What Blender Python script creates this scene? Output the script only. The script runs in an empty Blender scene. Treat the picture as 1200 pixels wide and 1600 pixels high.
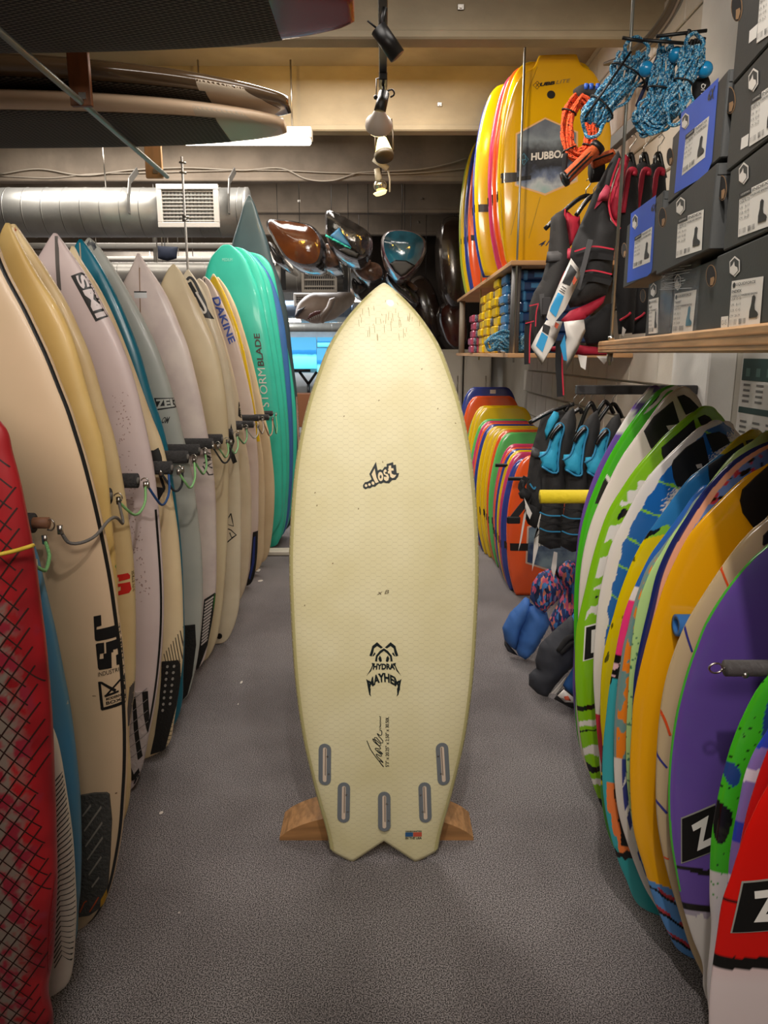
import bpy, bmesh, math, random
from mathutils import Vector, Matrix, noise
from mathutils.geometry import delaunay_2d_cdt
import numpy as np
random.seed(7)
D = bpy.data; COL = bpy.context.scene.collection; sc = bpy.context.scene
R = math.radians
# ---------------------------------------------------------------- camera
FOC = 1130.0; PITCH = R(12.4); CH = 1.40
cd = D.cameras.new('camera'); cam = D.objects.new('camera', cd); COL.objects.link(cam)
cam.location = (0, 0, CH); cam.rotation_euler = (R(90) - PITCH, 0, 0)
cd.sensor_fit = 'VERTICAL'; cd.sensor_height = 24.0; cd.lens = 24.0 * FOC / 1600.0; cd.clip_start = 0.05
sc.camera = cam
# ---------------------------------------------------------------- world, lights, exposure
sc.view_settings.view_transform = 'Standard'; sc.view_settings.look = 'None'
sc.view_settings.gamma = 1.0; sc.view_settings.use_curve_mapping = False
sc.view_settings.exposure = 0.18
w = D.worlds.new('room_air'); sc.world = w; w.use_nodes = True
w.node_tree.nodes['Background'].inputs[0].default_value = (1.0, .90, .80, 1)
w.node_tree.nodes['Background'].inputs[1].default_value = 0.16
def light(kind, name, loc, target, energy, color, **k):
    l = D.lights.new(name, kind); l.energy = energy; l.color = color
    for a, b in k.items(): setattr(l, a, b)
    o = D.objects.new(name, l); COL.objects.link(o); o.location = loc
    o.rotation_euler = (Vector(target) - Vector(loc)).to_track_quat('-Z', 'Y').to_euler()
    return o
WARM = (1.0, .80, .60); NEUT = (1.0, .93, .86)
# shop lighting: fills added unseen between ribs and behind the camera, then track spots
light('AREA', 'ceiling_fill_light', (0.0, 0.2, 3.2), (0.0, 0.6, 0), 3, NEUT, shape='RECTANGLE', size=1.6, size_y=.5)  # added area fills; no panels hang in these bays
light('AREA', 'front_fill_light', (-0.3, -1.3, 2.9), (-0.2, 4.5, 1.6), 32, (1.0, .93, .85), shape='RECTANGLE', size=2.4, size_y=.45, spread=R(120))  # added soft fill from behind; the front wall has no window
light('AREA', 'ceiling_fill_light', (-0.2, 4.65, 3.2), (-0.2, 4.65, 0), 38, NEUT, shape='RECTANGLE', size=1.2, size_y=.4)
light('AREA', 'ceiling_fill_light', (-0.1, 3.15, 3.2), (-0.1, 3.15, 0), 9, NEUT, shape='RECTANGLE', size=1.2, size_y=.4)
light('AREA', 'ceiling_fill_light', (-1.8, 6.1, 3.2), (-1.8, 6.1, 0), 60, NEUT, shape='RECTANGLE', size=2.5, size_y=.4)
light('AREA', 'ceiling_fill_light', (-2.0, 7.6, 3.2), (-2.0, 7.6, 0), 26, NEUT, shape='RECTANGLE', size=3.5, size_y=.4)
light('AREA', 'ceiling_fill_light', (-2.2, 9.1, 3.2), (-2.2, 9.1, 0), 40, NEUT, shape='RECTANGLE', size=3.5, size_y=.4)
light('AREA', 'ceiling_fill_light', (-2.4, 12.1, 3.2), (-2.4, 12.1, 0), 230, (.97, .98, 1), shape='RECTANGLE', size=4., size_y=.5)
light('SPOT', 'track_and_wash_spot', (0.35, 0.1, 2.78), (0.0, 1.9, 0.9), 20, (1., .91, .78), spot_size=R(50), spot_blend=1.0, shadow_soft_size=.04)
light('SPOT', 'track_and_wash_spot', (0.3, 0.5, 2.78), (-0.95, 2.4, 1.25), 44, NEUT, spot_size=R(70), spot_blend=.9, shadow_soft_size=.03)
light('SPOT', 'track_and_wash_spot', (0.05, 0.2, 2.78), (0.85, 1.9, .75), 84, NEUT, spot_size=R(70), spot_blend=.8, shadow_soft_size=.03)
light('SPOT', 'track_and_wash_spot', (-0.75, 4.25, 2.80), (-0.5, 5.38, 3.02), 11, (1.0, .55, .06), spot_size=R(140), spot_blend=.9, shadow_soft_size=.04)  # added wash that yellows the second rib; no track runs here
light('SPOT', 'track_and_wash_spot', (0.62, 4.25, 2.80), (0.3, 5.38, 3.02), 9, (1.0, .55, .06), spot_size=R(140), spot_blend=.9, shadow_soft_size=.04)  # same added rib wash from the right side, off the track
light('SPOT', 'track_and_wash_spot', (0.12, 2.4, 2.72), (0.95, 4.0, 1.9), 44, WARM, spot_size=R(80), spot_blend=.8, shadow_soft_size=.04)
light('SPOT', 'track_and_wash_spot', (-0.12, 2.5, 2.70), (-1.0, 4.3, 1.2), 34, NEUT, spot_size=R(80), spot_blend=.8, shadow_soft_size=.04)
light('SPOT', 'track_and_wash_spot', (0.1, 2.2, 2.70), (0.9, 3.2, .7), 46, NEUT, spot_size=R(70), spot_blend=.8, shadow_soft_size=.04)
light('SPOT', 'track_and_wash_spot', (-0.15, 0.7, 2.78), (0.95, 1.7, 1.75), 40, NEUT, spot_size=R(60), spot_blend=.8, shadow_soft_size=.04)

# ---------------------------------------------------------------- helpers
def lin(c):
    if isinstance(c, str): c = tuple(int(c[i:i + 2], 16) / 255 for i in (1, 3, 5))
    else: c = tuple(v / 255 for v in c)
    return tuple(((v + .055) / 1.055) ** 2.4 if v > .04045 else v / 12.92 for v in c)
MATS = {}
def mat(name, rgb, rough=.5, metal=0., var=0., vscale=8., bump=0., bscale=60., coat=0., rgb2=None, emit=0., stretch=(1, 1, 1), trans=0., alpha=1., sheen=0., sharp=0.):
    if name in MATS: return MATS[name]
    m = D.materials.new(name); m.use_nodes = True; nt = m.node_tree; b = nt.nodes['Principled BSDF']; L = nt.links
    c = lin(rgb) + (1,); b.inputs['Base Color'].default_value = c
    b.inputs['Roughness'].default_value = rough; b.inputs['Metallic'].default_value = metal
    b.inputs['Coat Weight'].default_value = coat; b.inputs['Coat Roughness'].default_value = .08
    b.inputs['Transmission Weight'].default_value = trans; b.inputs['Alpha'].default_value = alpha
    b.inputs['Sheen Weight'].default_value = sheen
    if emit: b.inputs['Emission Color'].default_value = c; b.inputs['Emission Strength'].default_value = emit
    tc = nt.nodes.new('ShaderNodeTexCoord'); mp = nt.nodes.new('ShaderNodeMapping'); mp.inputs['Scale'].default_value = stretch
    L.new(tc.outputs['Object'], mp.inputs[0])
    if var:
        n = nt.nodes.new('ShaderNodeTexNoise'); n.inputs['Scale'].default_value = vscale; n.inputs['Detail'].default_value = 5
        L.new(mp.outputs[0], n.inputs['Vector'])
        r = nt.nodes.new('ShaderNodeValToRGB'); e = r.color_ramp.elements
        c2 = lin(rgb2) if rgb2 else tuple(v * (1 - var) for v in c[:3])
        e[0].position = .38 + sharp * .1; e[1].position = .62 - sharp * .08; e[0].color = tuple(c2) + (1,); e[1].color = c
        L.new(n.outputs['Fac'], r.inputs[0]); L.new(r.outputs[0], b.inputs['Base Color'])
    if bump:
        n = nt.nodes.new('ShaderNodeTexNoise'); n.inputs['Scale'].default_value = bscale; n.inputs['Detail'].default_value = 3
        bp = nt.nodes.new('ShaderNodeBump'); bp.inputs['Strength'].default_value = bump; bp.inputs['Distance'].default_value = .01
        L.new(mp.outputs[0], n.inputs['Vector']); L.new(n.outputs['Fac'], bp.inputs['Height']); L.new(bp.outputs[0], b.inputs['Normal'])
    MATS[name] = m; return m
def paint_mat(name, rough=.22, coat=.5):
    if name in MATS: return MATS[name]
    m = D.materials.new(name); m.use_nodes = True; nt = m.node_tree; b = nt.nodes['Principled BSDF']
    a = nt.nodes.new('ShaderNodeVertexColor'); a.layer_name = 'Col'
    nt.links.new(a.outputs[0], b.inputs['Base Color'])
    b.inputs['Roughness'].default_value = rough; b.inputs['Coat Weight'].default_value = coat; b.inputs['Coat Roughness'].default_value = .06
    MATS[name] = m; return m
def link(name, me, m=None, parent=None, loc=None):
    o = D.objects.new(name, me); COL.objects.link(o)
    if m is not None and me is not None:
        for mm in (m if isinstance(m, (list, tuple)) else [m]): me.materials.append(mm)
    if parent is not None: o.parent = parent
    if loc is not None: o.location = loc
    return o
def tag(o, label=None, cat=None, group=None, kind=None):
    if label: o['label'] = label
    if cat: o['category'] = cat
    if group: o['group'] = group
    if kind: o['kind'] = kind
    return o
def empty(name, loc, label=None, cat=None, group=None, rot=(0, 0, 0)):
    o = D.objects.new(name, None); COL.objects.link(o); o.location = loc; o.rotation_euler = rot; o.empty_display_size = .05
    return tag(o, label, cat, group)
def mesh(verts, faces, smooth=False, name='m'):
    me = D.meshes.new(name); me.from_pydata([tuple(v) for v in verts], [], faces); me.validate(); me.update()
    if smooth: me.polygons.foreach_set('use_smooth', [True] * len(me.polygons))
    return me
class MB:
    """collects simple solids into one mesh"""
    def __init__(s): s.v = []; s.f = []; s.sm = []
    def add(s, v, f, sm=False):
        k = len(s.v); s.v += [tuple(a) for a in v]; s.f += [tuple(i + k for i in q) for q in f]; s.sm += [sm] * len(f); return s
    def box(s, c, d, M=None, bev=0.):
        x, y, z = c; a, b, e = d[0] / 2, d[1] / 2, d[2] / 2
        if bev:
            v = []; B = bev
            for sx in (-1, 1):
                for sy in (-1, 1):
                    for sz in (-1, 1):
                        v += [(sx * (a - B), sy * (b - B), sz * e), (sx * (a - B), sy * b, sz * (e - B)), (sx * a, sy * (b - B), sz * (e - B))]
            bm = bmesh.new(); [bm.verts.new(q) for q in v]; r = bmesh.ops.convex_hull(bm, input=bm.verts)
            bm.verts.index_update(); vv = [w_.co.copy() for w_ in bm.verts]; ff = [[q.index for q in f.verts] for f in bm.faces]; bm.free()
        else:
            vv = [(i * a, j * b, k * e) for i in (-1, 1) for j in (-1, 1) for k in (-1, 1)]
            ff = [(0, 1, 3, 2), (4, 6, 7, 5), (0, 4, 5, 1), (2, 3, 7, 6), (0, 2, 6, 4), (1, 5, 7, 3)]
        vv = [Vector(q) for q in vv]
        if M is not None: vv = [M @ q for q in vv]
        return s.add([q + Vector(c) for q in vv], ff)
    def tube(s, pts, r, n=10, cap=True, r2=None):
        pts = [Vector(p) for p in pts]; N = len(pts); v = []; f = []
        up = Vector((0, 0, 1)); t0 = (pts[1] - pts[0]).normalized()
        if abs(t0.z) > .9: up = Vector((0, 1, 0))
        a = t0.cross(up).normalized()
        for i, p in enumerate(pts):
            t = ((pts[min(i + 1, N - 1)] - pts[max(i - 1, 0)])).normalized()
            a = (a - t * a.dot(t)); a = a.normalized() if a.length > 1e-6 else t.orthogonal().normalized()
            b = t.cross(a); rr = r[i] if isinstance(r, (list, tuple)) else r
            for k in range(n):
                q = 2 * math.pi * k / n; v.append(p + a * math.cos(q) * rr + b * math.sin(q) * rr)
        for i in range(N - 1):
            for k in range(n): f.append((i * n + k, i * n + (k + 1) % n, (i + 1) * n + (k + 1) % n, (i + 1) * n + k))
        if cap: f.append(tuple(reversed(range(n)))); f.append(tuple((N - 1) * n + k for k in range(n)))
        return s.add(v, f, True)
    def sphere(s, c, r, n=12, sq=(1, 1, 1)):
        v = []; f = []
        for i in range(n + 1):
            th = math.pi * i / n
            for k in range(2 * n):
                ph = math.pi * k / n; v.append((c[0] + r * sq[0] * math.sin(th) * math.cos(ph), c[1] + r * sq[1] * math.sin(th) * math.sin(ph), c[2] + r * sq[2] * math.cos(th)))
        for i in range(n):
            for k in range(2 * n): f.append((i * 2 * n + k, (i + 1) * 2 * n + k, (i + 1) * 2 * n + (k + 1) % (2 * n), i * 2 * n + (k + 1) % (2 * n)))
        return s.add(v, f, True)
    def build(s, name, m=None, parent=None, loc=None):
        me = D.meshes.new(name); me.from_pydata(s.v, [], s.f)
        me.polygons.foreach_set('use_smooth', s.sm); me.update()
        return link(name, me, m, parent, loc)
def obox(name, c, d, m, parent=None, bev=.003, rz=0):
    """box object whose origin is at its base centre"""
    o = MB().box((0, 0, d[2] / 2), d, bev=min(bev, min(d) * .3)).build(name, m, parent, (c[0], c[1], c[2] - d[2] / 2))
    o.rotation_euler.z = rz; return o
CAMP = Vector((0, 0, CH))
def ray(px, py):
    a = (px - 600) / FOC; b = (800 - py) / FOC
    return Vector((a, math.cos(PITCH) + b * math.sin(PITCH), -math.sin(PITCH) + b * math.cos(PITCH)))
def onplane(px, py, P0, n):
    d = ray(px, py); return CAMP + d * ((Vector(P0) - CAMP).dot(n) / d.dot(n))
def aty(px, py, y): return onplane(px, py, (0, y, 0), Vector((0, 1, 0)))
def spline(pts, per=6, closed=False):
    P = [Vector((p[0], p[1], 0)) if len(p) == 2 else Vector(p) for p in pts]; out = []; n = len(P)
    rng = range(n) if closed else range(n - 1)
    for i in rng:
        p1, p2 = P[i], P[(i + 1) % n]
        p0 = P[i - 1] if (i > 0 or closed) else p1 * 2 - p2
        p3 = P[(i + 2) % n] if (i + 2 < n or closed) else p2 * 2 - p1
        d = max((p2 - p1).length, 1e-6)
        m1 = (p2 - p0) * (d / max((p2 - p0).length, 1e-6) * 1.0) * 1.0; m2 = (p3 - p1) * (d / max((p3 - p1).length, 1e-6))
        for k in range(per):
            t = k / per; h = t * t * t; q = t * t
            out.append(p1 * (2 * h - 3 * q + 1) + m1 * (h - 2 * q + t) + p2 * (-2 * h + 3 * q) + m2 * (h - q))
    if not closed: out.append(P[-1])
    return out
def fill(poly, h=None):
    """triangulated area of a 2D polygon; interior grid points spaced h"""
    P = [Vector((p[0], p[1])) for p in poly]; n = len(P); Q = []
    if h:
        for i in range(n):
            a, b = P[i], P[(i + 1) % n]; k = max(1, int((b - a).length / h))
            for j in range(k): Q.append(a.lerp(b, j / k))
    else: Q = P
    E_ = [(i, (i + 1) % len(Q)) for i in range(len(Q))]; V = list(Q)
    if h:
        x0 = min(p.x for p in Q); x1 = max(p.x for p in Q); y0 = min(p.y for p in Q); y1 = max(p.y for p in Q)
        def inside(x, y):
            c = False
            for i in range(n):
                a, b = P[i], P[(i + 1) % n]
                if (a.y > y) != (b.y > y) and x < (b.x - a.x) * (y - a.y) / (b.y - a.y) + a.x: c = not c
            return c
        y = y0 + h * .5; r = 0
        while y < y1:
            x = x0 + (h * .5 if r % 2 else h)
            while x < x1:
                if inside(x, y):
                    V.append(Vector((x, y)))
                x += h
            y += h * .87; r += 1
    v, e, f, *_ = delaunay_2d_cdt(V, E_, [], 1, 1e-6)
    return v, [tuple(q) for q in f]
TXT = {}
def text_geo(s, bold=0., shear=0.):
    k = (s, bold, shear)
    if k in TXT: return TXT[k]
    cu = D.curves.new('t', 'FONT'); cu.body = s; cu.offset = bold; cu.shear = shear; cu.resolution_u = 3; cu.fill_mode = 'FRONT'
    o = D.objects.new('t', cu); COL.objects.link(o)
    dg = bpy.context.evaluated_depsgraph_get(); me = D.meshes.new_from_object(o.evaluated_get(dg))
    v = [(q.co.x, q.co.y) for q in me.vertices]; f = [tuple(p.vertices) for p in me.polygons]
    D.objects.remove(o); D.curves.remove(cu); D.meshes.remove(me)
    xs = [a for a, b in v]; ys = [b for a, b in v]; x0, x1, y0, y1 = min(xs), max(xs), min(ys), max(ys)
    v = [((a - x0) / (x1 - x0), (b - y0) / (y1 - y0)) for a, b in v]
    TXT[k] = (v, f, (x1 - x0) / (y1 - y0)); return TXT[k]
class Surf:
    """something one can print on: map2(a,b,off) -> local point; L(px,py) -> (a,b)"""
    def poly(s, name, pts, m, off=.0012, thick=0., h=.02, px=True, label=None, parent=None, kind=None):
        P = [s.L(*p) for p in pts] if px else pts
        v, f = fill(P, h)
        return s._emit(name, v, f, m, off, thick, label, parent, kind)
    def polys(s, name, lst, m, off=.0012, px=True, h=.02, label=None, parent=None, kind=None, thick=0.):
        V = []; Fc = []
        for pts in lst:
            P = [s.L(*p) for p in pts] if px else pts
            v, f = fill(P, h); k = len(V); V += list(v); Fc += [tuple(i + k for i in q) for q in f]
        return s._emit(name, V, Fc, m, off, thick, label, parent, kind)
    def _emit(s, name, v, f, m, off, thick, label, parent, kind=None):
        ff = []
        for q in f:
            a = [v[i] for i in q]; ar = sum(a[i][0] * a[(i + 1) % len(a)][1] - a[(i + 1) % len(a)][0] * a[i][1] for i in range(len(a)))
            if abs(ar) < 1e-12: continue
            ff.append(q if ar > 0 else tuple(reversed(q)))
        if isinstance(s, Plank) and any(abs(p[0]) > .66 * s.hw(p[1]) for p in v):
            bm = bmesh.new(); vs = [bm.verts.new((p[0], p[1], 0)) for p in v]
            for q in ff:
                try: bm.faces.new([vs[i] for i in q])
                except ValueError: pass
            bmesh.ops.triangulate(bm, faces=bm.faces)
            for _ in range(4):
                le = [e for e in bm.edges if e.calc_length() > .007 and max(abs(e.verts[0].co.x), abs(e.verts[1].co.x)) > .64 * s.hw(e.verts[0].co.y)]
                if not le: break
                bmesh.ops.subdivide_edges(bm, edges=le, cuts=1); bmesh.ops.triangulate(bm, faces=bm.faces)
            bm.verts.index_update(); v = [(p.co.x, p.co.y) for p in bm.verts]; ff = [tuple(x.index for x in q.verts) for q in bm.faces]; bm.free()
        top = [s.map2(p[0], p[1], off + thick) for p in v]
        V = top
        if thick:
            n = len(v); V = top + [s.map2(p[0], p[1], -.001) for p in v]
            es = {}
            for q in ff:
                for i in range(len(q)):
                    e = (q[i], q[(i + 1) % len(q)]); es[e] = 1
            side = [(b, a, a + n, b + n) for (a, b) in es if (b, a) not in es]
            ff = ff + side
        o = link(name, mesh(V, ff), m, parent or s.obj)
        if label: o['label'] = label
        if kind: o['kind'] = kind
        return o
    def text(s, name, string, quad, m, bold=0., shear=0., off=.0016, px=True, parent=None, warp=None):
        v, f, ar = text_geo(string, bold, shear)
        Q = [Vector(s.L(*p)) if px else Vector(p) for p in quad]   # BL BR TR TL
        out = []
        for a, b in v:
            if warp: a, b = warp(a, b)
            out.append((Q[0] * (1 - a) + Q[1] * a) * (1 - b) + (Q[3] * (1 - a) + Q[2] * a) * b)
        # split long edges so that the print follows the surface
        bm = bmesh.new(); vs = [bm.verts.new((p.x, p.y, 0)) for p in out]
        for q in f:
            try: bm.faces.new([vs[i] for i in q])
            except ValueError: pass
        for _ in range(2):
            le = [e for e in bm.edges if e.calc_length() > .03]
            if not le: break
            bmesh.ops.subdivide_edges(bm, edges=le, cuts=1); bmesh.ops.triangulate(bm, faces=bm.faces)
        bm.verts.index_update()
        vv = [(p.co.x, p.co.y) for p in bm.verts]; fc = [tuple(x.index for x in q.verts) for q in bm.faces]; bm.free()
        return s._emit(name, vv, fc, m, off, 0., None, parent)
    def line(s, name, pts, wd, m, off=.0012, px=True, label=None, parent=None, per=4, curve=True):
        P = [s.L(*p) for p in pts] if px else pts
        if curve and len(P) > 2: P = [(q.x, q.y) for q in spline(P, per)]
        V = []; Fc = []
        n = len(P)
        Q = []
        for i in range(n - 1):
            k = max(1, int((Vector(P[i + 1]) - Vector(P[i])).length / .03))
            for j in range(k): Q.append(Vector(P[i]).lerp(Vector(P[i + 1]), j / k))
        Q.append(Vector(P[-1])); n = len(Q)
        for i, p in enumerate(Q):
            t = (Q[min(i + 1, n - 1)] - Q[max(i - 1, 0)]).normalized(); nn = Vector((-t.y, t.x)) * (wd / 2)
            V += [p + nn, p - nn]
        Fc = [(2 * i, 2 * i + 1, 2 * i + 3, 2 * i + 2) for i in range(n - 1)]
        return s._emit(name, V, Fc, m, off, 0., label, parent)
    def lines(s, name, lst, wd, m, off=.0012, px=True, label=None, parent=None, kind=None):
        V = []; Fc = []
        for pts in lst:
            P = [s.L(*p) for p in pts] if px else pts
            Q = []
            for i in range(len(P) - 1):
                k = max(1, int((Vector(P[i + 1]) - Vector(P[i])).length / .03))
                for j in range(k): Q.append(Vector(P[i]).lerp(Vector(P[i + 1]), j / k))
            Q.append(Vector(P[-1])); n = len(Q); b = len(V)
            for i, p in enumerate(Q):
                t = (Q[min(i + 1, n - 1)] - Q[max(i - 1, 0)]).normalized(); nn = Vector((-t.y, t.x)) * (wd / 2)
                V += [p + nn, p - nn]
            Fc += [(b + 2 * i, b + 2 * i + 1, b + 2 * i + 3, b + 2 * i + 2) for i in range(n - 1)]
        return s._emit(name, V, Fc, m, off, 0., label, parent, kind)
class Plane(Surf):
    """flat printable rectangle frame: O origin, X and Y unit axes, N outward"""
    def __init__(s, obj, O, X, Y, world=False):
        s.obj = obj; s.O = Vector(O); s.X = Vector(X).normalized(); s.Y = Vector(Y).normalized(); s.N = s.X.cross(s.Y).normalized()
        s.W = Vector(obj.location) if obj is not None else Vector((0, 0, 0))
    def map2(s, a, b, off): return s.O + s.X * a + s.Y * b + s.N * off
    def L(s, px, py):
        q = onplane(px, py, s.O + s.W, s.N) - s.O - s.W; return (q.dot(s.X), q.dot(s.Y))
class Plank(Surf):
    def __init__(s, name, tail, tip, edge=None, side=1, T=.06, p=3.2, rock=.03, rows=90, cols=16, m=None, col=None, label=None, cat='surfboard', group=None,
                 hwpts=None, point=True, swallow=None, autotail=True, blunt=0., rock_s=1., square=False):
        tail = Vector(tail); tip = Vector(tip); A = (tip - tail); s.Ln = A.length; A.normalize()
        U = Vector((A.z, 0, -A.x)).normalized() if abs(A.z) > .3 else Vector((0, 0, 1)).cross(A).normalized()
        Yv = A.cross(U).normalized(); s.U, s.A, s.Y, s.O, s.T, s.p, s.rock, s.rs = U, A, Yv, tail, T, p, rock, rock_s
        Ln = s.Ln
        if hwpts is None:
            pts = []
            for q in edge:
                wpt = onplane(q[0], q[1], tail, Yv) - tail; pts.append((max(.002, side * wpt.dot(U)), wpt.dot(A)))
            pts.sort(key=lambda a: a[1]); pts = [a for a in pts if -.02 < a[1] < Ln - .004]
            if autotail and pts[0][1] > .02:
                wq, tq = pts[0]; pts = [(0, 0), (wq * .42, tq * .04), (wq * .72, tq * .2), (wq * .93, tq * .58)] + pts if tq > .12 else [(0, 0), (wq * .6, tq * .2)] + pts
            else: pts = [(0, 0)] + [a for a in pts if a[1] > .004]
            wq, tq = pts[-1]
            if Ln - tq > .12:
                g = Ln - tq
                pts += ([(wq * .75, tq + g * .4), (wq * .36, tq + g * .78), (.004, Ln)] if point else [(wq * .90, tq + g * .45), (wq * .68, tq + g * .8), (wq * .35, tq + g * .96), (.004, Ln)])
            else: pts += [(.004, Ln)] if point else [(wq * .8, tq + (Ln - tq) * .5), (wq * .4, tq + (Ln - tq) * .93), (.004, Ln)]
        else: pts = hwpts
        sp = spline(pts, 8); P = [(max(.001, a.x), min(max(a.y, 0), Ln)) for a in sp]
        # resample by arc length
        d = [0]
        for i in range(1, len(P)): d.append(d[-1] + math.hypot(P[i][0] - P[i - 1][0], P[i][1] - P[i - 1][1]))
        dd = np.linspace(0, d[-1], rows); W = np.interp(dd, d, [a[0] for a in P]); Tt = np.interp(dd, d, [a[1] for a in P])
        Tt = np.maximum.accumulate(Tt + np.arange(rows) * 1e-6)
        if hwpts is None:
            for _ in range(6): W[3:-3] = (W[2:-4] + 2 * W[3:-3] + W[4:-2]) / 4
        s.tt, s.ww = Tt, W; s.swallow = swallow; s.blunt = blunt; s.square = square
        us = [math.sin(math.pi / 2 * (-1 + 2 * i / cols)) for i in range(cols + 1)]
        bc = 14 if (col and cols > 14) else cols
        ub = [math.sin(math.pi / 2 * (1 - 2 * i / bc)) for i in range(bc + 1)]
        V = []; C = []
        for j in range(rows):
            hw, t = float(W[j]), float(Tt[j])
            for fb in (1, -1):
                for i, u in enumerate(us if fb > 0 else ub):
                    if fb < 0 and (i == 0 or i == bc): continue
                    V.append(s.pt(u * hw, t, hw, fb, 0))
                    if col: C.append(col(u * hw, t, hw, fb))
        n = cols + bc
        Fc = []
        for j in range(rows - 1):
            for k in range(n): Fc.append((j * n + k, j * n + (k + 1) % n, (j + 1) * n + (k + 1) % n, (j + 1) * n + k))
        for j, rev in ((0, False), (rows - 1, True)):
            if bc != cols:
                q = tuple(j * n + k for k in range(n)); Fc.append(tuple(reversed(q)) if not rev else q); continue
            for k in range(cols):
                a, b = k, k + 1; a2 = (n - k) % n; b2 = n - k - 1
                q = (j * n + a, j * n + a2, j * n + b2, j * n + b); q = tuple(dict.fromkeys(q))
                if len(q) > 2: Fc.append(tuple(reversed(q)) if rev else q)
        me = D.meshes.new(name); me.from_pydata([tuple(v) for v in V], [], Fc); me.polygons.foreach_set('use_smooth', [True] * len(Fc)); me.update()
        if col:
            at = me.color_attributes.new('Col', 'FLOAT_COLOR', 'POINT')
            at.data.foreach_set('color', np.array([tuple(c) + (1,) for c in C], dtype=np.float32).ravel())
        s.obj = link(name, me, m); o = s.obj
        o.matrix_world = Matrix(((U.x, Yv.x, A.x, tail.x), (U.y, Yv.y, A.y, tail.y), (U.z, Yv.z, A.z, tail.z), (0, 0, 0, 1)))
        tag(o, label, cat, group)
    def hw(s, t): return float(np.interp(t, s.tt, s.ww))
    def pt(s, u, t, hw, fb, off):
        x = min(1., abs(u) / max(hw, 1e-4)); q = t / s.Ln
        if s.square: th = s.T * (.75 + .25 * min(1, 4 * q * (1 - q) + .3))
        else: th = s.T * (max(.0, 4 * (q * .96 + .02) * (1 - q * .97 - .01))) ** .38
        th = min(th, hw * 1.5 + .004)
        y = (th / 2) * (max(0., 1 - x ** s.p)) ** (1 / (2.2 if not s.square else 4.))
        r = s.rock * ((q - .42) / .58) ** 2 * s.rs
        tt = t
        if s.swallow and t < s.swallow[2]:
            tt = t + s.swallow[0](x) * (1 - t / s.swallow[2])
        return Vector((u, -fb * y + r - (off if fb > 0 else -off), tt))
    def map2(s, a, b, off):
        h = s.hw(b); a = max(-h, min(h, a)); b = max(0.001, min(s.Ln - .001, b)); v = s.pt(a, b, h, 1, off)
        if s.swallow: v.z = b
        return v
    def L(s, px, py):
        q = onplane(px, py, s.O - s.Y * s.T * .42, s.Y) - s.O; return (q.dot(s.U), q.dot(s.A))
    def rail(s, name, d0, d1, t0, t1, m, side=1, n=60, off=.0012, label=None):
        V = []; Fc = []
        for i in range(n + 1):
            t = t0 + (t1 - t0) * i / n; h = s.hw(t)
            for d in (d0, (d0 + d1) / 2, d1): V.append((side * (h - d(t) if callable(d) else h - d), t))
        for i in range(n):
            for k in (0, 1): Fc.append((3 * i + k, 3 * i + k + 1, 3 * i + k + 4, 3 * i + k + 3))
        return s._emit(name, V, Fc, m, off, 0., label, None)
BLK = mat('black_print', '#141312', .45); WHT = mat('white_print', '#e9e4dc', .45)
def fbm(x, y, z=0, o=3):
    return noise.fractal(Vector((x, y, z)), .9, 2.1, o)
def mixc(a, b, t):
    t = max(0., min(1., t)); return tuple(a[i] * (1 - t) + b[i] * t for i in range(3))
# ---------------------------------------------------------------- the setting
def st(o): o['kind'] = 'structure'; return o
def carpet_mat():
    m = D.materials.new('carpet'); m.use_nodes = True; nt = m.node_tree; b = nt.nodes['Principled BSDF']; L = nt.links
    tc = nt.nodes.new('ShaderNodeTexCoord')
    n1 = nt.nodes.new('ShaderNodeTexNoise'); n1.inputs['Scale'].default_value = 330; n1.inputs['Detail'].default_value = 3
    n2 = nt.nodes.new('ShaderNodeTexNoise'); n2.inputs['Scale'].default_value = 2.6; n2.inputs['Detail'].default_value = 6
    v = nt.nodes.new('ShaderNodeTexVoronoi'); v.inputs['Scale'].default_value = 480
    for q in (n1, n2, v): L.new(tc.outputs['Object'], q.inputs['Vector'])
    r = nt.nodes.new('ShaderNodeValToRGB'); e = r.color_ramp.elements
    e[0].position = .42; e[0].color = lin('#282526') + (1,); e[1].position = .60; e[1].color = lin('#aaa3a3') + (1,)
    L.new(n1.outputs['Fac'], r.inputs[0])
    r2 = nt.nodes.new('ShaderNodeValToRGB'); e = r2.color_ramp.elements
    e[0].position = .3; e[0].color = (.62, .60, .60, 1); e[1].position = .62; e[1].color = (1, 1, 1, 1)
    L.new(n2.outputs['Fac'], r2.inputs[0])
    mx = nt.nodes.new('ShaderNodeMix'); mx.data_type = 'RGBA'; mx.blend_type = 'MULTIPLY'; mx.inputs['Factor'].default_value = 1
    L.new(r.outputs[0], mx.inputs['A']); L.new(r2.outputs[0], mx.inputs['B']); L.new(mx.outputs['Result'], b.inputs['Base Color'])
    b.inputs['Roughness'].default_value = .95; b.inputs['Sheen Weight'].default_value = .15
    bp = nt.nodes.new('ShaderNodeBump'); bp.inputs['Strength'].default_value = .5; bp.inputs['Distance'].default_value = .002
    L.new(n1.outputs['Fac'], bp.inputs['Height']); L.new(bp.outputs[0], b.inputs['Normal'])
    return m
CARPET = carpet_mat()
CONC = mat('board_marked_concrete', '#b3a58a', .85, var=.22, vscale=2.2, bump=.25, bscale=14, stretch=(1, 1, 1.6))
CONCD = mat('grey_concrete', '#96897a', .88, var=.3, vscale=3, bump=.3, bscale=18)
WPAINT = mat('painted_block', '#d8d2c6', .7, var=.10, vscale=5, bump=.12, bscale=90)
WGREY = mat('grey_plaster', '#b9b3a6', .8, var=.12, vscale=4, bump=.1, bscale=40)
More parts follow.
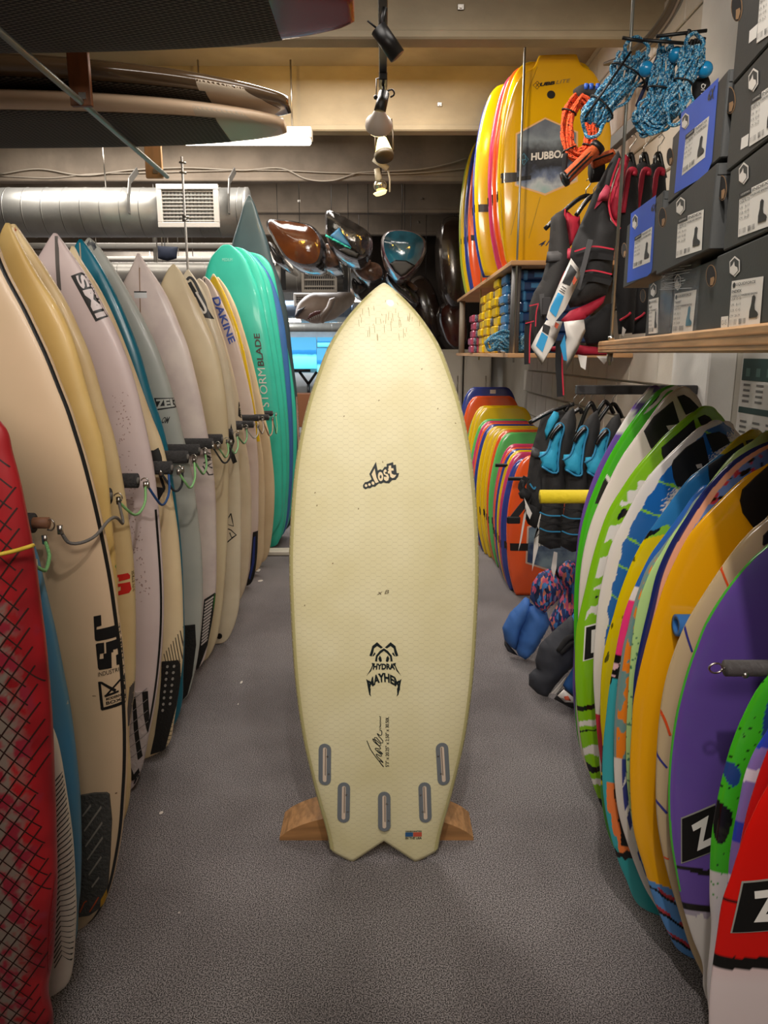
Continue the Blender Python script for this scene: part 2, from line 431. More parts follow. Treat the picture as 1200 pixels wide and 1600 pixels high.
DARKW = mat('dark_wall', '#3a322c', .9, var=.3, vscale=2)
X0, X1, Y0, Y1, ZS = -6.0, 1.36, -2.2, 15.0, 3.28
st(obox('floor', ((X0 + X1) / 2, (Y0 + Y1) / 2, -.05), (X1 - X0 + .2, Y1 - Y0 + .2, .1), CARPET, bev=0))
st(obox('ceiling', ((X0 + X1) / 2, (Y0 + Y1) / 2, ZS + .05), (X1 - X0 + .2, Y1 - Y0 + .2, .1), CONC, bev=0))
wr = st(obox('wall_right', (X1 + .06, (Y0 + Y1) / 2, ZS / 2), (.12, Y1 - Y0, ZS), WGREY, bev=0))
st(obox('wall_left', (X0 - .06, (Y0 + Y1) / 2, ZS / 2), (.12, Y1 - Y0, ZS), CONCD, bev=0))
wf = st(obox('wall_back', ((X0 + X1) / 2, Y1 + .06, ZS / 2), (X1 - X0, .12, ZS), mat('back_wall_white', '#c9cccd', .8, var=.1), bev=0))
st(obox('wall_front', ((X0 + X1) / 2, Y0 - .06, ZS / 2), (X1 - X0, .12, ZS), WGREY, bev=0))
# ribs of the concrete ceiling
n = 1
for k in range(-3, 8):
    yb = 3.9 + 1.48 * k
    if yb < Y0 or yb > Y1 - .3: continue
    b = MB(); b.box((0, .05, .22), (X1 - X0, .10, .36)); b.box((0, .05, .02), (X1 - X0, .115, .04), bev=.008)
    st(b.build('trim_%d' % n, CONC if k < 2 else CONCD, None, ((X0 + X1) / 2, yb, 2.88))); n += 1
# pier and blocks on the right-hand wall
st(obox('trim_%d' % n, (1.305, 3.02, ZS / 2), (.11, .36, ZS), mat('pier_paint', '#d9d6cf', .7, var=.12, vscale=3, bump=.1, bscale=60), bev=.006)); n += 1
blk = None; rr = random.Random(3)
for r_ in range(0, 15):
    for c_ in range(9):
        yb = 3.22 + c_ * .405 + (.2 if r_ % 2 else 0)
        zb = .45 + r_ * .2
        if blk is None:
            o = obox('block', (0, 0, 0), (.02, .395, .19), WPAINT, wr, bev=.005); blk = o
        else: o = blk.copy(); COL.objects.link(o)
        o.location = (-.06 - .008 + rr.uniform(-.001, .001), yb + .2 - (Y0 + Y1) / 2, zb)
# back right partition: dark end of the aisle
st(obox('wall_partition', (0.53, 10.7, ZS / 2), (1.66, .1, ZS), DARKW, bev=0))
# skirting
st(obox('baseboard_right', (X1 - .008, (Y0 + 9.5) / 2, .05), (.016, 9.5 - Y0, .10), mat('skirting', '#5d5752', .6), bev=.002))
# cable running along the ribs
def cable(pts, r, m, label, cat='cable', nm='cable', group=None):
    P = spline(pts, 8); b = MB(); O = Vector(P[0]); b.tube([p - O for p in P], r, 6)
    return tag(b.build(nm, m, None, O), label, cat, group)
CAB = mat('cable_grey', '#b4aa9c', .5)
P = [aty(px, py, 6.84) for px, py in [(0, 272), (60, 264), (130, 274), (200, 266), (290, 262), (380, 266), (440, 263), (480, 280), (520, 282), (560, 270), (600, 268), (660, 264), (700, 256), (730, 247)]]
cable(P, .006, CAB, 'pale cable sagging along the third concrete ceiling rib')
P = [aty(px, py, 6.845) for px, py in [(0, 275), (80, 278), (140, 272), (220, 270), (330, 267), (430, 266), (520, 270), (640, 271), (740, 262)]]
cable(P, .005, CAB, 'thinner pale cable stapled along the third concrete ceiling rib')
# thick bundle at top right
for i, (dx, c) in enumerate([(0, '#2b2724'), (.022, '#3b3632'), (.044, '#2b2724'), (.066, '#c8c2b8'), (.088, '#4a443e')]):
    P = [aty(a_ + dx * 150, b_, y_) for a_, b_, y_ in ((1062, -30, 2.15), (1040, 20, 2.5), (1010, 60, 2.85), (975, 88, 3.3), (945, 100, 3.8))]
    cable(P, .009, mat('cable_' + c[1:], c, .5), ['black cable lowest in the bundle at top right', 'dark brown cable in the bundle at top right', 'black cable highest in the bundle at top right', 'white cable in the black bundle at top right', 'grey brown cable in the bundle at top right'][i], group='ceiling cables')
# ---------------------------------------------------------------- main board
def hex_mat():
    m = D.materials.new('hex_deck'); m.use_nodes = True; nt = m.node_tree; b = nt.nodes['Principled BSDF']; L = nt.links
    tc = nt.nodes.new('ShaderNodeTexCoord'); sx = nt.nodes.new('ShaderNodeSeparateXYZ'); L.new(tc.outputs['Object'], sx.inputs[0])
    def mth(op, a, b_=None, c=None):
        q = nt.nodes.new('ShaderNodeMath'); q.operation = op
        for i, v in enumerate((a, b_, c)):
            if v is None: continue
            if isinstance(v, (int, float)): q.inputs[i].default_value = v
            else: L.new(v, q.inputs[i])
        return q.outputs[0]
    S = .0165
    X = mth('ADD', mth('DIVIDE', sx.outputs['Z'], S), 200); Y = mth('ADD', mth('DIVIDE', sx.outputs['X'], S), 173.205)
    s3 = 1.7320508
    ax = mth('SUBTRACT', mth('MODULO', X, 1.), .5); ay = mth('SUBTRACT', mth('MODULO', Y, s3), s3 / 2)
    bx = mth('SUBTRACT', mth('MODULO', mth('ADD', X, .5), 1.), .5); by = mth('SUBTRACT', mth('MODULO', mth('ADD', Y, s3 / 2), s3), s3 / 2)
    da = mth('ADD', mth('MULTIPLY', ax, ax), mth('MULTIPLY', ay, ay)); db = mth('ADD', mth('MULTIPLY', bx, bx), mth('MULTIPLY', by, by))
    sel = mth('LESS_THAN', da, db); inv = mth('SUBTRACT', 1., sel)
    gx = mth('ABSOLUTE', mth('ADD', mth('MULTIPLY', ax, sel), mth('MULTIPLY', bx, inv)))
    gy = mth('ABSOLUTE', mth('ADD', mth('MULTIPLY', ay, sel), mth('MULTIPLY', by, inv)))
    k2 = mth('ADD', mth('MULTIPLY', gx, .5), mth('MULTIPLY', gy, .8660254))
    eh = mth('GREATER_THAN', gx, .455); eo = mth('GREATER_THAN', k2, .468)
    n = nt.nodes.new('ShaderNodeTexNoise'); n.inputs['Scale'].default_value = 5; n.inputs['Detail'].default_value = 6; L.new(tc.outputs['Object'], n.inputs['Vector'])
    f = mth('ADD', mth('MULTIPLY', eh, .30), mth('MULTIPLY', eo, .13)); f = mth('MULTIPLY', f, mth('ADD', .35, n.outputs['Fac']))
    r = nt.nodes.new('ShaderNodeValToRGB'); e = r.color_ramp.elements
    e[0].position = .32; e[0].color = lin('#d6cb9c') + (1,); e[1].position = .66; e[1].color = lin('#e2d9b2') + (1,); L.new(n.outputs['Fac'], r.inputs[0])
    mx = nt.nodes.new('ShaderNodeMix'); mx.data_type = 'RGBA'; L.new(f, mx.inputs['Factor']); L.new(r.outputs[0], mx.inputs['A']); mx.inputs['B'].default_value = lin('#8f7f5c') + (1,)
    # greenish rail
    L.new(mx.outputs['Result'], b.inputs['Base Color'])
    hgt = mth('SUBTRACT', 1., mth('MAXIMUM', eh, eo)); bp = nt.nodes.new('ShaderNodeBump'); bp.inputs['Strength'].default_value = .22; bp.inputs['Distance'].default_value = .001
    L.new(hgt, bp.inputs['Height']); L.new(bp.outputs[0], b.inputs['Normal']); b.inputs['Roughness'].default_value = .42
    b.inputs['Coat Weight'].default_value = .04
    return m
HEX = hex_mat()
LEAN = R(6.6); Lb = 1.595
yf = 1.766
edge = [(618, 448), (644, 474), (665, 500), (689, 539), (706, 583), (721, 630), (733, 683), (741, 738), (746, 797), (748.5, 856), (748.5, 900), (747, 941), (742, 1033), (736, 1094), (727, 1156), (715, 1211), (703, 1260), (690, 1309), (684.5, 1331)]
tail = Vector((0.0, yf, 0.0)); tipv = tail + Vector((.0, math.sin(LEAN), math.cos(LEAN))) * Lb
pl = Vector((0, -math.cos(LEAN), math.sin(LEAN))); Av = (tipv - tail).normalized()
hp = []
for q in edge:
    wv = onplane(q[0] - 0.5, q[1], tail, pl) - tail; hp.append((wv.x, wv.dot(Av)))
hp.sort(key=lambda a: a[1])
t0 = hp[0][1]; hp = [(hp[0][0], 0.0)] + [(a, t) for a, t in hp if t > t0 + .02]
hp[0] = (hp[0][0] * .985, 0)
hp = hp + [(.004, Lb)]
def sw(x):   # swallow tail: notch in the middle, points at .6, clipped corner
    return .063 * (1 - x / .60) if x < .60 else .028 * (x - .60) / .40
main = Plank('surfboard', tail, tipv, hwpts=hp, T=.062, p=5., rock=.045, rows=140, cols=40, m=HEX, swallow=(sw, 0, .30),
             label='cream foam-deck fish surfboard with honeycomb texture standing alone in the middle of the aisle', cat='surfboard')
main.rail('rail_edge', -.0, .012, .035, Lb - .03, mat('rail_green', '#bdb47e', .4), 1, off=.0009, label='olive-tinted rail edge')
main.rail('rail_edge', -.0, .012, .035, Lb - .03, MATS['rail_green'], -1, off=.0009)
DG = mat('logo_dark', '#101c1e', .45)
CR = mat('logo_cream', '#e6d3ac', .45)
S15 = lambda x, y: (560 + x / 15, 700 + y / 15)
out = [(410, 325), (452, 530), (510, 500), (560, 520), (610, 445), (665, 440), (660, 380), (815, 332), (822, 400), (880, 390), (900, 590), (955, 590), (930, 680), (870, 750), (790, 755), (720, 830), (640, 825), (590, 810), (530, 840), (480, 830), (420, 880), (390, 910), (330, 905), (280, 945), (220, 940), (160, 970), (110, 930), (108, 870), (150, 805), (220, 790), (260, 765), (310, 735), (255, 610)]
main.poly('logo', [S15(*q) for q in out], DG, off=.001)
def ell(cx, cy, rx, ry, n=14, rot=0): return [(cx + rx * math.cos(2 * math.pi * i / n) * math.cos(rot) - ry * math.sin(2 * math.pi * i / n) * math.sin(rot), cy + rx * math.cos(2 * math.pi * i / n) * math.sin(rot) + ry * math.sin(2 * math.pi * i / n) * math.cos(rot)) for i in range(n)]
let = [[(380, 480), (400, 590), (425, 700), (475, 800), (405, 825), (350, 720), (308, 620)],
       ell(178, 883, 32, 32), ell(258, 858, 30, 32), ell(342, 825, 32, 42, rot=-.4),
       [(710, 420), (765, 410), (770, 475), (820, 475), (828, 530), (770, 535), (780, 600), (830, 630), (890, 630), (850, 690), (800, 710), (750, 680), (735, 600), (690, 600), (690, 550), (720, 530), (690, 500), (710, 480)],
       [(600, 520), (640, 500), (665, 545), (640, 570), (620, 560), (625, 600), (690, 620), (718, 680), (700, 760), (650, 780), (600, 740), (598, 680), (635, 670), (640, 690), (665, 670), (640, 640), (600, 620), (585, 570)], ell(520, 670, 62, 110, rot=-.1)]
main.polys('logo_letters', [[S15(*p) for p in q] for q in let], CR, off=.0017)
main.poly('logo_counter', [S15(*q) for q in ell(520, 675, 22, 42)], DG, off=.0022)
# lower emblem:  scale 6.67 crop from (550,980)
E6 = lambda x, y: (550 + x / 6.67, 980 + y / 6.67)
em = []
for sgn in (1, -1):
    f = lambda x, y: (332 + sgn * (x - 332), y)
    em += [[f(*q) for q in z] for z in (
        [(262, 150), (322, 205), (300, 215), (262, 190), (230, 215), (222, 260), (205, 300), (182, 290), (200, 235), (212, 190)],
        [(240, 350), (250, 290), (290, 240), (330, 215), (352, 225), (300, 265), (268, 300), (262, 352)],
        [(285, 350), (275, 320), (290, 290), (305, 310), (312, 345), (300, 358)],
        [(210, 300), (225, 270), (238, 255), (246, 272), (228, 292)],
        [(206, 365), (240, 372), (236, 390), (218, 402), (200, 450), (175, 475), (150, 505), (195, 430), (212, 390)],
        [(148, 535), (170, 550), (180, 600), (196, 640), (192, 690), (200, 718), (180, 700), (168, 640), (158, 580)])]
main.polys('emblem', [[E6(*p) for p in q] for q in em], DG, off=.001)
main.text('lettering', 'HYDRA', [E6(216, 435), E6(450, 435), E6(440, 372), E6(226, 372)], DG, bold=.05)
def arch(a, b): return (a, b + 0.95 * (4 * a * (1 - a)) * 1. - (.35 if False else 0))
main.text('lettering', 'MAYHEM', [E6(176, 655), E6(500, 655), E6(500, 560), E6(165, 560)], DG, bold=.045, warp=arch)
main.text('lettering', '5\'3" x 20.25" x 2.50" x 30.50L', [E6(385, 1465), E6(385, 930), E6(348, 930), E6(348, 1465)], DG, bold=.012)
main.line('signature', [E6(*q) for q in [(155, 1185), (200, 1290), (330, 1465), (285, 1400), (325, 1420), (250, 1330), (310, 1350), (265, 1290), (320, 1330), (240, 1270), (300, 1270), (215, 1165), (300, 1240), (235, 1150), (320, 1210), (262, 1110), (300, 1130), (310, 1085), (285, 1070)]], .0022, DG)
main.text('lettering', 'Designed', [E6(308, 1062), E6(308, 922), E6(284, 922), E6(284, 1062)], DG, bold=.02, shear=.3)
# fin boxes: grey rounded surround, light slot, two screws
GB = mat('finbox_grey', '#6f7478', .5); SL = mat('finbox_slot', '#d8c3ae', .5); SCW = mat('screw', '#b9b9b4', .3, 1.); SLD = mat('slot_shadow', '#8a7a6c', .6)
E3 = lambda x, y: (430 + x / 3.265, 880 + y / 3.265)
for (xt, yt, xb, yb, sx) in ((253, 925, 250, 1145, 1), (350, 1127, 346, 1343, 1), (556, 1177, 557, 1390, 1), (762, 1127, 770, 1343, -1), (850, 920, 864, 1145, -1)):
    a = Vector(main.L(*E3(xt, yt))); b_ = Vector(main.L(*E3(xb, yb))); ax = (b_ - a); ln = ax.length; ax.normalize(); nx = Vector((-ax.y, ax.x)); r_ = .0172
    def cap(r, i0, i1):
        pts = []
        for i in range(9):
            q = math.pi * i / 8; pts.append(a + ax * (i0 + r - r * math.sin(q)) + nx * r * math.cos(q))
        for i in range(9):
            q = math.pi * i / 8; pts.append(a + ax * (ln - i1 - r + r * math.sin(q)) - nx * r * math.cos(q))
        return [(p.x, p.y) for p in pts]
    fb = main.poly('fin_box', cap(r_, 0, 0), GB, px=False, off=.0012, thick=.0012)
    main.poly('slot', cap(.0052, .010, .010), SL, px=False, off=.0030, parent=fb)
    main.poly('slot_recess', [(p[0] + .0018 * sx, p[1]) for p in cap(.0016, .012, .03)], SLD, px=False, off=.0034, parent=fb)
    for k in (.3, .72):
        c = a + ax * ln * k + nx * (.0115 * (1 if (sx > 0) == (k > .5) else .6)) * (1 if sx < 0 else 1) * (-1 if sx > 0 else -1) * -1 * (1 if sx > 0 else -1)
        main.poly('screw', ell(c.x, c.y, .0028, .0028, 8), SCW, px=False, off=.0031, parent=fb)
S3 = lambda x, y: E3(x, y)
main.poly('sticker_flag', [S3(665, 1396), S3(705, 1396), S3(705, 1420), S3(665, 1420)], mat('sticker_blue', '#2d5a86', .5))
main.poly('sticker_flag', [S3(706, 1396), S3(750, 1396), S3(750, 1420), S3(706, 1420)], mat('sticker_red', '#c0553f', .5))
main.text('lettering', 'HANDCRAFTED', [S3(666, 1394), S3(750, 1394), S3(750, 1386), S3(666, 1386)], DG, bold=.03)
main.text('lettering', 'IN THE USA', [S3(666, 1434), S3(750, 1434), S3(750, 1422), S3(666, 1422)], DG, bold=.03)
main.text('lettering', 'x B', [S3(520, 158), S3(582, 152), S3(580, 134), S3(520, 138)], mat('pencil_mark', '#6d6149', .6), shear=.3)
rr = random.Random(5)
scr = []
for i in range(46):
    x = 600 + rr.gauss(6, 26); y = 484 + rr.gauss(6, 12); l = rr.uniform(3, 16)
    scr.append([(x, y), (x + rr.uniform(-1, 1.5), y + l)])
main.lines('scuff', scr, .0011, mat('scuff_brown', '#a08858', .6), off=.0008, kind='stuff')
main.polys('scuff', [ell(x, y, 1.4, .8, 6, rr.uniform(0, 3)) for x, y in [(592, 625), (537, 650), (685, 638), (713, 661), (492, 770), (495, 790), (476, 946), (598, 722), (560, 795), (520, 880), (660, 575)]], mat('scuff_dark', '#7d6a48', .6), off=.0008, kind='stuff')
# half-moon plywood stand behind the tail
PLY = mat('plywood_face', '#a8794a', .55, var=.3, vscale=6, stretch=(1, 1, 9), bump=.05); PLYT = mat('plywood_edge', '#b98a5a', .6, var=.35, vscale=30, stretch=(.2, 1, 6))
def halfmoon():
    n = 26; v = []; ys = (-.06, .06)
    def prof(i):
        q = -1 + 2 * i / n; return (q * .285, .010 + .076 * (1 - abs(q) ** 2.4) ** .8)
    for y in ys:
        for i in range(n + 1): v.append((prof(i)[0], y, prof(i)[1]))
    for y in ys:
        for i in range(n + 1): v.append((prof(i)[0], y, 0.0))
    N = n + 1; f = []
    for i in range(n):
        f.append((2 * N + i, 2 * N + i + 1, i + 1, i)); f.append((N + i, N + i + 1, 3 * N + i + 1, 3 * N + i)); f.append((i, i + 1, N + i + 1, N + i)); f.append((2 * N + i + 1, 2 * N + i, 3 * N + i, 3 * N + i + 1))
    f.append((0, N, 3 * N, 2 * N)); f.append((n, 2 * N + n, 3 * N + n, N + n))
    me = mesh(v, f); o = link('display_stand', me, [PLY, PLYT]); 
    for p in me.polygons:
        if abs(p.normal.z) > .3: p.material_index = 1
    o.location = (-.022, 1.93, 0); return o
tag(halfmoon(), 'half-moon plywood floor stand behind the tail of the cream fish board', 'stand')
# ---------------------------------------------------------------- left rack of used surfboards
def gm(name, a, b, rough=.45, sc=5, coat=.12): return mat(name, a, rough, var=.2, vscale=sc, rgb2=b, coat=coat)
def lb(y, edge, tip, tailx, m, label, T=.048, rock=.04, group=None, point=True, name='surfboard', rows=130, **k):
    tw = aty(tip[0], tip[1], y) if len(tip) == 2 else Vector(tip)
    return Plank(name, (tailx, y, 0.004), tw, edge=edge, side=1, T=T, rock=rock, m=m, label=label, cat='surfboard', point=point, rows=rows, cols=120 if 'col' in k else 36, p=9, **k)
def stringer(B, m, t0=.25, wd=.005, u=0.):
    return B.line('stringer', [(u, B.Ln * t0), (u, B.Ln - .012)], wd, m, px=False, curve=False, off=.0008)
# slate paddleboard and the stack of soft boards at the far end of the rack
SLATE = gm('slate_board', '#3f545a', '#384a50')
b = lb(5.45, [(404, 340), (416, 372), (428, 416), (436, 434), (450, 495), (456, 549), (464, 613), (468, 680), (470, 760)], (388, 303), -.98, SLATE, 'tall slate blue-green paddleboard standing behind the turquoise soft boards', T=.11)
b.poly('tail_patch', [(462, 620), (480, 625), (480, 720), (466, 720)], mat('patch_pink', '#c9a596', .5))
TQ = gm('turquoise_soft', '#3fd0b4', '#38c6aa', .42, coat=.2)
BLU = gm('blue_soft', '#3f74b4', '#396aa8', .42, coat=.2)
sb = [(5.32, (372, 392), [(428, 430), (436, 471), (450, 549), (458, 596), (464, 664), (461, 750), (450, 820)], TQ, 'turquoise soft-top surfboard at the back of the stack, behind the blue-edged one'),
      (5.24, (370, 392), [(408, 412), (420, 428), (436, 470), (446, 520), (454, 600), (458, 680), (456, 760), (446, 830)], BLU, 'blue soft-top surfboard between the turquoise ones'),
      (5.16, (368, 388), [(396, 400), (412, 420), (424, 450), (436, 520), (446, 600), (452, 690), (450, 780), (440, 840)], TQ, 'third turquoise soft-top surfboard from the front of the stack'),
      (5.08, (360, 385), [(386, 392), (401, 412), (415, 450), (428, 520), (440, 600), (448, 690), (447, 780), (435, 850)], TQ, 'second turquoise soft-top surfboard from the front of the stack')]
for y, tp, ed, m, l in sb: lb(y, ed, tp, -.95, m, l, T=.075, point=False)
SBd = lb(5.0, [(364, 385), (380, 399), (392, 424), (406, 460), (416, 504), (426, 560), (434, 620), (440, 690), (441, 760), (436, 820), (424, 866)], (352, 381), -.95, TQ, 'front turquoise soft-top surfboard lettered down its face', T=.08, point=False)
SBd.text('lettering', 'BLADE', [(413, 572), (405, 521), (396, 521), (403, 572)], mat('brown_print', '#4a3a36', .5), bold=.02)
SBd.text('lettering', 'STORM', [(421, 636), (414, 575), (402, 575), (409, 636)], WHT, bold=.0)
SBd.text('lettering', 'MEDIUM', [(345, 407), (361, 407), (361, 402), (345, 402)], mat('pale_print', '#9fe8d8', .5))
SBd.rail('rail_band', .006, .010, 1.3, SBd.Ln - .02, mat('pale_line', '#7fe0d0', .5), -1)
CRM = gm('cream_board', '#e6cfa6', '#dcc298'); PINKW = gm('pinkish_white_board', '#e6d3c6', '#dcc6ba'); WHB = gm('white_board', '#e2d2c8', '#d2c0ba', sc=9)
YEL = gm('yellowed_board', '#e3c27c', '#d8b36a'); PYEL = gm('pale_yellow_board', '#dec493', '#d4b680'); GRY = gm('grey_board', '#b9b8ae', '#a6a8a0', sc=3)
JSM = gm('beige_board', '#d6b896', '#cbb08c', sc=2.5); CR2 = gm('cream_board_two', '#dccaa4', '#cdb994', sc=4); STR = mat('stringer_wood', '#8a6a4c', .5); STRD = mat('stringer_dark', '#5a524c', .5)
BLKP = mat('black_pad', '#16130f', .75, bump=.4, bscale=140); GRYP = mat('grey_pad', '#4a4844', .8, bump=.5, bscale=120, var=.2, vscale=12)
lb(4.65, [(352, 448), (368, 480), (380, 516), (392, 556), (402, 596), (410, 632), (416, 660), (420, 674), (426, 720), (429, 760), (428, 800), (424, 840), (418, 870), (410, 880)], (338, 432), -.90, CRM, 'slim cream surfboard directly in front of the turquoise soft boards')
B = lb(4.45, [(340, 438), (358, 476), (374, 520), (386, 566), (397, 620), (405, 674), (412, 720), (414, 780), (412, 840)], (331, 427), -.90, CRM, 'cream surfboard with a yellow right half')
B.poly('yellow_band', [(329, 431), (336, 430), (352, 458), (368, 500), (380, 545), (390, 594), (398, 640), (406, 690), (400, 690), (393, 640), (380, 578), (362, 512), (340, 456), (326, 438)], mat('yellow_stripe', '#e8c100', .35, coat=.3), h=.03)
B = lb(4.2, [(328, 440), (344, 470), (360, 504), (372, 540), (382, 576), (390, 610), (397, 646), (401, 690), (404, 730), (404, 780), (403, 830), (400, 880), (393, 912)], (317, 431), -.90, PINKW, 'white surfboard with blue lettering and a blue and black tail pad')
B.text('lettering', 'DAKINE', [(329, 465), (358, 538), (367, 533), (340, 462)], mat('blue_print', '#2a4cb0', .45), bold=.03, off=.004)
B.poly('tail_pad', [(395, 832), (404, 830), (402, 880), (393, 912), (386, 925), (383, 920), (390, 890)], BLKP, thick=.004, h=.03)
B.poly('pad_center', [(396, 840), (399, 838), (397, 880), (390, 908), (388, 905), (393, 880)], mat('blue_pad', '#22357e', .7, bump=.4, bscale=100), off=.0055, h=.03)
stringer(B, STRD, .6)
B = lb(3.85, [(322, 446), (330, 470), (338, 498), (349, 530), (358, 560), (366, 590), (374, 630), (382, 680), (391, 740), (393, 810), (391, 860), (386, 905), (378, 932)], (308, 434), -.89, gm('pale_cream_board', '#e4d2b4', '#d8c5a4'), 'narrow pale cream surfboard in front of the white one lettered in blue')
B.poly('brand_patch', [(372, 628), (380, 634), (383, 648), (377, 655), (372, 650)], BLK)
B = lb(3.32, [(308, 442), (320, 464), (333, 496), (345, 530), (357, 575), (366, 638), (372, 710), (376, 760), (377, 820), (376, 880), (374, 940), (370, 964), (360, 992), (350, 1006)], (290, 420), -.86, gm('ivory_board', '#e2d4b8', '#d6c6a8'), 'ivory surfboard with a black swoosh on its nose and a thin line emblem low down')
B.poly('swoosh_block', [(302, 462), (310, 462), (332, 498), (318, 496)], BLK)
B.line('swoosh', [(288, 436), (292, 432), (298, 436), (306, 450), (316, 470), (320, 482)], .012, BLK); B.line('swoosh', [(291, 440), (296, 449), (304, 460), (310, 462)], .022, BLK)
B.line('swoosh_light', [(303, 455), (312, 470), (319, 484), (316, 488), (309, 480)], .010, WHT, off=.002)
B.lines('emblem', [[(361, 802), (352, 818), (365, 822), (361, 802)], [(351, 824), (361, 828), (369, 836), (362, 840), (359, 832)], [(369, 836), (360, 843), (352, 850)]], .005, BLK)
B.poly('leash_plug', ell(341, 997, 4.5, 4.5, 12), mat('plug_black', '#15130f', .3), thick=.003)
B.poly('nose_curve', [(356, 690), (361, 662), (366, 690), (363, 700), (370, 722), (364, 725), (357, 705)], BLK)
B = lb(3.10, [(280, 424), (290, 442), (304, 468), (318, 498), (332, 528), (343, 566), (351, 610), (356, 660), (358, 720), (357, 800), (354, 870), (350, 920), (344, 970), (338, 1000), (330, 1020), (321, 1034)], (267, 411), -.86, CR2, 'blank cream surfboard with a pointed nose behind the white one with a price sticker')
B = lb(2.92, [(224, 412), (246, 442), (266, 478), (278, 508), (290, 536), (300, 570), (310, 610), (318, 646), (328, 700), (334, 740), (337, 780), (338, 840), (338, 900), (336, 935), (331, 970), (323, 1010), (315, 1040), (303, 1062)], (211, 394), -.88, WHB, 'white surfboard with a brown stringer and a small price sticker near its nose')
B.line('stringer', [(211, 396), (216, 490), (222, 600)], .004, STR)
B.poly('price_sticker', [(205, 455), (225, 455), (226, 465), (206, 465)], mat('sticker_white', '#d6d6d6', .5)); B.poly('sticker_bar', [(205, 454), (225, 454), (225, 456), (205, 456)], BLK, off=.002)
B.lines('scribble', [[(314, 694), (330, 700), (318, 705), (333, 712), (320, 716), (334, 722), (324, 728), (331, 732)], [(317, 728), (326, 742), (333, 742)], [(316, 698), (322, 712), (330, 716)], [(318, 724), (328, 718), (320, 708)]], .006, mat('ink', '#3c3634', .5))
B.poly('tail_pad', [(319, 937), (334, 928), (337, 932), (333, 968), (324, 1006), (314, 1034), (303, 1060), (306, 1030), (314, 985)], BLKP, thick=.005, h=.03)
B.polys('pad_ridge', [[(320.5 - i * .55, 940 + i * 5.2), (333 - i * .8, 932 + i * 5.2), (333 - i * .8, 935 + i * 5.2), (320.5 - i * .55, 943 + i * 5.2)] for i in range(14)], mat('pad_white', '#c9bdb6', .7), off=.0065)
B.poly('pad_side', [(334, 930), (337.5, 931), (337, 960), (331, 990), (325, 1008), (326, 990), (331, 965)], mat('pad_green', '#2f8a2a', .6), off=.0068)
B = lb(2.66, [(148, 382), (166, 406), (184, 434), (200, 460), (220, 495), (240, 535), (254, 570), (268, 612), (278, 648), (288, 690), (294, 710), (302, 750), (310, 810), (315, 860), (317, 920), (316, 950), (312, 1000), (306, 1040), (298, 1070), (290, 1094), (280, 1107)], (132, 369), -.90, GRY, 'grey-washed surfboard with a dark scuffed nose and boxed lettering halfway down')
B.poly('nose_scuff', [(127, 378), (132, 369), (139, 374), (143, 384), (139, 389), (134, 380), (129, 382)], mat('nose_navy', '#2b3038', .5, var=.5, vscale=60, rgb2='#77797a'))
B.poly('name_box', [(240, 622), (273, 622), (276, 637), (246, 641)], BLK); B.text('lettering', 'ZEL', [(244, 639), (275, 635), (272, 623), (242, 624)], mat('grey_print', '#b9b8ae', .4), bold=.04)
B.text('lettering', 'OM', [(252, 661), (263, 662), (265, 651), (254, 652)], BLK, shear=.3, bold=.01)
B.poly('tail_pad', [(287, 978), (304, 977), (305, 1010), (298, 1060), (290, 1090), (278, 1104), (276, 1090), (284, 1040)], BLKP, thick=.006, h=.03)
B = lb(2.42, [(140, 396), (160, 428), (180, 466), (200, 510), (218, 556), (230, 598), (240, 630), (250, 655), (260, 692), (268, 735), (275, 780), (281, 830), (285, 880), (287, 940), (288, 1000), (285, 1060)], (118, 371), -.91, gm('teal_board', '#0f6f86', '#0c6478', .3), 'dark teal surfboard with a pale stringer, mostly hidden behind the cream one'); stringer(B, mat('stringer_pale', '#b7a58a', .5), .5, .004)
B = lb(2.25, [(120, 406), (140, 434), (160, 468), (180, 510), (200, 558), (220, 610), (238, 658), (252, 690), (262, 732), (270, 780), (278, 830), (284, 900), (286, 960), (286, 1020), (282, 1058), (277, 1092), (270, 1130), (260, 1170), (250, 1196)], (105, 382), -.88, CRM, 'cream surfboard with a studded black tail pad and pinstriped tail')
B.text('lettering', 'RL', [(236, 706), (256, 770), (262, 742), (246, 700)], BLK, bold=.08)
B.poly('dark_letter', [(234, 704), (248, 704), (252, 722), (249, 733), (238, 728), (240, 760), (252, 762), (258, 764), (247, 785)], BLK, off=.0018)
B.lines('pinstripe', [[(256 + i * 3.5, 1022 - i * 5), (262 + i * 3.5, 1052 - i * 3)] for i in range(9)] + [[(283 - i * 1.35, 1058 + i * 7), (276 - i * 1.35, 1056 + i * 7)] for i in range(19)], .0028, mat('stripe_dark', '#4d4436', .5))
B.poly('tail_pad', [(253, 1034), (277, 1033), (280, 1040), (279, 1070), (272, 1110), (262, 1150), (254, 1178), (232, 1184), (240, 1150), (248, 1100), (252, 1060)], BLKP, thick=.006, h=.03)
B.polys('stud', [ell(262 + 10 * (i % 2) - (i // 2) * 1.2, 1041 + (i // 2) * 10, 1.9, 2.2, 8) for i in range(15)], mat('stud_grey', '#9c968e', .4), off=.0072, thick=.003, h=None)
B = lb(2.08, [(90, 376), (108, 400), (124, 422), (140, 448), (160, 484), (174, 510), (186, 536), (200, 572), (212, 610), (222, 650), (230, 684), (238, 722), (246, 780), (251, 840), (255, 900), (256, 950), (254, 1000), (248, 1060), (240, 1110), (231, 1152), (223, 1192), (213, 1222), (202, 1240)], (76, 361), -.92, gm('lilac_white_board', '#d9c6c2', '#cdb9b6', sc=3), 'lilac-white surfboard with a black boxed logo on its nose and dents down its face')
B.line('stringer', [(76, 364), (80, 410), (85, 452)], .011, mat('stringer_grey', '#5b544f', .5), per=2)
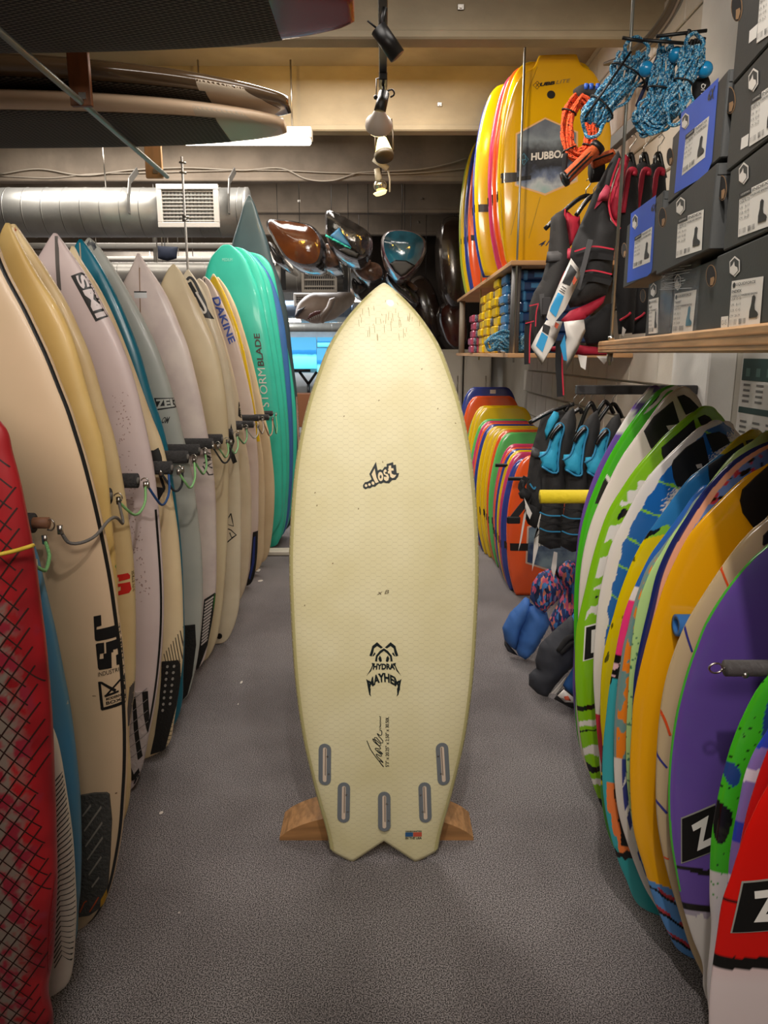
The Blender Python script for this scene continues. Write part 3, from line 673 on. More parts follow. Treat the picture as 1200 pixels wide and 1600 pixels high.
B.poly('logo_box', [(102, 429), (122, 421), (163, 493), (144, 502)], BLK); B.text('lettering', 'SMI', [(109, 429), (146, 497), (159, 492), (122, 426)], mat('logo_white', '#d8cccb', .45), bold=.03, off=.0026)
rr = random.Random(2); B.polys('dent', [ell(176 + (i % 23) * .55 + rr.uniform(-6, 9) + max(0, (yy := 610 + rr.uniform(0, 330)) - 610) * .13, yy, rr.uniform(.8, 2.2), rr.uniform(.5, 1.1), 6, rr.uniform(0, 3)) for i in range(120)], mat('dent_pink', '#a88c86', .5), off=.0006, h=None, kind='stuff')
B.polys('tail_pad', [[(209, 1082), (222, 1081), (232, 1190), (225, 1199), (213, 1225), (203, 1222), (199, 1180), (206, 1110)]], mat('pad_silver', '#bdb0ac', .6, bump=.5, bscale=60), thick=.005, h=.02)
B.polys('pad_stripe', [[(222, 1081), (231, 1080), (232, 1120), (228, 1150), (224, 1120)], [(207, 1090), (212, 1088), (216, 1150), (220, 1186), (213, 1192), (208, 1140)], [(199, 1190), (206, 1215), (214, 1205), (214, 1222), (202, 1226)]], BLKP, off=.0065)
B.lines('pad_groove', [[(199, 1160 + i * 18 - 60), (230, 1135 + i * 18 - 60)] for i in range(6)], .002, mat('groove_grey', '#8a817e', .7), off=.0072)
B.rail('rail_line', .002, .007, .04, .95, BLK, 1, off=.003)
B = lb(1.86, [(24, 364), (40, 386), (60, 414), (80, 444), (100, 476), (118, 514), (136, 554), (150, 598), (166, 652), (174, 674), (184, 716), (194, 770), (200, 810), (205, 845), (208, 870), (211, 920), (212, 960), (212, 1000), (211, 1060), (207, 1100), (200, 1145)], (8, 346), -.86, PYEL, 'pale yellow surfboard with a red letter logo, second of the yellow pair')
B.poly('red_letter', [(183, 898), (199, 896), (202, 900), (202, 905), (186, 908), (186, 902), (183, 902)], mat('red_print', '#c8241e', .45))
B.poly('red_letter', [(183, 912), (202, 910), (204, 922), (201, 927), (184, 930), (184, 924), (189, 922), (189, 916), (183, 917)], MATS['red_print'])
B.text('lettering', 'INDUSTRIES', [(209, 926), (207, 894), (203.5, 894), (205.5, 926)], mat('olive_print', '#5a4c22', .5), bold=.02)
B.lines('pinstripe', [[(210 - i * 1.6, 1065 + i * 2), (200 - i * 1, 1140)] for i in range(6)], .003, STRD)
B.line('stringer', [(8, 349), (9, 356)], .004, mat('stringer_red', '#a0542e', .5))
B = lb(1.69, [(10, 360), (30, 396), (50, 430), (66, 452), (86, 482), (104, 520), (118, 560), (132, 610), (146, 652), (158, 690), (166, 740), (170, 780), (174, 820), (178, 850), (181, 880), (184, 930), (186, 980), (187, 1040)], (-2, 344), -.86, YEL, 'deep yellow aged surfboard just behind the beige one with a black pinline')
B.poly('green_flash', [(176, 888), (181, 883), (183, 905), (184, 925), (182, 930), (179, 905)], mat('green_print', '#3d8a2c', .45))
JB = lb(1.50, [(0, 416), (16, 446), (34, 476), (52, 512), (68, 544), (80, 570), (94, 606), (106, 632), (115, 658), (120, 674), (132, 710), (142, 746), (152, 784), (160, 818), (170, 866), (178, 908), (186, 965), (193, 1020), (197, 1080), (199, 1140), (198, 1200), (195, 1243), (191, 1291), (184, 1333), (174, 1380), (163, 1411), (149, 1437), (132, 1454), (117, 1461)], (-.86, 1.50, 1.80), -.80, JSM, 'big beige surfboard with a black pinline, black letter logo and grey tail pad', T=.05, rows=160)
JB.rail('pinline', .001, .0065, .03, JB.Ln - .1, BLK, 1, n=120)
E3b = lambda x, y: (x / 5, 940 + y / 5)
JB.polys('logo', [[E3b(*p) for p in q] for q in [
    [(735, 112), (790, 103), (795, 185), (760, 195), (758, 215), (915, 190), (910, 160), (920, 155), (932, 280), (765, 305), (750, 300), (745, 285)],
    [(752, 330), (765, 322), (815, 318), (818, 400), (785, 405), (782, 445), (812, 442), (810, 405), (868, 398), (872, 520), (780, 530), (770, 515)],
    [(828, 318), (925, 298), (938, 310), (948, 490), (935, 500), (905, 503), (900, 425), (915, 420), (915, 375), (880, 380), (882, 398), (832, 402)]]], BLK)
JB.text('lettering', 'INDUSTRIES', [E3b(772, 582), E3b(958, 545), E3b(955, 515), E3b(770, 548)], BLK, bold=.0)
JB.polys('badge', [[E3b(*p) for p in q] for q in [
    [(770, 622), (790, 620), (812, 825), (800, 848), (790, 838)], [(800, 848), (806, 825), (952, 790), (968, 800), (960, 815)], [(945, 595), (955, 585), (968, 800), (950, 792)], [(770, 622), (800, 622), (905, 690), (895, 712)], [(955, 585), (948, 612), (830, 742), (815, 738)], [(818, 728), (920, 700), (922, 715), (825, 745)]]], BLK)
JB.text('lettering', 'MODERN', [E3b(832, 770), E3b(938, 748), E3b(936, 728), E3b(830, 750)], BLK, bold=.03); JB.text('lettering', 'BOX', [E3b(832, 805), E3b(944, 782), E3b(940, 760), E3b(830, 780)], BLK, bold=.02)
E8 = lambda x, y: (x / 3.557, 1150 + y / 3.557)
JB.poly('tail_pad', [E8(*q) for q in [(425, 335), (520, 318), (590, 318), (605, 330), (615, 480), (600, 700), (585, 840), (570, 920), (540, 990), (480, 1030), (420, 1040)]], GRYP, thick=.006, h=.02)
JB.polys('pad_slot', [[E8(x0, y0), E8(x1, y1), E8(x1 + 4, y1 + 12), E8(x0 + 4, y0 + 8)] for x0, y0, x1, y1 in [(458, 440, 505, 375), (466, 525, 563, 385), (470, 615, 566, 475), (478, 692, 566, 562), (484, 782, 556, 675), (498, 855, 540, 795)]], mat('pad_slot', '#8c867c', .7), off=.0075)
JB.lines('pad_accent', [[E8(428, 1010), E8(455, 950), E8(470, 938)], [E8(482, 1008), E8(515, 955), E8(535, 920)]], .003, mat('pad_orange', '#c0502a', .6), off=.0078)
JB.poly('pad_accent', [E8(*q) for q in [(538, 990), (545, 940), (578, 880), (576, 920), (556, 975)]], mat('pad_yellow', '#b98a1e', .6), off=.0078, label='yellow corner')
JB.polys('scuff', [[E3b(*p) for p in q] for q in [[(725, 730), (750, 731), (755, 735), (725, 735)], [(890, 1510), (905, 1508), (903, 1520), (888, 1520)]]], mat('scuff_brown2', '#6d5640', .6), off=.0006, kind='stuff')
# blue board and red board nearest the camera
BB = lb(1.385, [(47, 846), (54, 860), (66, 910), (78, 958), (86, 990), (98, 1050), (108, 1100), (116, 1160), (122, 1220), (124, 1243), (125, 1319), (122, 1403), (117, 1437)], (-1.02, 1.385, 1.55), -.86, gm('blue_board', '#3f7fa6', '#5a7d88', sc=2.2), 'faded blue surfboard squeezed between the red board and the beige one', T=.07, autotail=True)
BB.poly('ding_repair', [(92, 1065), (97, 1060), (104, 1080), (107, 1105), (103, 1112), (97, 1108), (99, 1090)], mat('ding', '#9fa39a', .6))
WB = lb(1.285, [(83, 1140), (92, 1170), (100, 1215), (107, 1262), (113, 1310), (116, 1370), (117, 1431), (114, 1473), (110, 1515), (98, 1552), (79, 1580)], (-1.0, 1.285, 1.25), -.80, gm('offwhite_board', '#ddd0c0', '#cfc2b2'), 'off-white surfboard with black pinstripes along its tail, at the feet of the red board', T=.05)
WB.lines('pinstripe', [[(80, 1228 + i * 8.4), (92 + .0 * i, 1214 + i * 8.2), (113.5 + (i * .25 if i < 22 else 5 - (i - 22) * 1.1), 1180 + i * 9.6)] for i in range(36)], .0022, mat('pin_black', '#1b1712', .5), off=.0025)
def redcol(u, t, hw, fb):
    e = hw - u
    k = fbm(u * 9, t * 9, 1) + .5; q = fbm(u * 30, t * 30, 7); z = (e - .028) / .05
    base = mixc(lin('#7e1218'), lin('#a81c22'), k)
    wear = max(0, min(1, (z + q * .9) * 2.2)) if t < .96 else max(0, min(1, (z + q * .9 - .5) * 2))
    return mixc(base, mixc(lin('#7c7468'), lin('#8c2434'), max(0, min(1, .35 + q * 2.6))), wear * .9)
def diamonds(B, m, u0, u1, t0, t1, sp, wd, seed=1):
    rr = random.Random(seed); L_ = []
    k = -60
    while k < 140:
        for sgn in (1, -1):
            pts = []
            for i in range(40):
                t = t0 + (t1 - t0) * i / 39
                u = (k * sp - sgn * (t - t0) * .72) if sgn > 0 else (k * sp + (t - t0) * 1.0 - 1.)
                u += .004 * noise.noise(Vector((t * 9, k * 3.3, sgn)))
                if u0 < u < min(u1, B.hw(t) - .002): pts.append((u, t))
                else:
                    if len(pts) > 1: L_.append(pts)
                    pts = []
            if len(pts) > 1: L_.append(pts)
        k += 1
    return B.lines('diamond_line', L_, wd, m, px=False, off=.001, kind=None)
RB = lb(1.18, [(0, 670), (12, 708), (26, 754), (40, 814), (52, 870), (65, 958), (71, 1000), (78, 1070), (83, 1140), (85, 1200), (87, 1262), (88, 1320), (88, 1380), (85, 1440), (80, 1500), (70, 1560)], (-.97, 1.18, 1.50), -.74, paint_mat('painted_worn', .4, .25), 'worn red surfboard with black diamond lattice and rubbed-off paint at the left edge', T=.06, rows=420, col=redcol)
diamonds(RB, mat('lattice_black', '#2b120c', .5), -.1, .35, .02, 1.35, .030, .0024)
RB.poly('red_rail', [(84, 1305), (90, 1325), (95, 1375), (93, 1487), (84, 1500), (73, 1543), (65, 1560), (72, 1450), (82, 1350)], mat('rail_red', '#8c1016', .4), off=.002)
# pegs with foam sleeves, hooks and bungee cords
FOAM = mat('foam_sleeve', '#3d3b3b', .9, bump=.6, bscale=160, var=.2, vscale=80); WOOD = mat('peg_wood', '#8a5e44', .6); STEEL = mat('hook_steel', '#b9b4ac', .3, 1.)
POST = mat('rack_post', '#6f6a64', .6)
rack = st(obox('trim_%d' % n, (-1.42, 3.3, .62), (.06, 4.4, 1.24), mat('rack_board', '#b49a78', .6, var=.2, vscale=4, stretch=(1, 6, 1)), bev=.004)); n += 1
pegs = [(62, 817, 1.425, .040, 'grey foam-covered peg with a bare wooden end, next to the red board'), (172, 775, 1.775, .034, 'foam peg between the deep yellow board and the pale yellow one'), (215, 751, 1.97, .033, 'foam peg crossing the upper part of the lilac-white board'), (268, 731, 2.165, .026, 'short foam peg in front of the cream board with pinstriped tail'), (293, 714, 2.335, .036, 'long foam peg over the teal and grey boards'),
        (311, 703, 2.54, .034, 'foam peg over the grey-washed board'), (332, 693, 2.79, .03, 'thin foam peg beside the scribbled drawing'), (347, 686, 3.0, .034, 'foam peg above the blank cream board'), (363, 676, 3.2, .03, 'long foam peg above the line emblem board'), (378, 666, 3.55, .034, 'foam peg between the ivory and pale cream boards'), (396, 663, 3.7, .03, 'foam peg in front of the narrow pale cream board'), (404, 653, 4.0, .032, 'foam peg in front of the blue lettered board'), (420, 652, 4.32, .03, 'foam peg over the yellow-striped board'), (426, 646, 4.82, .03, 'foam peg in front of the turquoise soft board')]
peg_end = []
for i, (px, py, y, r, l) in enumerate(pegs):
    e = aty(px, py, y); o = empty('rack_peg', (-1.38, y, e.z), l, 'peg', 'foam-covered rack pegs')
    ln = e.x + 1.38
    MB().tube([(0, 0, 0), (ln + .004, 0, 0)], .009, 10).build('peg_rod', WOOD if i < 1 else POST, o)
    MB().tube([(.02, 0, 0), (ln - (.012 if i == 0 else .0), 0, 0)], .0205 if i < 8 else .018, 18).build('foam_sleeve', FOAM, o)
    if i == 0: MB().tube([(ln - .02, 0, 0), (ln + .018, 0, 0)], .012, 12).build('wooden_end', WOOD, o)
    hk = [Vector((ln + .01, 0, 0))] + [Vector((ln + .02 + .010 * math.cos(q), 0, -.004 + .012 * math.sin(q))) for q in [2.4, 1.2, 0, -1.2, -2.2]]
    MB().tube(spline(hk, 3), .0018, 6).build('screw_hook', STEEL, o)
    peg_end.append(Vector((e.x + .022, y - .004, e.z - .014)))
def bungee(a, b_, sag, rgb, label, r=.0036, mid=None):
    a = Vector(a); b_ = Vector(b_); P = [a] + [a.lerp(b_, k) + Vector((0.01, 0, -sag * 4 * k * (1 - k))) for k in (.2, .4, .6, .8)] + [b_]
    if mid: P = [a] + [Vector(q) for q in mid] + [b_]
    o = MB().tube([p - a for p in spline(P, 5)], r, 8).build('bungee_cord', mat('cord_' + rgb[1:], rgb, .6, bump=.4, bscale=300), None, a)
    tag(o, label, 'cord', 'bungee cords of the left rack')
    for q in (a, b_): MB().tube([q - a + Vector((0, 0, .012)), q - a + Vector((0, 0, -.006))], r * 1.7, 8).build('end_clip', STEEL, o)
    return o
bungee(peg_end[0] + Vector((.02, 0, -.002)), peg_end[1], .1, '#6a6560', 'grey bungee cord from the nearest peg round the beige board to the next peg', mid=[(-.64, 1.43, 1.02), (-.605, 1.455, 1.025), (-.588, 1.50, 1.05), (-.60, 1.58, 1.04), (-.63, 1.70, 1.0)])
bungee(peg_end[0] + Vector((-.008, -.01, -.02)), aty(54, 884, 1.27), .03, '#7fbf7a', 'green bungee cord hanging from the nearest peg behind the red board')
bungee(peg_end[1], peg_end[2], .055, '#8cc47e', 'green bungee cord between the pegs of the two yellow boards')
bungee(peg_end[2] + Vector((.006, 0, 0)), peg_end[3] + Vector((-.03, 0, .0)), .075, '#1d4f8c', 'blue bungee cord across the lilac-white board')
bungee(peg_end[3] + Vector((-.05, -.01, 0)), peg_end[3] + Vector((0, .04, 0)), .06, '#22242a', 'black bungee loop on the dark lettered cream board')
bungee(peg_end[3], peg_end[4], .065, '#90cc84', 'green bungee cord across the teal board')
bungee(peg_end[4], peg_end[5], .055, '#7fb574', 'green bungee cord across the grey-washed board')
bungee(peg_end[6] + Vector((-.02, 0, 0)), peg_end[6] + Vector((.04, .05, .01)), .07, '#24211f', 'black bungee loop over the scribbled drawing')
bungee(peg_end[6], peg_end[7], .05, '#86b87a', 'green bungee cord left of the ivory board')
bungee(peg_end[7], peg_end[8], .06, '#8cc48a', 'green bungee cord in front of the black curve on the ivory board')
bungee(peg_end[8], peg_end[9], .05, '#5f9f66', 'green bungee cord right of the black curve on the ivory board')
bungee(peg_end[9], peg_end[10], .05, '#a9a59a', 'pale bungee cord on the narrow pale cream board')
bungee(peg_end[10], peg_end[11], .05, '#9c8f80', 'beige bungee cord on the blue lettered board')
bungee(peg_end[11], peg_end[12], .09, '#b58a70', 'brown bungee cord on the yellow-striped board')
bungee(peg_end[12], peg_end[13], .10, '#78b080', 'green bungee cord in front of the turquoise board')
yc = [aty(-30, 872, 1.12), aty(0, 866, 1.135), aty(26, 860, 1.14), aty(46, 854, 1.14), aty(52, 852, 1.15)]
tag(MB().tube([p - yc[0] for p in spline(yc, 5)], .0035, 8).build('bungee_cord', mat('cord_yellow', '#d9b83a', .6), None, yc[0]), 'yellow cord across the front of the red board', 'cord')
# debris on the carpet
for px, py, s_, l in [(403, 892, 9, 'white paper scrap at the foot of the far cream board'), (407, 908, 8, 'white paper scrap nearer, left of the fish board'), (377, 1067, 6, 'round white paper scrap in the aisle, left of the fish board'), (252, 1271, 6, 'white paper scrap on the carpet, lower left'), (372, 1101, 3, 'tiny white crumb on the carpet, left aisle'), (280, 1427, 3, 'tiny crumb on the carpet at lower left')]:
    q = onplane(px, py, (0, 0, .001), Vector((0, 0, 1))); rr = random.Random(px)
    s2 = s_ / FOC * q.length * .55
    me = mesh([(s2 * math.cos(i * 1.05) * rr.uniform(.6, 1.2), s2 * 1.6 * math.sin(i * 1.05) * rr.uniform(.6, 1.2), .002 + rr.uniform(0, .003)) for i in range(6)] + [(0, 0, .006)], [(i, (i + 1) % 6, 6) for i in range(6)])
    tag(link('paper_scrap', me, mat('paper', '#d9d2c8', .8), None, (q.x, q.y, 0)), l, 'scrap')
q = onplane(436, 862, (0, 0, .02), Vector((0, 0, 1)))
o = obox('floor_foot', (q.x + .0, q.y, .02), (.16, .10, .035), mat('white_foot', '#d8d0c0', .5), bev=.008); tag(o, 'white foot of a stand on the floor beside the turquoise boards', 'foot')
# ---------------------------------------------------------------- right rack of wakesurf boards
PM = paint_mat('painted_gloss', .16, .6)
PAD = mat('eva_black', '#100f10', .55, bump=.1, bscale=200); DOTW = mat('handle_white', '#cfc6bd', .5)
def n1(x, y, z=0): return noise.noise(Vector((x, y, z)))
def rb(y, edge, col, label, tipx=.885, tipz=1.32, tailx=.79, T=.030, rows=360, cols=150, **k):
    tp = Vector((tipx, y, tipz))
    return Plank('wakesurf_board', (tailx, y, .004), tp, edge=edge, side=-1, T=T, rock=-.03, m=PM, col=col, label=label, cat='wakesurf board', point=False, rows=rows, cols=cols, p=5, **k)
def tipof(px, py, y): q = aty(px, py, y); return dict(tipx=q.x, tipz=q.z)
LW, LK = lin('#e3dcd6'), lin('#141312')
def C_purple1(u, t, hw, fb):
    e = u + hw; return mixc(lin('#6a4c9c'), LW, 1 if (t > 1.15 and n1(u * 18, t * 18) > .1) else 0)
rb(2.28, [(1003, 612), (990, 626), (960, 675), (929, 736), (907, 807), (900, 862), (897, 917), (897, 1000)], C_purple1, 'purple wakesurf board farthest back in the rack', **tipof(1018, 601, 2.28), rows=90, cols=16)
def C_green2(u, t, hw, fb):
    e = u + hw
    if t > .86: 
        k = n1(u * 14, t * 9, 3)
        if e > .016 and t > .93: return LK if k > .12 else (LW if k > -.05 else lin('#3fae1e'))
    return lin('#46b41e') if e < .075 or t < 1. else LW
rb(2.21, [(1035, 603), (1020, 611), (990, 648), (960, 693), (938, 736), (914, 800), (902, 862), (897, 930), (897, 1000), (900, 1060)], C_green2, 'green wakesurf board with black and white splashes behind the all-white one', **tipof(1046, 601, 2.21))
def C_white(u, t, hw, fb): return lin('#e6d9d0')
B = rb(2.12, [(1050, 607), (1034, 618), (1015, 645), (990, 681), (967, 715), (949, 752), (932, 790), (921, 820), (911, 862), (906, 900), (903, 960), (903, 1020)], C_white, 'white wakesurf board with black traction pads on its nose', **tipof(1062, 603, 2.12), rows=120, cols=24)
B.polys('traction_pad', [[(1046, 626), (1018, 650), (1003, 673), (1013, 698), (1024, 714), (1060, 700), (1056, 657)], [(1053, 619), (1063, 616), (1072, 621), (1088, 637), (1067, 647)]], PAD, thick=.003)
B.polys('pad_line', [[(1036, 664), (1052, 662), (1052, 668), (1040, 671)]], DOTW, off=.0045)
def C_lime(u, t, hw, fb):
    e = u + hw; c = lin('#84c018'); k = n1(u * 10 + t * 6, t * 22 - u * 14, 5) + .4 * n1(u * 40, t * 40)
    if .60 < t < 1.16 and e > .018 and k > .02: c = LW
    elif .62 < t < 1.2 and k < -.42 and e > .03: c = LK
    if t < .40:
        z = t - .012 * math.sin(u * 30) - u * .10 + .02 * n1(u * 30, t * 10)
        for a, b_, cc in ((.372, .388, LK), (.31, .332, LW), (.288, .294, LK), (.205, .235, LW), (.155, .175, LK), (.105, .13, LW), (.03, .05, LK)):
            if a < z < b_: c = cc
    return c
B = rb(1.99, [(1080, 640), (1072, 645), (1034, 678), (1015, 700), (990, 730), (967, 765), (949, 796), (935, 835), (924, 875), (914, 920), (906, 955), (900, 985), (898, 1033), (899, 1075), (902, 1113), (909, 1167), (920, 1207), (933, 1244), (943, 1261)], C_lime, 'lime green wakesurf board with white splashes and a numbered black label', **tipof(1098, 633, 1.99))
B.polys('traction_pad', [[(1078, 655), (1030, 698), (1030, 708), (1033, 716), (1060, 710), (1084, 680)], [(1085, 652), (1095, 647), (1102, 650), (1112, 664), (1090, 663)]], PAD, thick=.003)
B.poly('label_border', [(914, 979), (932, 973), (940, 1024), (911, 1034)], WHT); B.poly('label_box', [(916, 980.5), (934, 975), (940, 1023), (913, 1031.5)], BLK, off=.002)
B.text('lettering', '1', [(923, 1020), (931, 1018), (933, 982), (924, 984)], WHT, off=.003, bold=.05)
rb(1.925, [(1112, 666), (1096, 676), (1075, 692), (1050, 716), (1025, 745), (1003, 780), (985, 815), (968, 855), (955, 900), (948, 960), (946, 1020)], C_white, 'plain white wakesurf board whose nose shows behind the blue and white one', rows=100, cols=20, **tipof(1128, 656, 1.925))
def C_blue(u, t, hw, fb):
    e = u + hw; k = n1(u * 60, t * 26, 2)
    if e < .028 + .010 * k: return mixc(LW, lin('#cf2a3c'), 1 if t < .40 and e < .02 else 0)
    g = (e - .045) / .10; sp = n1(u * 260, t * 260, 4) * .45 + n1(u * 8, t * 5, 9) * .8
    c = mixc(lin('#1f66b4'), LW, 1 if g + sp > .58 else 0)
    if t < .5: c = lin('#1f66b4')
    st_ = (t * 1.0 + u * .35 + .010 * n1(u * 30, t * 5)) % .085
    if st_ < .005 + .004 * n1(u * 50, t * 50, 6) and t > .35: c = lin('#8ccc30')
    return c
B = rb(1.86, [(1098, 660), (1083, 667), (1066, 683), (1045, 703), (1023, 726), (1004, 750), (988, 778), (976, 802), (962, 830), (951, 857), (944, 887), (938, 917), (933, 950), (930, 985), (928, 1007), (927, 1060), (930, 1113), (935, 1170), (942, 1215)], C_blue, 'blue and white sprayed wakesurf board with green drips and a white rail', **tipof(1112, 655, 1.86))
B.polys('traction_pad', [[(1092, 681), (1067, 697), (1048, 717), (1045, 725), (1048, 745), (1053, 757), (1070, 760), (1102, 720)], [(1097, 677), (1117, 673), (1127, 678), (1134, 690), (1108, 705)]], PAD, thick=.003)
B.poly('pad_line', [(1081, 724), (1090, 722), (1092, 728), (1084, 730)], DOTW, off=.0045)
def C_yel(u, t, hw, fb):
    e = u + hw; k = n1(u * 20, t * 20, 8)
    if t > 1.16: return lin('#c9b414')
    if t > .97 + .15 * e + .03 * k: return lin('#2f78b0')
    if t > .94 + .15 * e + .03 * k: return lin('#86c030') if k > 0 else LK
    if t < .37 and t > .27: return LK if n1(u * 12, t * 60) > -.25 else lin('#d9bc00')
    if t < .26: return lin('#4aa83a')
    return lin('#dcc400') if n1(u * 90, t * 22, 3) > -.52 or t < .6 else lin('#5a5410')
B = rb(1.73, [(1156, 674), (1144, 681), (1116, 708), (1092, 728), (1072, 744), (1052, 770), (1034, 796), (1014, 825), (998, 851), (985, 878), (976, 901), (966, 930), (958, 960), (951, 985), (945, 1010), (940, 1045), (938, 1087), (938, 1127), (941, 1160)], C_yel, 'yellow wakesurf board with a blue and black nose', **tipof(1170, 669, 1.73))
B.polys('traction_pad', [[(1153, 690), (1102, 725), (1102, 740), (1104, 752), (1130, 750), (1160, 712)], [(1158, 687), (1168, 684), (1178, 686), (1190, 700), (1161, 696)]], PAD, thick=.003)
def C_teal(u, t, hw, fb):
    if t > .86: c = lin('#2a64b4')
    elif t > .83: c = LW
    elif t > .695: c = lin('#ee3a7e')
    elif t > .675: c = LK
    elif t > .64: c = lin('#e6b8bc') if n1(u * 70, t * 70) > -.1 else LK
    elif t > .62: c = LK if n1(u * 50, t * 50) > -.3 else lin('#3aa6ae')
    elif t > .20: c = lin('#3aa6ae')
    else: c = lin('#2f9a9c')
    e = u + hw
    if .205 < t < .50 and fb > 0:
        d = (e - .025 - .24 * max(0, t - .34)) + .02 * n1(u * 80, t * 12)
        if 0 < d < .03 + (.04 if t > .4 else .0): return LK
    if .175 < t < .37 and e > .008 + .012 * n1(u * 60, t * 8): c = lin('#f2803e')
    if abs(t - .175 - .18 * e) < .012 + .012 * n1(u * 90, t * 9): c = LK
    return c
B = rb(1.56, [(1089, 758), (1059, 799), (1034, 835), (1015, 862), (1001, 890), (984, 928), (973, 961), (965, 997), (959, 1033), (952, 1073), (946, 1127), (942, 1167), (941, 1225), (947, 1275), (961, 1332), (975, 1367), (1000, 1412), (1028, 1440), (1110, 752), (1140, 722), (1170, 704), (1200, 696)], C_teal, 'teal and orange wakesurf board with a pink band and black brush marks', T=.03, **tipof(1245, 690, 1.56))
def C_orange(u, t, hw, fb):
    e = u + hw
    if t > .46:
        c = lin('#f08424') if n1(u * 60, t * 34, 2) > -.12 else lin('#6f9494')
        if e < .005: c = lin('#7e8f8c')
        return c
    k = n1(u * 70, t * 9, 4)
    if e < .016: return lin('#ddd4cc')
    if t < .12: return mixc(lin('#b27a94'), LW, .5 + k)
    return lin('#2b3a86') if k + (t - .27) * 2.4 > -.02 else LW
rb(1.525, [(1080, 778), (1062, 808), (1034, 849), (1009, 884), (994, 925), (985, 957), (979, 985), (973, 1007), (967, 1050), (964, 1073), (960, 1127), (959, 1167), (960, 1220), (966, 1270), (984, 1330), (1003, 1378), (1018, 1404), (1108, 752), (1138, 717), (1170, 697), (1200, 688)], C_orange, 'orange-patterned wakesurf board with a grey rail and navy brushed tail', T=.024, **tipof(1245, 682, 1.525))
def C_lg(u, t, hw, fb):
    e = u + hw; k = n1(u * 120, t * 120)
    if e < .035: return lin('#b8da8c') if k > -.35 or t > .8 else lin('#3f7a5a')
    return lin('#e0d6cc') if t < .35 else lin('#a9d8a0')
rb(1.495, [(1169, 684), (1136, 708), (1105, 747), (1072, 796), (1045, 835), (1030, 862), (1017, 884), (1004, 915), (995, 945), (990, 975), (986, 1007), (983, 1050), (981, 1087), (979, 1127), (978, 1167), (980, 1230), (990, 1300), (1002, 1345), (1022, 1400), (1052, 1445)], C_lg, 'pale green speckled wakesurf board edge', T=.024, **tipof(1225, 664, 1.495))
def C_bp(u, t, hw, fb):
    e = u + hw; k = n1(u * 55, t * 55, 1); q = n1(u * 60, t * 60, 21)
    if e < .012: return lin('#1d2a68')
    if e < .026: return lin('#efae8e')
    if e < .09:
        if k < -.20: return LK
        if q > .22: return lin('#c83c4c')
        return lin('#6c90d0')
    return lin('#d42c30') if e < .105 else lin('#e8dccc')
rb(1.465, [(1200, 683), (1171, 695), (1149, 708), (1127, 725), (1108, 745), (1090, 768), (1067, 805), (1042, 849), (1023, 895), (1012, 945), (1003, 985), (996, 1020), (990, 1060), (988, 1110), (987, 1180), (992, 1250), (1002, 1310), (1020, 1370), (1052, 1440), (1082, 1480)], C_bp, 'blue wakesurf board dotted black and red with a peach rail', T=.024, **tipof(1260, 668, 1.465))
def C_oy(u, t, hw, fb):
    e = u + hw
    edge_ = .215 - .30 * (e - .02) if e < .2 else .16
    if t < edge_ + .0 + .0: 
        z = (t + u * .55 + .004 * n1(u * 40, t * 40)) % .044
        k = n1(u * 16, t * 16, 3)
        c = lin('#5a92d0')
        if z < .0065 and k > -.25: c = LK
        elif z < .014 and k > .05: c = lin('#b83a44')
        return c
    return lin('#f0ac10')
B = rb(1.425, [(1200, 714), (1155, 744), (1114, 785), (1092, 809), (1072, 835), (1058, 862), (1045, 890), (1034, 918), (1026, 945), (1018, 970), (1010, 1000), (1002, 1033), (994, 1070), (989, 1100), (987, 1135), (985, 1167), (984, 1200), (985, 1245), (988, 1287), (995, 1320), (1005, 1352), (1017, 1395), (1040, 1450), (1060, 1480), (1085, 1510)], C_oy, 'amber yellow wakesurf board with a black pad and blue striped tail')
B.polys('traction_pad', [[(1200, 722), (1176, 742), (1155, 763), (1151, 780), (1155, 799), (1171, 821), (1200, 812), (1230, 800), (1230, 705)]], PAD, thick=.003)
B.poly('pad_line', [(1196, 773), (1203, 772), (1206, 796), (1198, 790)], DOTW, off=.0045)
def C_tan(u, t, hw, fb): return lin('#cdb48c')
B = rb(1.345, [(1200, 799), (1169, 824), (1138, 862), (1114, 898), (1092, 934), (1072, 967), (1061, 992), (1051, 1020), (1043, 1045), (1034, 1087), (1028, 1140), (1025, 1193), (1024, 1247), (1027, 1290), (1033, 1325), (1045, 1375), (1060, 1425), (1075, 1475), (1090, 1508), (1107, 1538)], C_tan, 'tan wakesurf board with thin orange and blue squiggles', rows=120, cols=24)
B.poly('traction_pad', [(1203, 818), (1188, 835), (1187, 849), (1200, 842)], PAD, thick=.003)
OR_ = mat('orange_squiggle', '#e05424', .3); NV = mat('navy_squiggle', '#3a3a86', .3)
B.line('squiggle', [(1124, 880), (1130, 900), (1136, 916)], .004, OR_); B.line('squiggle', [(1031, 1108), (1040, 1126), (1048, 1150)], .005, OR_); B.line('squiggle', [(1038, 1343), (1046, 1344)], .004, OR_)
B.line('squiggle', [(1070, 974), (1074, 995), (1081, 1018)], .004, NV); B.line('squiggle', [(1024, 1168), (1031, 1186), (1043, 1201)], .004, NV); B.line('squiggle', [(1024, 1252), (1032, 1260), (1043, 1272)], .005, NV)
def C_pur(u, t, hw, fb):
    e = u + hw
    if e < .0035 and t > .30: return lin('#4fb43a')
    if t < .262: return LW if t < .25 + .01 * n1(u * 80, t * 80) else mixc(lin('#5c3f8c'), LW, .5)
    z = t - .355 - .012 * n1(u * 20, 1)
    if abs(z + .1 * (e - .05)) < .011 - abs(e - .12) * .06: return LK
    if t < .275: return LK if e < .06 else lin('#5c3f8c')
    return lin('#6c50a6')
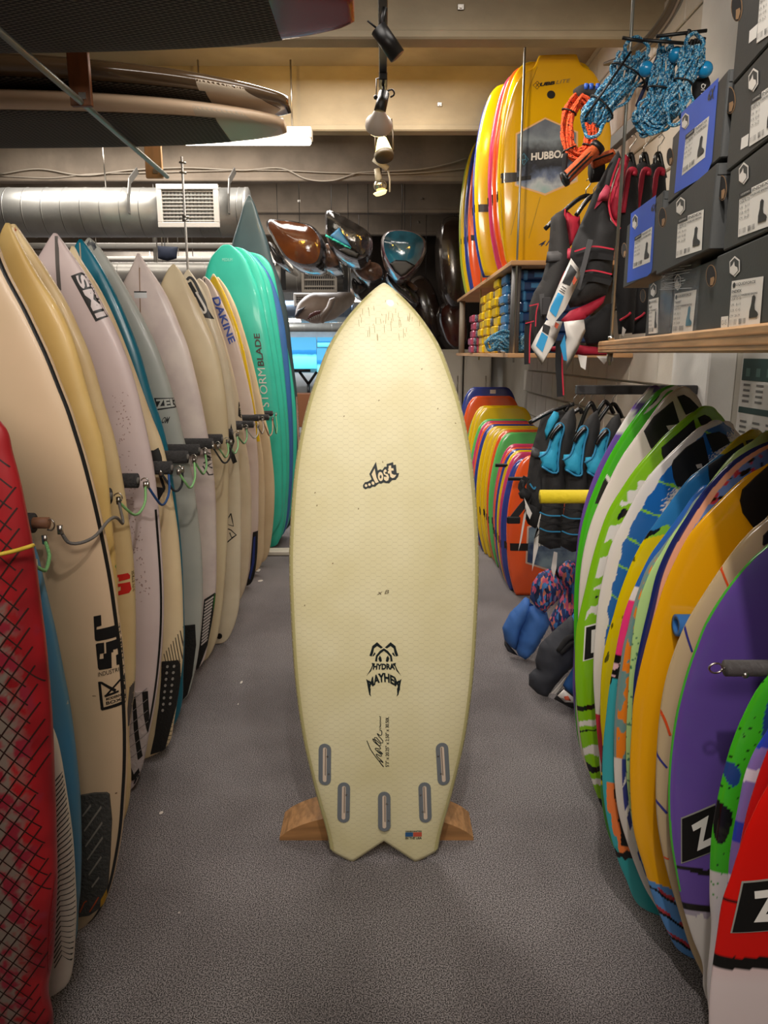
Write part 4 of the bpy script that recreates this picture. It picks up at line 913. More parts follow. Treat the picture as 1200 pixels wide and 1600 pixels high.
B = rb(1.29, [(1200, 840), (1169, 871), (1138, 909), (1114, 945), (1098, 975), (1086, 1007), (1076, 1035), (1067, 1066), (1056, 1113), (1048, 1167), (1044, 1220), (1044, 1262), (1047, 1312), (1055, 1362), (1065, 1412), (1080, 1462), (1095, 1502)], C_pur, 'purple wakesurf board with green rail, Z label and white tail', T=.020)
B.poly('label_border', [(1064, 1278), (1117, 1254), (1117, 1328), (1064, 1350)], mat('label_grey', '#9c9890', .5)); B.poly('label_box', [(1065.5, 1279.5), (1117, 1256.5), (1117, 1326), (1065.5, 1347)], BLK, off=.002)
B.text('lettering', 'Z', [(1088, 1328), (1113, 1316), (1106, 1272), (1077, 1290)], WHT, off=.003, bold=.05)
def C_grn(u, t, hw, fb):
    e = u + hw; k = n1(u * 20, t * 11, 6); 
    if t < .46: return LW if n1(u * 200, t * 200) > -.45 or t < .40 else lin('#2f9a20')
    if e > .055 and e < .115: return lin('#3ca81e')
    if k > .36: return lin('#2a4a8c') if t > .6 else LK
    if k < -.42: return LK
    if n1(u * 170, t * 170) < -.5: return LK
    return lin('#48c024')
B = rb(1.15, [(1200, 1050), (1187, 1066), (1173, 1089), (1152, 1135), (1136, 1182), (1123, 1237), (1115, 1280), (1111, 1310), (1109, 1350), (1108, 1400), (1110, 1450)], C_grn, 'bright green speckled wakesurf board with blue flecks behind the lilac one')
def C_lil(u, t, hw, fb):
    z = (t - .02 * math.sin(u * 30)) 
    for a, b_, cc in ((.76, .80, '#2a48c0'), (.70, .722, '#e6dcea'), (.585, .625, '#2a48c0'), (.505, .52, '#e6dcea'), (.485, .498, '#e6dcea'), (.86, .88, '#e6dcea')):
        if a < z + .15 * u + .03 < b_: return lin(cc)
    return lin('#8c78c0')
rb(1.075, [(1200, 1134), (1179, 1169), (1163, 1209), (1155, 1249), (1148, 1285), (1143, 1315), (1139, 1345), (1137, 1375)], C_lil, 'lilac wakesurf board with blue and white bands')
def C_rg(u, t, hw, fb):
    e = u + hw
    if e < .028: return lin('#d01c1c')
    return LK if n1(u * 20, t * 30, 6) > .3 else lin('#4ab82c')
rb(1.02, [(1200, 1164), (1187, 1200), (1176, 1235), (1166, 1270), (1158, 1310), (1152, 1345)], C_rg, 'green wakesurf board with a red rail just behind the nearest red one')
def C_red(u, t, hw, fb):
    e = u + hw; k = n1(u * 30, t * 4, 5)
    z = .455 + .13 * e
    if t < z - .012 + .004 * k: return mixc(lin('#e6d4d2'), lin('#d9a8a8'), max(0, 1 - (z - t) / .04) * .4)
    if t < z + .010 + .006 * n1(u * 60, 2): return LK
    if abs(t - .565 + .10 * e) < .0035 and e < .06: return LK
    return lin('#d8160e')
B = rb(.95, [(1200, 1222), (1187, 1246), (1175, 1272), (1164, 1298), (1155, 1325), (1147, 1350), (1140, 1374), (1133, 1392), (1127, 1412), (1120, 1460), (1114, 1500), (1110, 1530), (1107, 1562), (1106, 1598)], C_red, 'red wakesurf board with black Z label and white tail, nearest on the right')
B.poly('label_border', [(1161, 1380), (1215, 1370), (1215, 1452), (1143, 1461)], MATS['label_grey']); B.poly('label_box', [(1163, 1382), (1215, 1372.5), (1215, 1450), (1145.5, 1459)], BLK, off=.002)
B.text('lettering', 'Z', [(1177, 1440), (1215, 1436), (1222, 1384), (1174, 1393)], WHT, off=.003, bold=.05)
# pegs of the right-hand rack
def rpeg(px, py, y, r, m, label, hollow=False, eye=False, x2=1.34, name='rack_peg'):
    e = aty(px, py, y); o = empty(name, (x2, y, e.z), label, 'peg'); ln = x2 - e.x
    MB().tube([(0, 0, 0), (-ln + .02, 0, 0)], r * .45, 12).build('peg_rod', POST, o)
    b = MB()
    if hollow:
        n_ = 20; v = []; f = []
        for x, q in ((-.05, r), (-ln, r), (-ln, r * .62), (-ln + .05, r * .6)):
            for k in range(n_): a = 2 * math.pi * k / n_; v.append((x, q * math.cos(a), q * math.sin(a)))
        for i in range(3):
            for k in range(n_): f.append((i * n_ + k, i * n_ + (k + 1) % n_, (i + 1) * n_ + (k + 1) % n_, (i + 1) * n_ + k))
        b.add(v, f, True)
    else: b.tube([(-.05, 0, 0), (-ln, 0, 0)], r, 20)
    b.build('foam_sleeve', m, o)
    if eye:
        pts = [Vector((-ln, 0, 0))] + [Vector((-ln - .016 - .012 * math.cos(a), 0, .009 * math.sin(a))) for a in [math.pi, 2.2, 1.2, 0, -1.2, -2.2, -3.0]]
        MB().tube(spline(pts, 4), .0018, 6).build('screw_eye', STEEL, o)
        MB().sphere((-ln + .03, -r * .8, -r * .5), .006, 6).build('screw', STEEL, o)
    return o
rpeg(1056, 977, 1.385, .0225, mat('foam_blue', '#2f6cb0', .6), 'blue hollow foam peg in front of the amber yellow board', hollow=True)
rpeg(1133, 1044, 1.17, .0145, mat('peg_grey', '#4f4b4a', .6, bump=.2, bscale=80), 'grey peg with a screw eye in front of the purple board', eye=True)
rpeg(844, 776, 2.42, .0235, mat('foam_yellow', '#e0c620', .7, bump=.2, bscale=60), 'yellow foam-covered peg in front of the hanging blue and black vests')
# ---------------------------------------------------------------- shelf with boot boxes
SD = Vector((.151, .9885, 0)).normalized(); SN = Vector((-.9885, .151, 0)).normalized(); SP = Vector((.505, .96, 0))
SANG = math.atan2(-SD.y, -SD.x)
OAK = mat('shelf_ply', '#cfa06c', .5, var=.28, vscale=5, stretch=(1.2, 14, 14), bump=.06, bscale=20)
def shobj(name, u, z, off=0.):   # empty whose x runs towards the camera along the shelf, y into the wall
    p = SP + SD * u - SN * off; o = empty(name, (p.x, p.y, z)); o.rotation_euler.z = SANG; return o
p = SP + SD * 1.70
o = MB().box((1.15, .235, .02), (2.30, .47, .040), bev=.004).build('wall_shelf', OAK, None, (p.x, p.y, 1.4))
MB().box((1.15, -.0006, .012), (2.296, .001, .002)).build('ply_line', mat('ply_line', '#a87848', .6), o); MB().box((1.15, -.0006, .026), (2.296, .001, .002)).build('ply_line', MATS['ply_line'], o)
o.rotation_euler.z = SANG; tag(o, 'plywood wall shelf carrying the dark boot boxes', 'shelf')
def rod(a, b_, r, label, m=None, name='hanger_rod'):
    a = Vector(a); b_ = Vector(b_); q = MB().tube([(0, 0, 0), b_ - a], r, 8).build(name, m or STEEL, None, a); return tag(q, label, 'rod')
q = aty(955, 527, 2.47); rr_ = rod((q.x, 2.47, 1.36), (q.x, 2.47, 3.28), .0055, 'thin steel rod holding the front corner of the boot box shelf', mat('zinc_rod', '#a8a8a0', .35, .9))
MB().tube([(0, 0, .012), (0, 0, .040)], .010, 6).build('nut', STEEL, rr_); MB().tube([(0, 0, .083), (0, 0, .094)], .011, 6).build('nut', STEEL, rr_)
CARD = mat('box_charcoal', '#3a3b3a', .55, var=.10, vscale=9, bump=.04, bscale=200); CARDIN = mat('card_brown', '#9a7650', .8); BXB = mat('box_blue', '#2a5cd4', .5, var=.06, vscale=6)
LBL = mat('label_paper', '#ece8e0', .6); INK = mat('label_ink', '#2a2a2a', .6); HOLE = mat('box_hole', '#120e0b', .9); INKG = mat('label_grey_ink', '#6a6864', .6)
class BoxFace(Plane):
    def L(s, px, py):
        q = onplane(px, py, s.W, SN) - s.W; return (q.dot(-SD), q.z)
E9 = lambda x, y: (960 + x / 4.571, 180 + y / 4.571)
def bootbox(u0, u1, z0, z1, label, off=.02, depth=.33, nm='boot_box', tilt=0.):
    o = shobj(nm, u1, z0, off); W, Hh = u1 - u0, z1 - z0
    tag(o, label, 'box', 'boot boxes on the wall shelf')
    MB().box((W / 2, depth / 2, Hh / 2), (W - .003, depth, Hh - .002), bev=.002).build('carton', CARD, o)
    MB().box((W / 2, depth / 2 + .004, Hh - .012), (W, depth + .004, .020), bev=.002).build('lid', CARD, o)
    f = BoxFace(o, (0, 0, 0), (1, 0, 0), (0, 0, 1)); f.W = Vector(o.location)
    return f
def hexlogo(f, cx, cy, w, h, sk=0.):
    P = lambda a, b_: E9(cx + a * w, cy + b_ * h + sk * a * w)
    hx = lambda k: [P(0, -.5 * k), P(.5 * k, -.27 * k), P(.5 * k, .27 * k), P(0, .5 * k), P(-.5 * k, .27 * k), P(-.5 * k, -.27 * k)]
    f.poly('logo', hx(1), WHT, off=.0014, h=None); f.poly('logo_inner', hx(.82), CARD, off=.0018, h=None)
    f.poly('logo_flame', [P(-.38, .28), P(-.40, .02), P(-.15, -.10), P(.0, -.25), P(.05, -.02), P(.3, .06), P(.36, .22), P(.05, .38), P(-.1, .42)], WHT, off=.0022, h=None)
def hole(f, cx, cy, rx, ry, tan=True):
    f.poly('hole_rim', [E9(*q) for q in ell(cx, cy, rx * 1.14, ry * 1.06, 18)], CARDIN, off=.0006, h=None); f.poly('finger_hole', [E9(*q) for q in ell(cx, cy, rx, ry, 18)], HOLE, off=.0010, h=None)
    if tan: f.poly('hole_card', [E9(*q) for q in [(cx - rx * .1, cy + ry * .9), (cx - rx * .05, cy + ry * .2), (cx + rx * .7, cy + ry * .05), (cx + rx * .85, cy + ry * .3), (cx + rx * .45, cy + ry * .85)]], CARDIN, off=.0014, h=None)
def boot_label(f, q, title, sub, size, tab=True, brand=False, blue=False, small=False):
    Q = [Vector(f.L(*E9(*p))) for p in q]
    M = lambda a, b_: tuple((Q[0] * (1 - a) + Q[1] * a) * (1 - b_) + (Q[3] * (1 - a) + Q[2] * a) * b_)
    quad = lambda a0, b0, a1, b1: [M(a0, b0), M(a1, b0), M(a1, b1), M(a0, b1)]
    lb_ = f.poly('paper_label', quad(0, 0, 1, 1), LBL, px=False, off=.0012, h=None)
    K = dict(px=False, off=.0022, parent=lb_)
    y = .93
    if tab:
        f.poly('label_tab', quad(.0, .88, .42, 1.0), INK, px=False, off=.0018, h=None, parent=lb_); f.text('label_text', 'LIQUIDFORCE', quad(.08, .915, .38, .965), LBL, **dict(K, off=.0026))
        f.text('label_text', title, quad(.46, .90, .95, .965), INK, bold=.01, **K)
        f.text('label_text', sub, quad(.05, .80, .95, .85), INK, bold=.02, **K); y = .74
    else:
        f.poly('label_mark', [M(.05, .88), M(.10, .84), M(.15, .88), M(.15, .93), M(.10, .97), M(.05, .93)], INK, px=False, off=.0018, h=None, parent=lb_)
        f.text('label_text', 'LIQUIDFORCE', quad(.18, .875, .80, .945), INK, bold=.01, **K); f.text('label_text', title, quad(.05, .74, .38, .80), INK, bold=.02, **K)
        f.text('label_text', sub, quad(.05, .645, .88, .69), INK, bold=.02, **K); y = .58
    for i, s_ in enumerate((size, 'UK  8-11', 'EUR  42-45', 'CM  26-29')):
        f.text('label_text', s_, quad(.05, y - i * .12, .38, y - i * .12 + .055), INK if i == 0 else INKG, **K)
    rr = random.Random(len(title)); bars = []
    for x0, n_ in ((.06, 12), (.36, 12)):
        for i in range(n_):
            if rr.random() < .75: bars.append(quad(x0 + i * .019, .05, x0 + i * .019 + rr.choice((.007, .012)), .17))
    f.polys('barcode', bars, INK, px=False, off=.0022, h=None, parent=lb_, kind='stuff')
    boot = [(.68, .15), (.92, .15), (.95, .20), (.93, .25), (.84, .32), (.82, .42), (.84, .58), (.78, .64), (.73, .60), (.72, .45), (.68, .30)]
    f.poly('boot_picture', [M(*p) for p in boot], mat('boot_blue', '#3f7c94', .6) if blue else INK, px=False, off=.0022, h=None, parent=lb_)
b1 = bootbox(.07, .378, 1.440, 1.566, 'charcoal boot box at the right of the shelf bottom row, big white label')
hexlogo(b1, 866, 1080, 74, 150, -.15); hole(b1, 693, 1148, 33, 76)
boot_label(b1, [(820, 1520), (1045, 1490), (1072, 1150), (845, 1185)], 'INDEX', 'LF INDEX 12-15 WAKEBOARD BINDING', 'USA 12-15', tab=False)
b1.poly('small_label', [E9(*q) for q in [(762, 1528), (812, 1520), (816, 1434), (766, 1440)]], LBL, off=.0006, h=None); b1.text('label_text', '12-15', [E9(772, 1500), E9(806, 1495), E9(808, 1460), E9(774, 1465)], INK)
bootbox(-.25, .066, 1.440, 1.566, 'charcoal boot box at the shelf bottom row, cut by the right edge of the photo')
b2 = bootbox(.395, .735, 1.440, 1.568, 'charcoal boot box wrapped in shiny clear plastic, bottom row', off=.03)
hexlogo(b2, 457, 1192, 44, 122, -.2)
boot_label(b2, [(415, 1558), (562, 1545), (592, 1245), (436, 1275)], 'TRANSIT', 'LF TRANSIT WAKEBOARD BINDING', 'USA 9-12', tab=False, blue=True)
PLAS = mat('clear_wrap', '#b9bcbc', .12, var=.5, vscale=40, bump=1., bscale=22, coat=1., alpha=.22)
b2.poly('plastic_wrap', [E9(*q) for q in [(330, 1560), (600, 1535), (632, 1030), (345, 1125)]], PLAS, off=.004, h=.02)
rr = random.Random(4); b2.lines('wrap_crease', [[E9(325 + rr.uniform(-5, 60), yy), E9(420 + rr.uniform(0, 190), yy - rr.uniform(10, 40))] for yy in range(1080, 1250, 11)] + [[E9(315, yy), E9(338, yy - 14)] for yy in range(1400, 1560, 12)], .0012, mat('crease_white', '#b8bcbc', .2), off=.006, kind='stuff')
b3 = bootbox(.745, 1.02, 1.440, 1.576, 'small charcoal boot box at the left end of the bottom row, half in shadow', off=.03)
hexlogo(b3, 283, 1248, 40, 102, -.2); hole(b3, 205, 1290, 18, 45, False)
boot_label(b3, [(247, 1562), (312, 1556), (320, 1300), (250, 1318)], 'TRANSIT', 'LF TRANSIT', 'USA 6-8', tab=False)
b4 = bootbox(.850, 1.335, 1.590, 1.770, 'lower blue and charcoal boot box with a 6X mark, left end of the second row', off=.015, depth=.30)
b4.poly('blue_wrap', [E9(*q) for q in [(92, 1197), (235, 1150), (262, 1125), (272, 1095), (300, 570), (120, 702)]], BXB, off=.0008, h=None)
hexlogo(b4, 151, 762, 38, 110, -.3); hole(b4, 71, 964, 17, 50)
boot_label(b4, [(135, 1098), (258, 1048), (274, 795), (150, 872)], 'TRANSIT 6X', 'LF TRANSIT 6X WAKEBOARD', 'USA 7-9')
b4.text('lettering', '6X', [E9(266, 685), E9(302, 690), E9(306, 618), E9(268, 645)], BLK, bold=.03, shear=.2, off=.0016)
b5 = bootbox(.395, .838, 1.578, 1.722, 'charcoal boot box with white label in the middle of the second row', off=.01)
hexlogo(b5, 478, 648, 62, 130, -.3); hole(b5, 345, 730, 25, 68)
boot_label(b5, [(443, 1022), (628, 962), (644, 672), (458, 745)], 'INDEX', 'LF INDEX 9-12 WAKEBOARD BINDING', 'USA 9-12')
b6 = bootbox(.02, .345, 1.568, 1.697, 'charcoal boot box above the bottom right one, second row')
hexlogo(b6, 930, 415, 68, 160, -.3); hole(b6, 772, 520, 29, 86)
boot_label(b6, [(888, 872), (1110, 792), (1125, 448), (900, 560)], 'INDEX', 'LF INDEX 9-12 WAKEBOARD BINDING', 'USA 9-12')
bootbox(-.33, .012, 1.568, 1.697, 'charcoal boot box in the second row, cut by the right edge of the photo')
b7 = bootbox(.395, .795, 1.728, 1.868, 'upper blue and charcoal boot box with a 6X mark, alone on the third row', off=.015, depth=.30)
b7.poly('blue_wrap', [E9(*q) for q in [(430, 560), (640, 440), (672, 400), (700, 330), (748, -270), (480, -15)]], BXB, off=.0008, h=None)
hexlogo(b7, 512, 42, 52, 118, -.4); hole(b7, 399, 298, 22, 62)
boot_label(b7, [(485, 432), (652, 300), (682, 5), (515, 142)], 'TRANSIT 6X', 'LF TRANSIT 6X WAKEBOARD', 'USA 8-10')
E0 = lambda x, y: (((1000 + x / 6) - 960) * 4.571, ((y / 6) - 180) * 4.571)
b7.text('lettering', '6X', [E9(*E0(640, 945)), E9(*E0(705, 925)), E9(*E0(715, 790)), E9(*E0(650, 860))], BLK, bold=.03, shear=.2, off=.0016)
b8 = bootbox(.02, .372, 1.699, 1.836, 'charcoal boot box with a dented finger hole, third row at the right edge')
q_ = E0(1072, 748); hexlogo(b8, q_[0], q_[1], 70, 170, -.5); q_ = E0(846, 940); hole(b8, q_[0], q_[1], 36, 92, True)
boot_label(b8, [E0(1030, 1375), E0(1290, 1210), E0(1300, 760), E0(1055, 925)], 'INDEX', 'LF INDEX 6-8 WAKEBOARD BINDING', 'USA 6-8')
b8.poly('small_label', [E9(*E0(*q)) for q in [(945, 1405), (1015, 1365), (1025, 1250), (955, 1295)]], LBL, off=.0006, h=None)
b9 = bootbox(.02, .385, 1.838, 1.985, 'charcoal boot box on the fourth row under the ceiling, top right corner')
q_ = E0(910, 65); hole(b9, q_[0], q_[1], 36, 100, True)
boot_label(b9, [E0(1100, 405), E0(1330, 250), E0(1350, -220), E0(1135, -80)], 'INDEX', 'LF INDEX 12-15 WAKEBOARD BINDING', 'USA 12-15')
b9.poly('small_label', [E9(*E0(*q)) for q in [(1022, 408), (1095, 350), (1108, 220), (1030, 290)]], LBL, off=.0006, h=None)
bootbox(.02, .385, 1.987, 2.13, 'topmost charcoal boot box, above the top edge of the photo')
# ---------------------------------------------------------------- price table on the wall
o = obox('price_poster', (X1 - .004, 2.58, 1.10), (.004, .42, .60), mat('poster_paper', '#cfccc4', .6), bev=.0005)
tag(o, 'white printed price table with dark green rows on the right-hand wall', 'poster')
pf = Plane(o, (-.0025, .21, 0), (0, -1, 0), (0, 0, 1)); DGN = mat('poster_green', '#23403c', .6)
for a, b_ in ((.56, .64), (.44, .462), (.33, .352), (.22, .242), (.11, .132)): pf.poly('green_row', [(.01, a - .06), (.41, a - .06), (.41, b_ - .06), (.01, b_ - .06)], DGN, px=False, off=.0008, h=None)
pf.polys('header_marks', [[(.04 + i * .075, .515), (.07 + i * .075, .515), (.07 + i * .075, .545), (.04 + i * .075, .545)] for i in range(5)], mat('poster_teal', '#4d6c66', .6), px=False, off=.0014, h=None)
pf.polys('table_text', [[(.03 + .095 * j, z), (.03 + .095 * j + .05, z), (.03 + .095 * j + .05, z + .008), (.03 + .095 * j, z + .008)] for j in range(4) for z in (.48, .46, .44, .42, .345, .325, .305, .245, .225, .205, .135, .115, .095, .025, .01)], INKG, px=False, off=.0008, h=None, kind='stuff')
# ---------------------------------------------------------------- soft goods helpers
def puff(name, px, y, th, m, parent=None, O=None, h=.02, label=None, both=True, tilt=None, world=False, soft=.5, wr=.0):
    """cushion-like panel: outline traced on the plane y, inflated to both sides"""
    P = px if world else [aty(a, b_, y) for a, b_ in px]; P2 = [(p.x, p.z) for p in P] if not world else px
    v, f = fill(P2, h); n_ = len(P2); B_ = [Vector(p) for p in P2]
    def dist(p):
        d = 9
        for i in range(n_):
            a, b_ = B_[i], B_[(i + 1) % n_]; ab = b_ - a; t = max(0, min(1, (p - a).dot(ab) / max(ab.dot(ab), 1e-9))); d = min(d, (p - a - ab * t).length)
        return d
    dd = [dist(Vector(p)) for p in v]; mx = max(dd) or 1; r = min(mx, th * 1.2)
    hh = [th * (1 - (1 - min(1, d / r)) ** 2) ** .5 * (.75 + .25 * d / mx) for d in dd]
    if wr: hh = [q * (1 + wr * noise.noise(Vector((v[i][0] * 22, v[i][1] * 22, y)))) for i, q in enumerate(hh)]
    ccw = lambda q: sum(v[q[i]][0] * v[q[(i + 1) % len(q)]][1] - v[q[(i + 1) % len(q)]][0] * v[q[i]][1] for i in range(len(q))) > 0
    f = [q if ccw(q) else tuple(reversed(q)) for q in f]
    yo = (tilt or (lambda x, z: 0.))
    V = [Vector((p[0], y + yo(p[0], p[1]) - hh[i], p[1])) for i, p in enumerate(v)]
    N_ = len(V); bidx = {i for i, d in enumerate(dd) if d < 1e-5}
    mp = {}
    for i, p in enumerate(v):
        if i in bidx: mp[i] = i
        else: mp[i] = len(V); V.append(Vector((p[0], y + yo(p[0], p[1]) + hh[i] * .8, p[1])))
    Fc = f + [tuple(reversed([mp[i] for i in q])) for q in f]
    O = Vector(O) if O is not None else (Vector(parent.location) if parent is not None else Vector((sum(p[0] for p in v) / len(v), y, min(p[1] for p in v))))
    o = link(name, mesh([p - O for p in V], Fc, True), m, parent, None if parent is not None else O)
    if label: o['label'] = label
    return o
def strip(name, px, y, wd, m, parent, O=None, th=.002):
    """flat webbing or piping that follows pixels on the plane y"""
    P = spline([aty(a, b_, y) for a, b_ in px], 4) if len(px) > 2 else [aty(a, b_, y) for a, b_ in px]; v = []; f = []
    O = Vector(O) if O is not None else Vector(parent.location)
    for i, p in enumerate(P):
        t = (P[min(i + 1, len(P) - 1)] - P[max(i - 1, 0)]).normalized(); nn = t.cross(Vector((0, 1, 0))).normalized() * wd / 2
        v += [p + nn - O, p - nn - O, p + nn - O + Vector((0, th, 0)), p - nn - O + Vector((0, th, 0))]
    for i in range(len(P) - 1):
        a = 4 * i; f += [(a, a + 4, a + 5, a + 1), (a + 2, a + 3, a + 7, a + 6), (a, a + 2, a + 6, a + 4), (a + 1, a + 5, a + 7, a + 3)]
    f += [(0, 1, 3, 2), (4 * len(P) - 4, 4 * len(P) - 2, 4 * len(P) - 1, 4 * len(P) - 3)]
    return link(name, mesh(v, f), m, parent)
def ptube(name, px, y, r, m, parent, n_=8, yy=None):
    P = [aty(a, b_, y if yy is None else yy[i]) for i, (a, b_) in enumerate(px)]; O = Vector(parent.location) if parent is not None else P[0]
    return MB().tube([p - O for p in (spline(P, 4) if len(P) > 2 else P)], r, n_).build(name, m, parent, None if parent is not None else O)
NEO = mat('neoprene_black', '#2b2a2a', .8, bump=.12, bscale=260, var=.1, vscale=30); NEOD = mat('neoprene_dark', '#1b1a1b', .85, bump=.1, bscale=200); REDL = mat('lining_red', '#a81430', .7, bump=.1, bscale=100)
REDP = mat('piping_red', '#c4203a', .6); GRP = mat('panel_grey', '#4c4b4c', .6); HANG = mat('hanger_black', '#131211', .25, coat=.3); CLIP = mat('buckle_grey', '#3c3b3c', .35)
E4 = lambda x, y: (810 + x / 4.104, 230 + y / 4.104)
def pl4(L_): return [E4(*q) for q in L_]
def vest_root(x, y, z, label, group): return empty('life_vest', (x, y, z), label, 'vest', group)
def hanger(name, hook, y, left, right, parent_label, group):
    c = aty(*hook, y); o = empty('clothes_hanger', c, parent_label, 'hanger', group)
    a = aty(*left, y); b_ = aty(*right, y); top = Vector((c.x, y, c.z - .055))
    MB().tube([Vector((-.0, 0, .0)), Vector((.012, 0, .012)), Vector((.022, 0, .0)), Vector((.012, 0, -.018)), Vector((0, 0, -.03)), top - c], .0022, 6).build('hook', STEEL, o)
    MB().tube(spline([a - c, (a - c) * .55 + (top - c) * .5 + Vector((0, 0, .012)), top - c, (b_ - c) * .55 + (top - c) * .5 + Vector((0, 0, .012)), b_ - c], 5), [.007] * 21 if False else .009, 8).build('shoulder_bar', HANG, o)
    return o
# upper row: black vests with red lining
RG = 'black and red vests hanging from the upper rail'
yv = 3.02
hanger('h', E4(437, 215), yv + .03, E4(170, 525), E4(560, 420), 'black hanger of the leftmost black and red vest', 'hangers of the upper rail')
V = vest_root(aty(*E4(200, 700), yv).x, yv, 1.45, 'leftmost black and red vest on the upper rail, long strap hanging to the left', RG)
puff('shell', pl4([(208, 455), (240, 425), (290, 398), (300, 440), (320, 560), (330, 640), (345, 720), (320, 800), (290, 900), (240, 1010), (180, 1080), (140, 1260), (80, 1290), (66, 1130), (70, 1010), (100, 930), (150, 850), (185, 720), (200, 580)]), yv, .045, NEO, V)
puff('lining', pl4([(292, 400), (325, 415), (350, 440), (395, 440), (398, 520), (370, 600), (330, 640), (312, 650), (300, 540)]), yv + .035, .01, REDL, V)
puff('side_panel', pl4([(185, 670), (295, 662), (292, 735), (175, 742)]), yv - .038, .008, GRP, V)
puff('chest_patch', pl4([(318, 648), (370, 645), (350, 690), (330, 722), (292, 722)]), yv - .03, .012, mat('patch_pinkred', '#b83a50', .6), V)
strip('strap', pl4([(62, 1110), (56, 1200), (54, 1300), (56, 1392)]), yv - .05, .022, NEOD, V, th=.003); strip('strap_piping', pl4([(80, 1130), (73, 1220), (71, 1385)]), yv - .052, .005, REDP, V)
strip('piping', pl4([(45, 1130), (100, 1115)]), yv - .055, .004, REDP, V); strip('piping', pl4([(70, 1018), (130, 1003)]), yv - .055, .004, REDP, V); strip('piping', pl4([(128, 1005), (115, 1060), (110, 1150)]), yv - .055, .004, REDP, V)
strip('piping', pl4([(300, 395), (296, 480), (310, 560), (315, 640)]), yv - .012, .005, REDP, V); strip('piping', pl4([(300, 795), (275, 850), (245, 930)]), yv - .05, .004, REDP, V)
MB().box(aty(*E4(178, 1020), yv - .06) - Vector(V.location), (.035, .014, .07), bev=.004).build('buckle', CLIP, V)
strip('webbing', pl4([(150, 940), (160, 1080)]), yv - .056, .018, GRP, V)
yv = 2.72
V = vest_root(aty(*E4(470, 700), yv).x, yv, 1.40, 'largest black and red vest, nearest on the upper rail, with red armhole lining', RG)
puff('shell', pl4([(640, 20), (590, 90), (545, 170), (480, 300), (440, 400), (395, 500), (345, 620), (330, 700), (350, 740), (335, 880), (310, 980), (330, 1030), (400, 1020), (480, 990), (560, 955), (590, 880), (610, 700), (640, 520), (590, 470), (578, 380), (585, 290), (620, 180), (660, 70)]), yv, .06, NEO, V, wr=.15)
puff('shoulder_panel', pl4([(560, 240), (600, 255), (585, 300), (575, 345), (540, 345), (485, 400), (520, 300)]), yv - .055, .012, MATS['patch_pinkred'], V)
puff('armhole_lining', pl4([(680, 40), (715, 70), (680, 200), (660, 320), (640, 420), (645, 515), (600, 470), (582, 400), (590, 300), (625, 190)]), yv - .02, .02, REDL, V)
strip('piping', pl4([(650, 70), (600, 210), (580, 330), (590, 430), (620, 490), (655, 522)]), yv - .05, .006, REDP, V)
for (a, b_, c_) in (((360, 668), (480, 636), (612, 655)), ((400, 800), (480, 790), (600, 815))): strip('piping', pl4([a, b_, c_]), yv - .078, .005, REDP, V)
for (a, b_, c_) in (((355, 715), (480, 690), (608, 700)), ((345, 850), (480, 835), (598, 862))): strip('belt', pl4([a, b_, c_]), yv - .070, .028, NEOD, V, th=.006)
strip('webbing', pl4([(463, 592), (420, 760), (380, 910)]), yv - .09, .017, GRP, V, th=.003)
puff('hem_lining', pl4([(272, 1110), (330, 1050), (430, 1010), (560, 948), (545, 1000), (480, 1060), (400, 1120), (320, 1142)]), yv - .02, .012, REDL, V)
puff('lower_shell', pl4([(410, 1110), (480, 1080), (560, 1010), (600, 1000), (610, 1230), (560, 1260), (440, 1270), (410, 1200)]), yv + .05, .04, NEOD, V)
strip('strap', pl4([(262, 1240), (258, 1400), (266, 1500), (268, 1600)]), yv + .03, .024, NEOD, V, th=.003); strip('strap_piping', pl4([(285, 1260), (281, 1400), (290, 1590)]), yv + .028, .005, REDP, V)
puff('hem', pl4([(200, 1280), (360, 1265), (500, 1280), (600, 1310), (560, 1335), (400, 1335), (210, 1310)]), yv + .06, .012, REDL, V)
for i, (x0, yb_, l) in enumerate([(700, 2.80, 'second black and red vest, seen between the steel rod and the blue box'), (790, 2.88, 'third black and red vest along the upper rail'), (880, 2.97, 'last black and red vest on the upper rail, right beside the upper blue box')]):
    V = vest_root(aty(*E4(x0, 500), yb_).x, yb_, 1.35, l, RG)
    puff('shell', pl4([(x0 - 40, 120), (x0 + 10, 80), (x0 + 60, 130), (x0 + 70, 300), (x0 + 60, 900), (x0 + 40, 1190), (x0 - 60, 1200), (x0 - 80, 900), (x0 - 70, 350)]), yb_, .035, NEOD, V)
    ptube('armhole_lining', pl4([(x0 - 30, 420), (x0 - 5, 250), (x0 + 15, 150), (x0 + 45, 150), (x0 + 42, 180)]), yb_ - .035, .010, REDL, V)
    ptube('piping', pl4([(x0 - 50, 1110), (x0, 1080), (x0 + 20, 1060)]), yb_ - .045, .004, REDP, V)
    hanger('h', E4(x0 + 20, -60), yb_, E4(x0 - 20, 280), E4(x0 + 60, 200), ['black hanger of the second upper vest', 'black hanger of the third upper vest', 'black hanger of the last upper vest'][i], 'hangers of the upper rail')
hanger('h', E4(487, 210), 2.90, E4(370, 440), E4(560, 400), 'second black hanger just right of the leftmost one', 'hangers of the upper rail')
rl = obox('garment_rail', (.80, 3.0, 1.0), (.03, .55, .05), mat('rail_grey', '#5a5a5a', .5), bev=.003); rl.location = (aty(1010, 196, 2.9).x - .02, 2.95, aty(1010, 196, 2.9).z); tag(rl, 'grey rail above the black and red vests', 'rail')
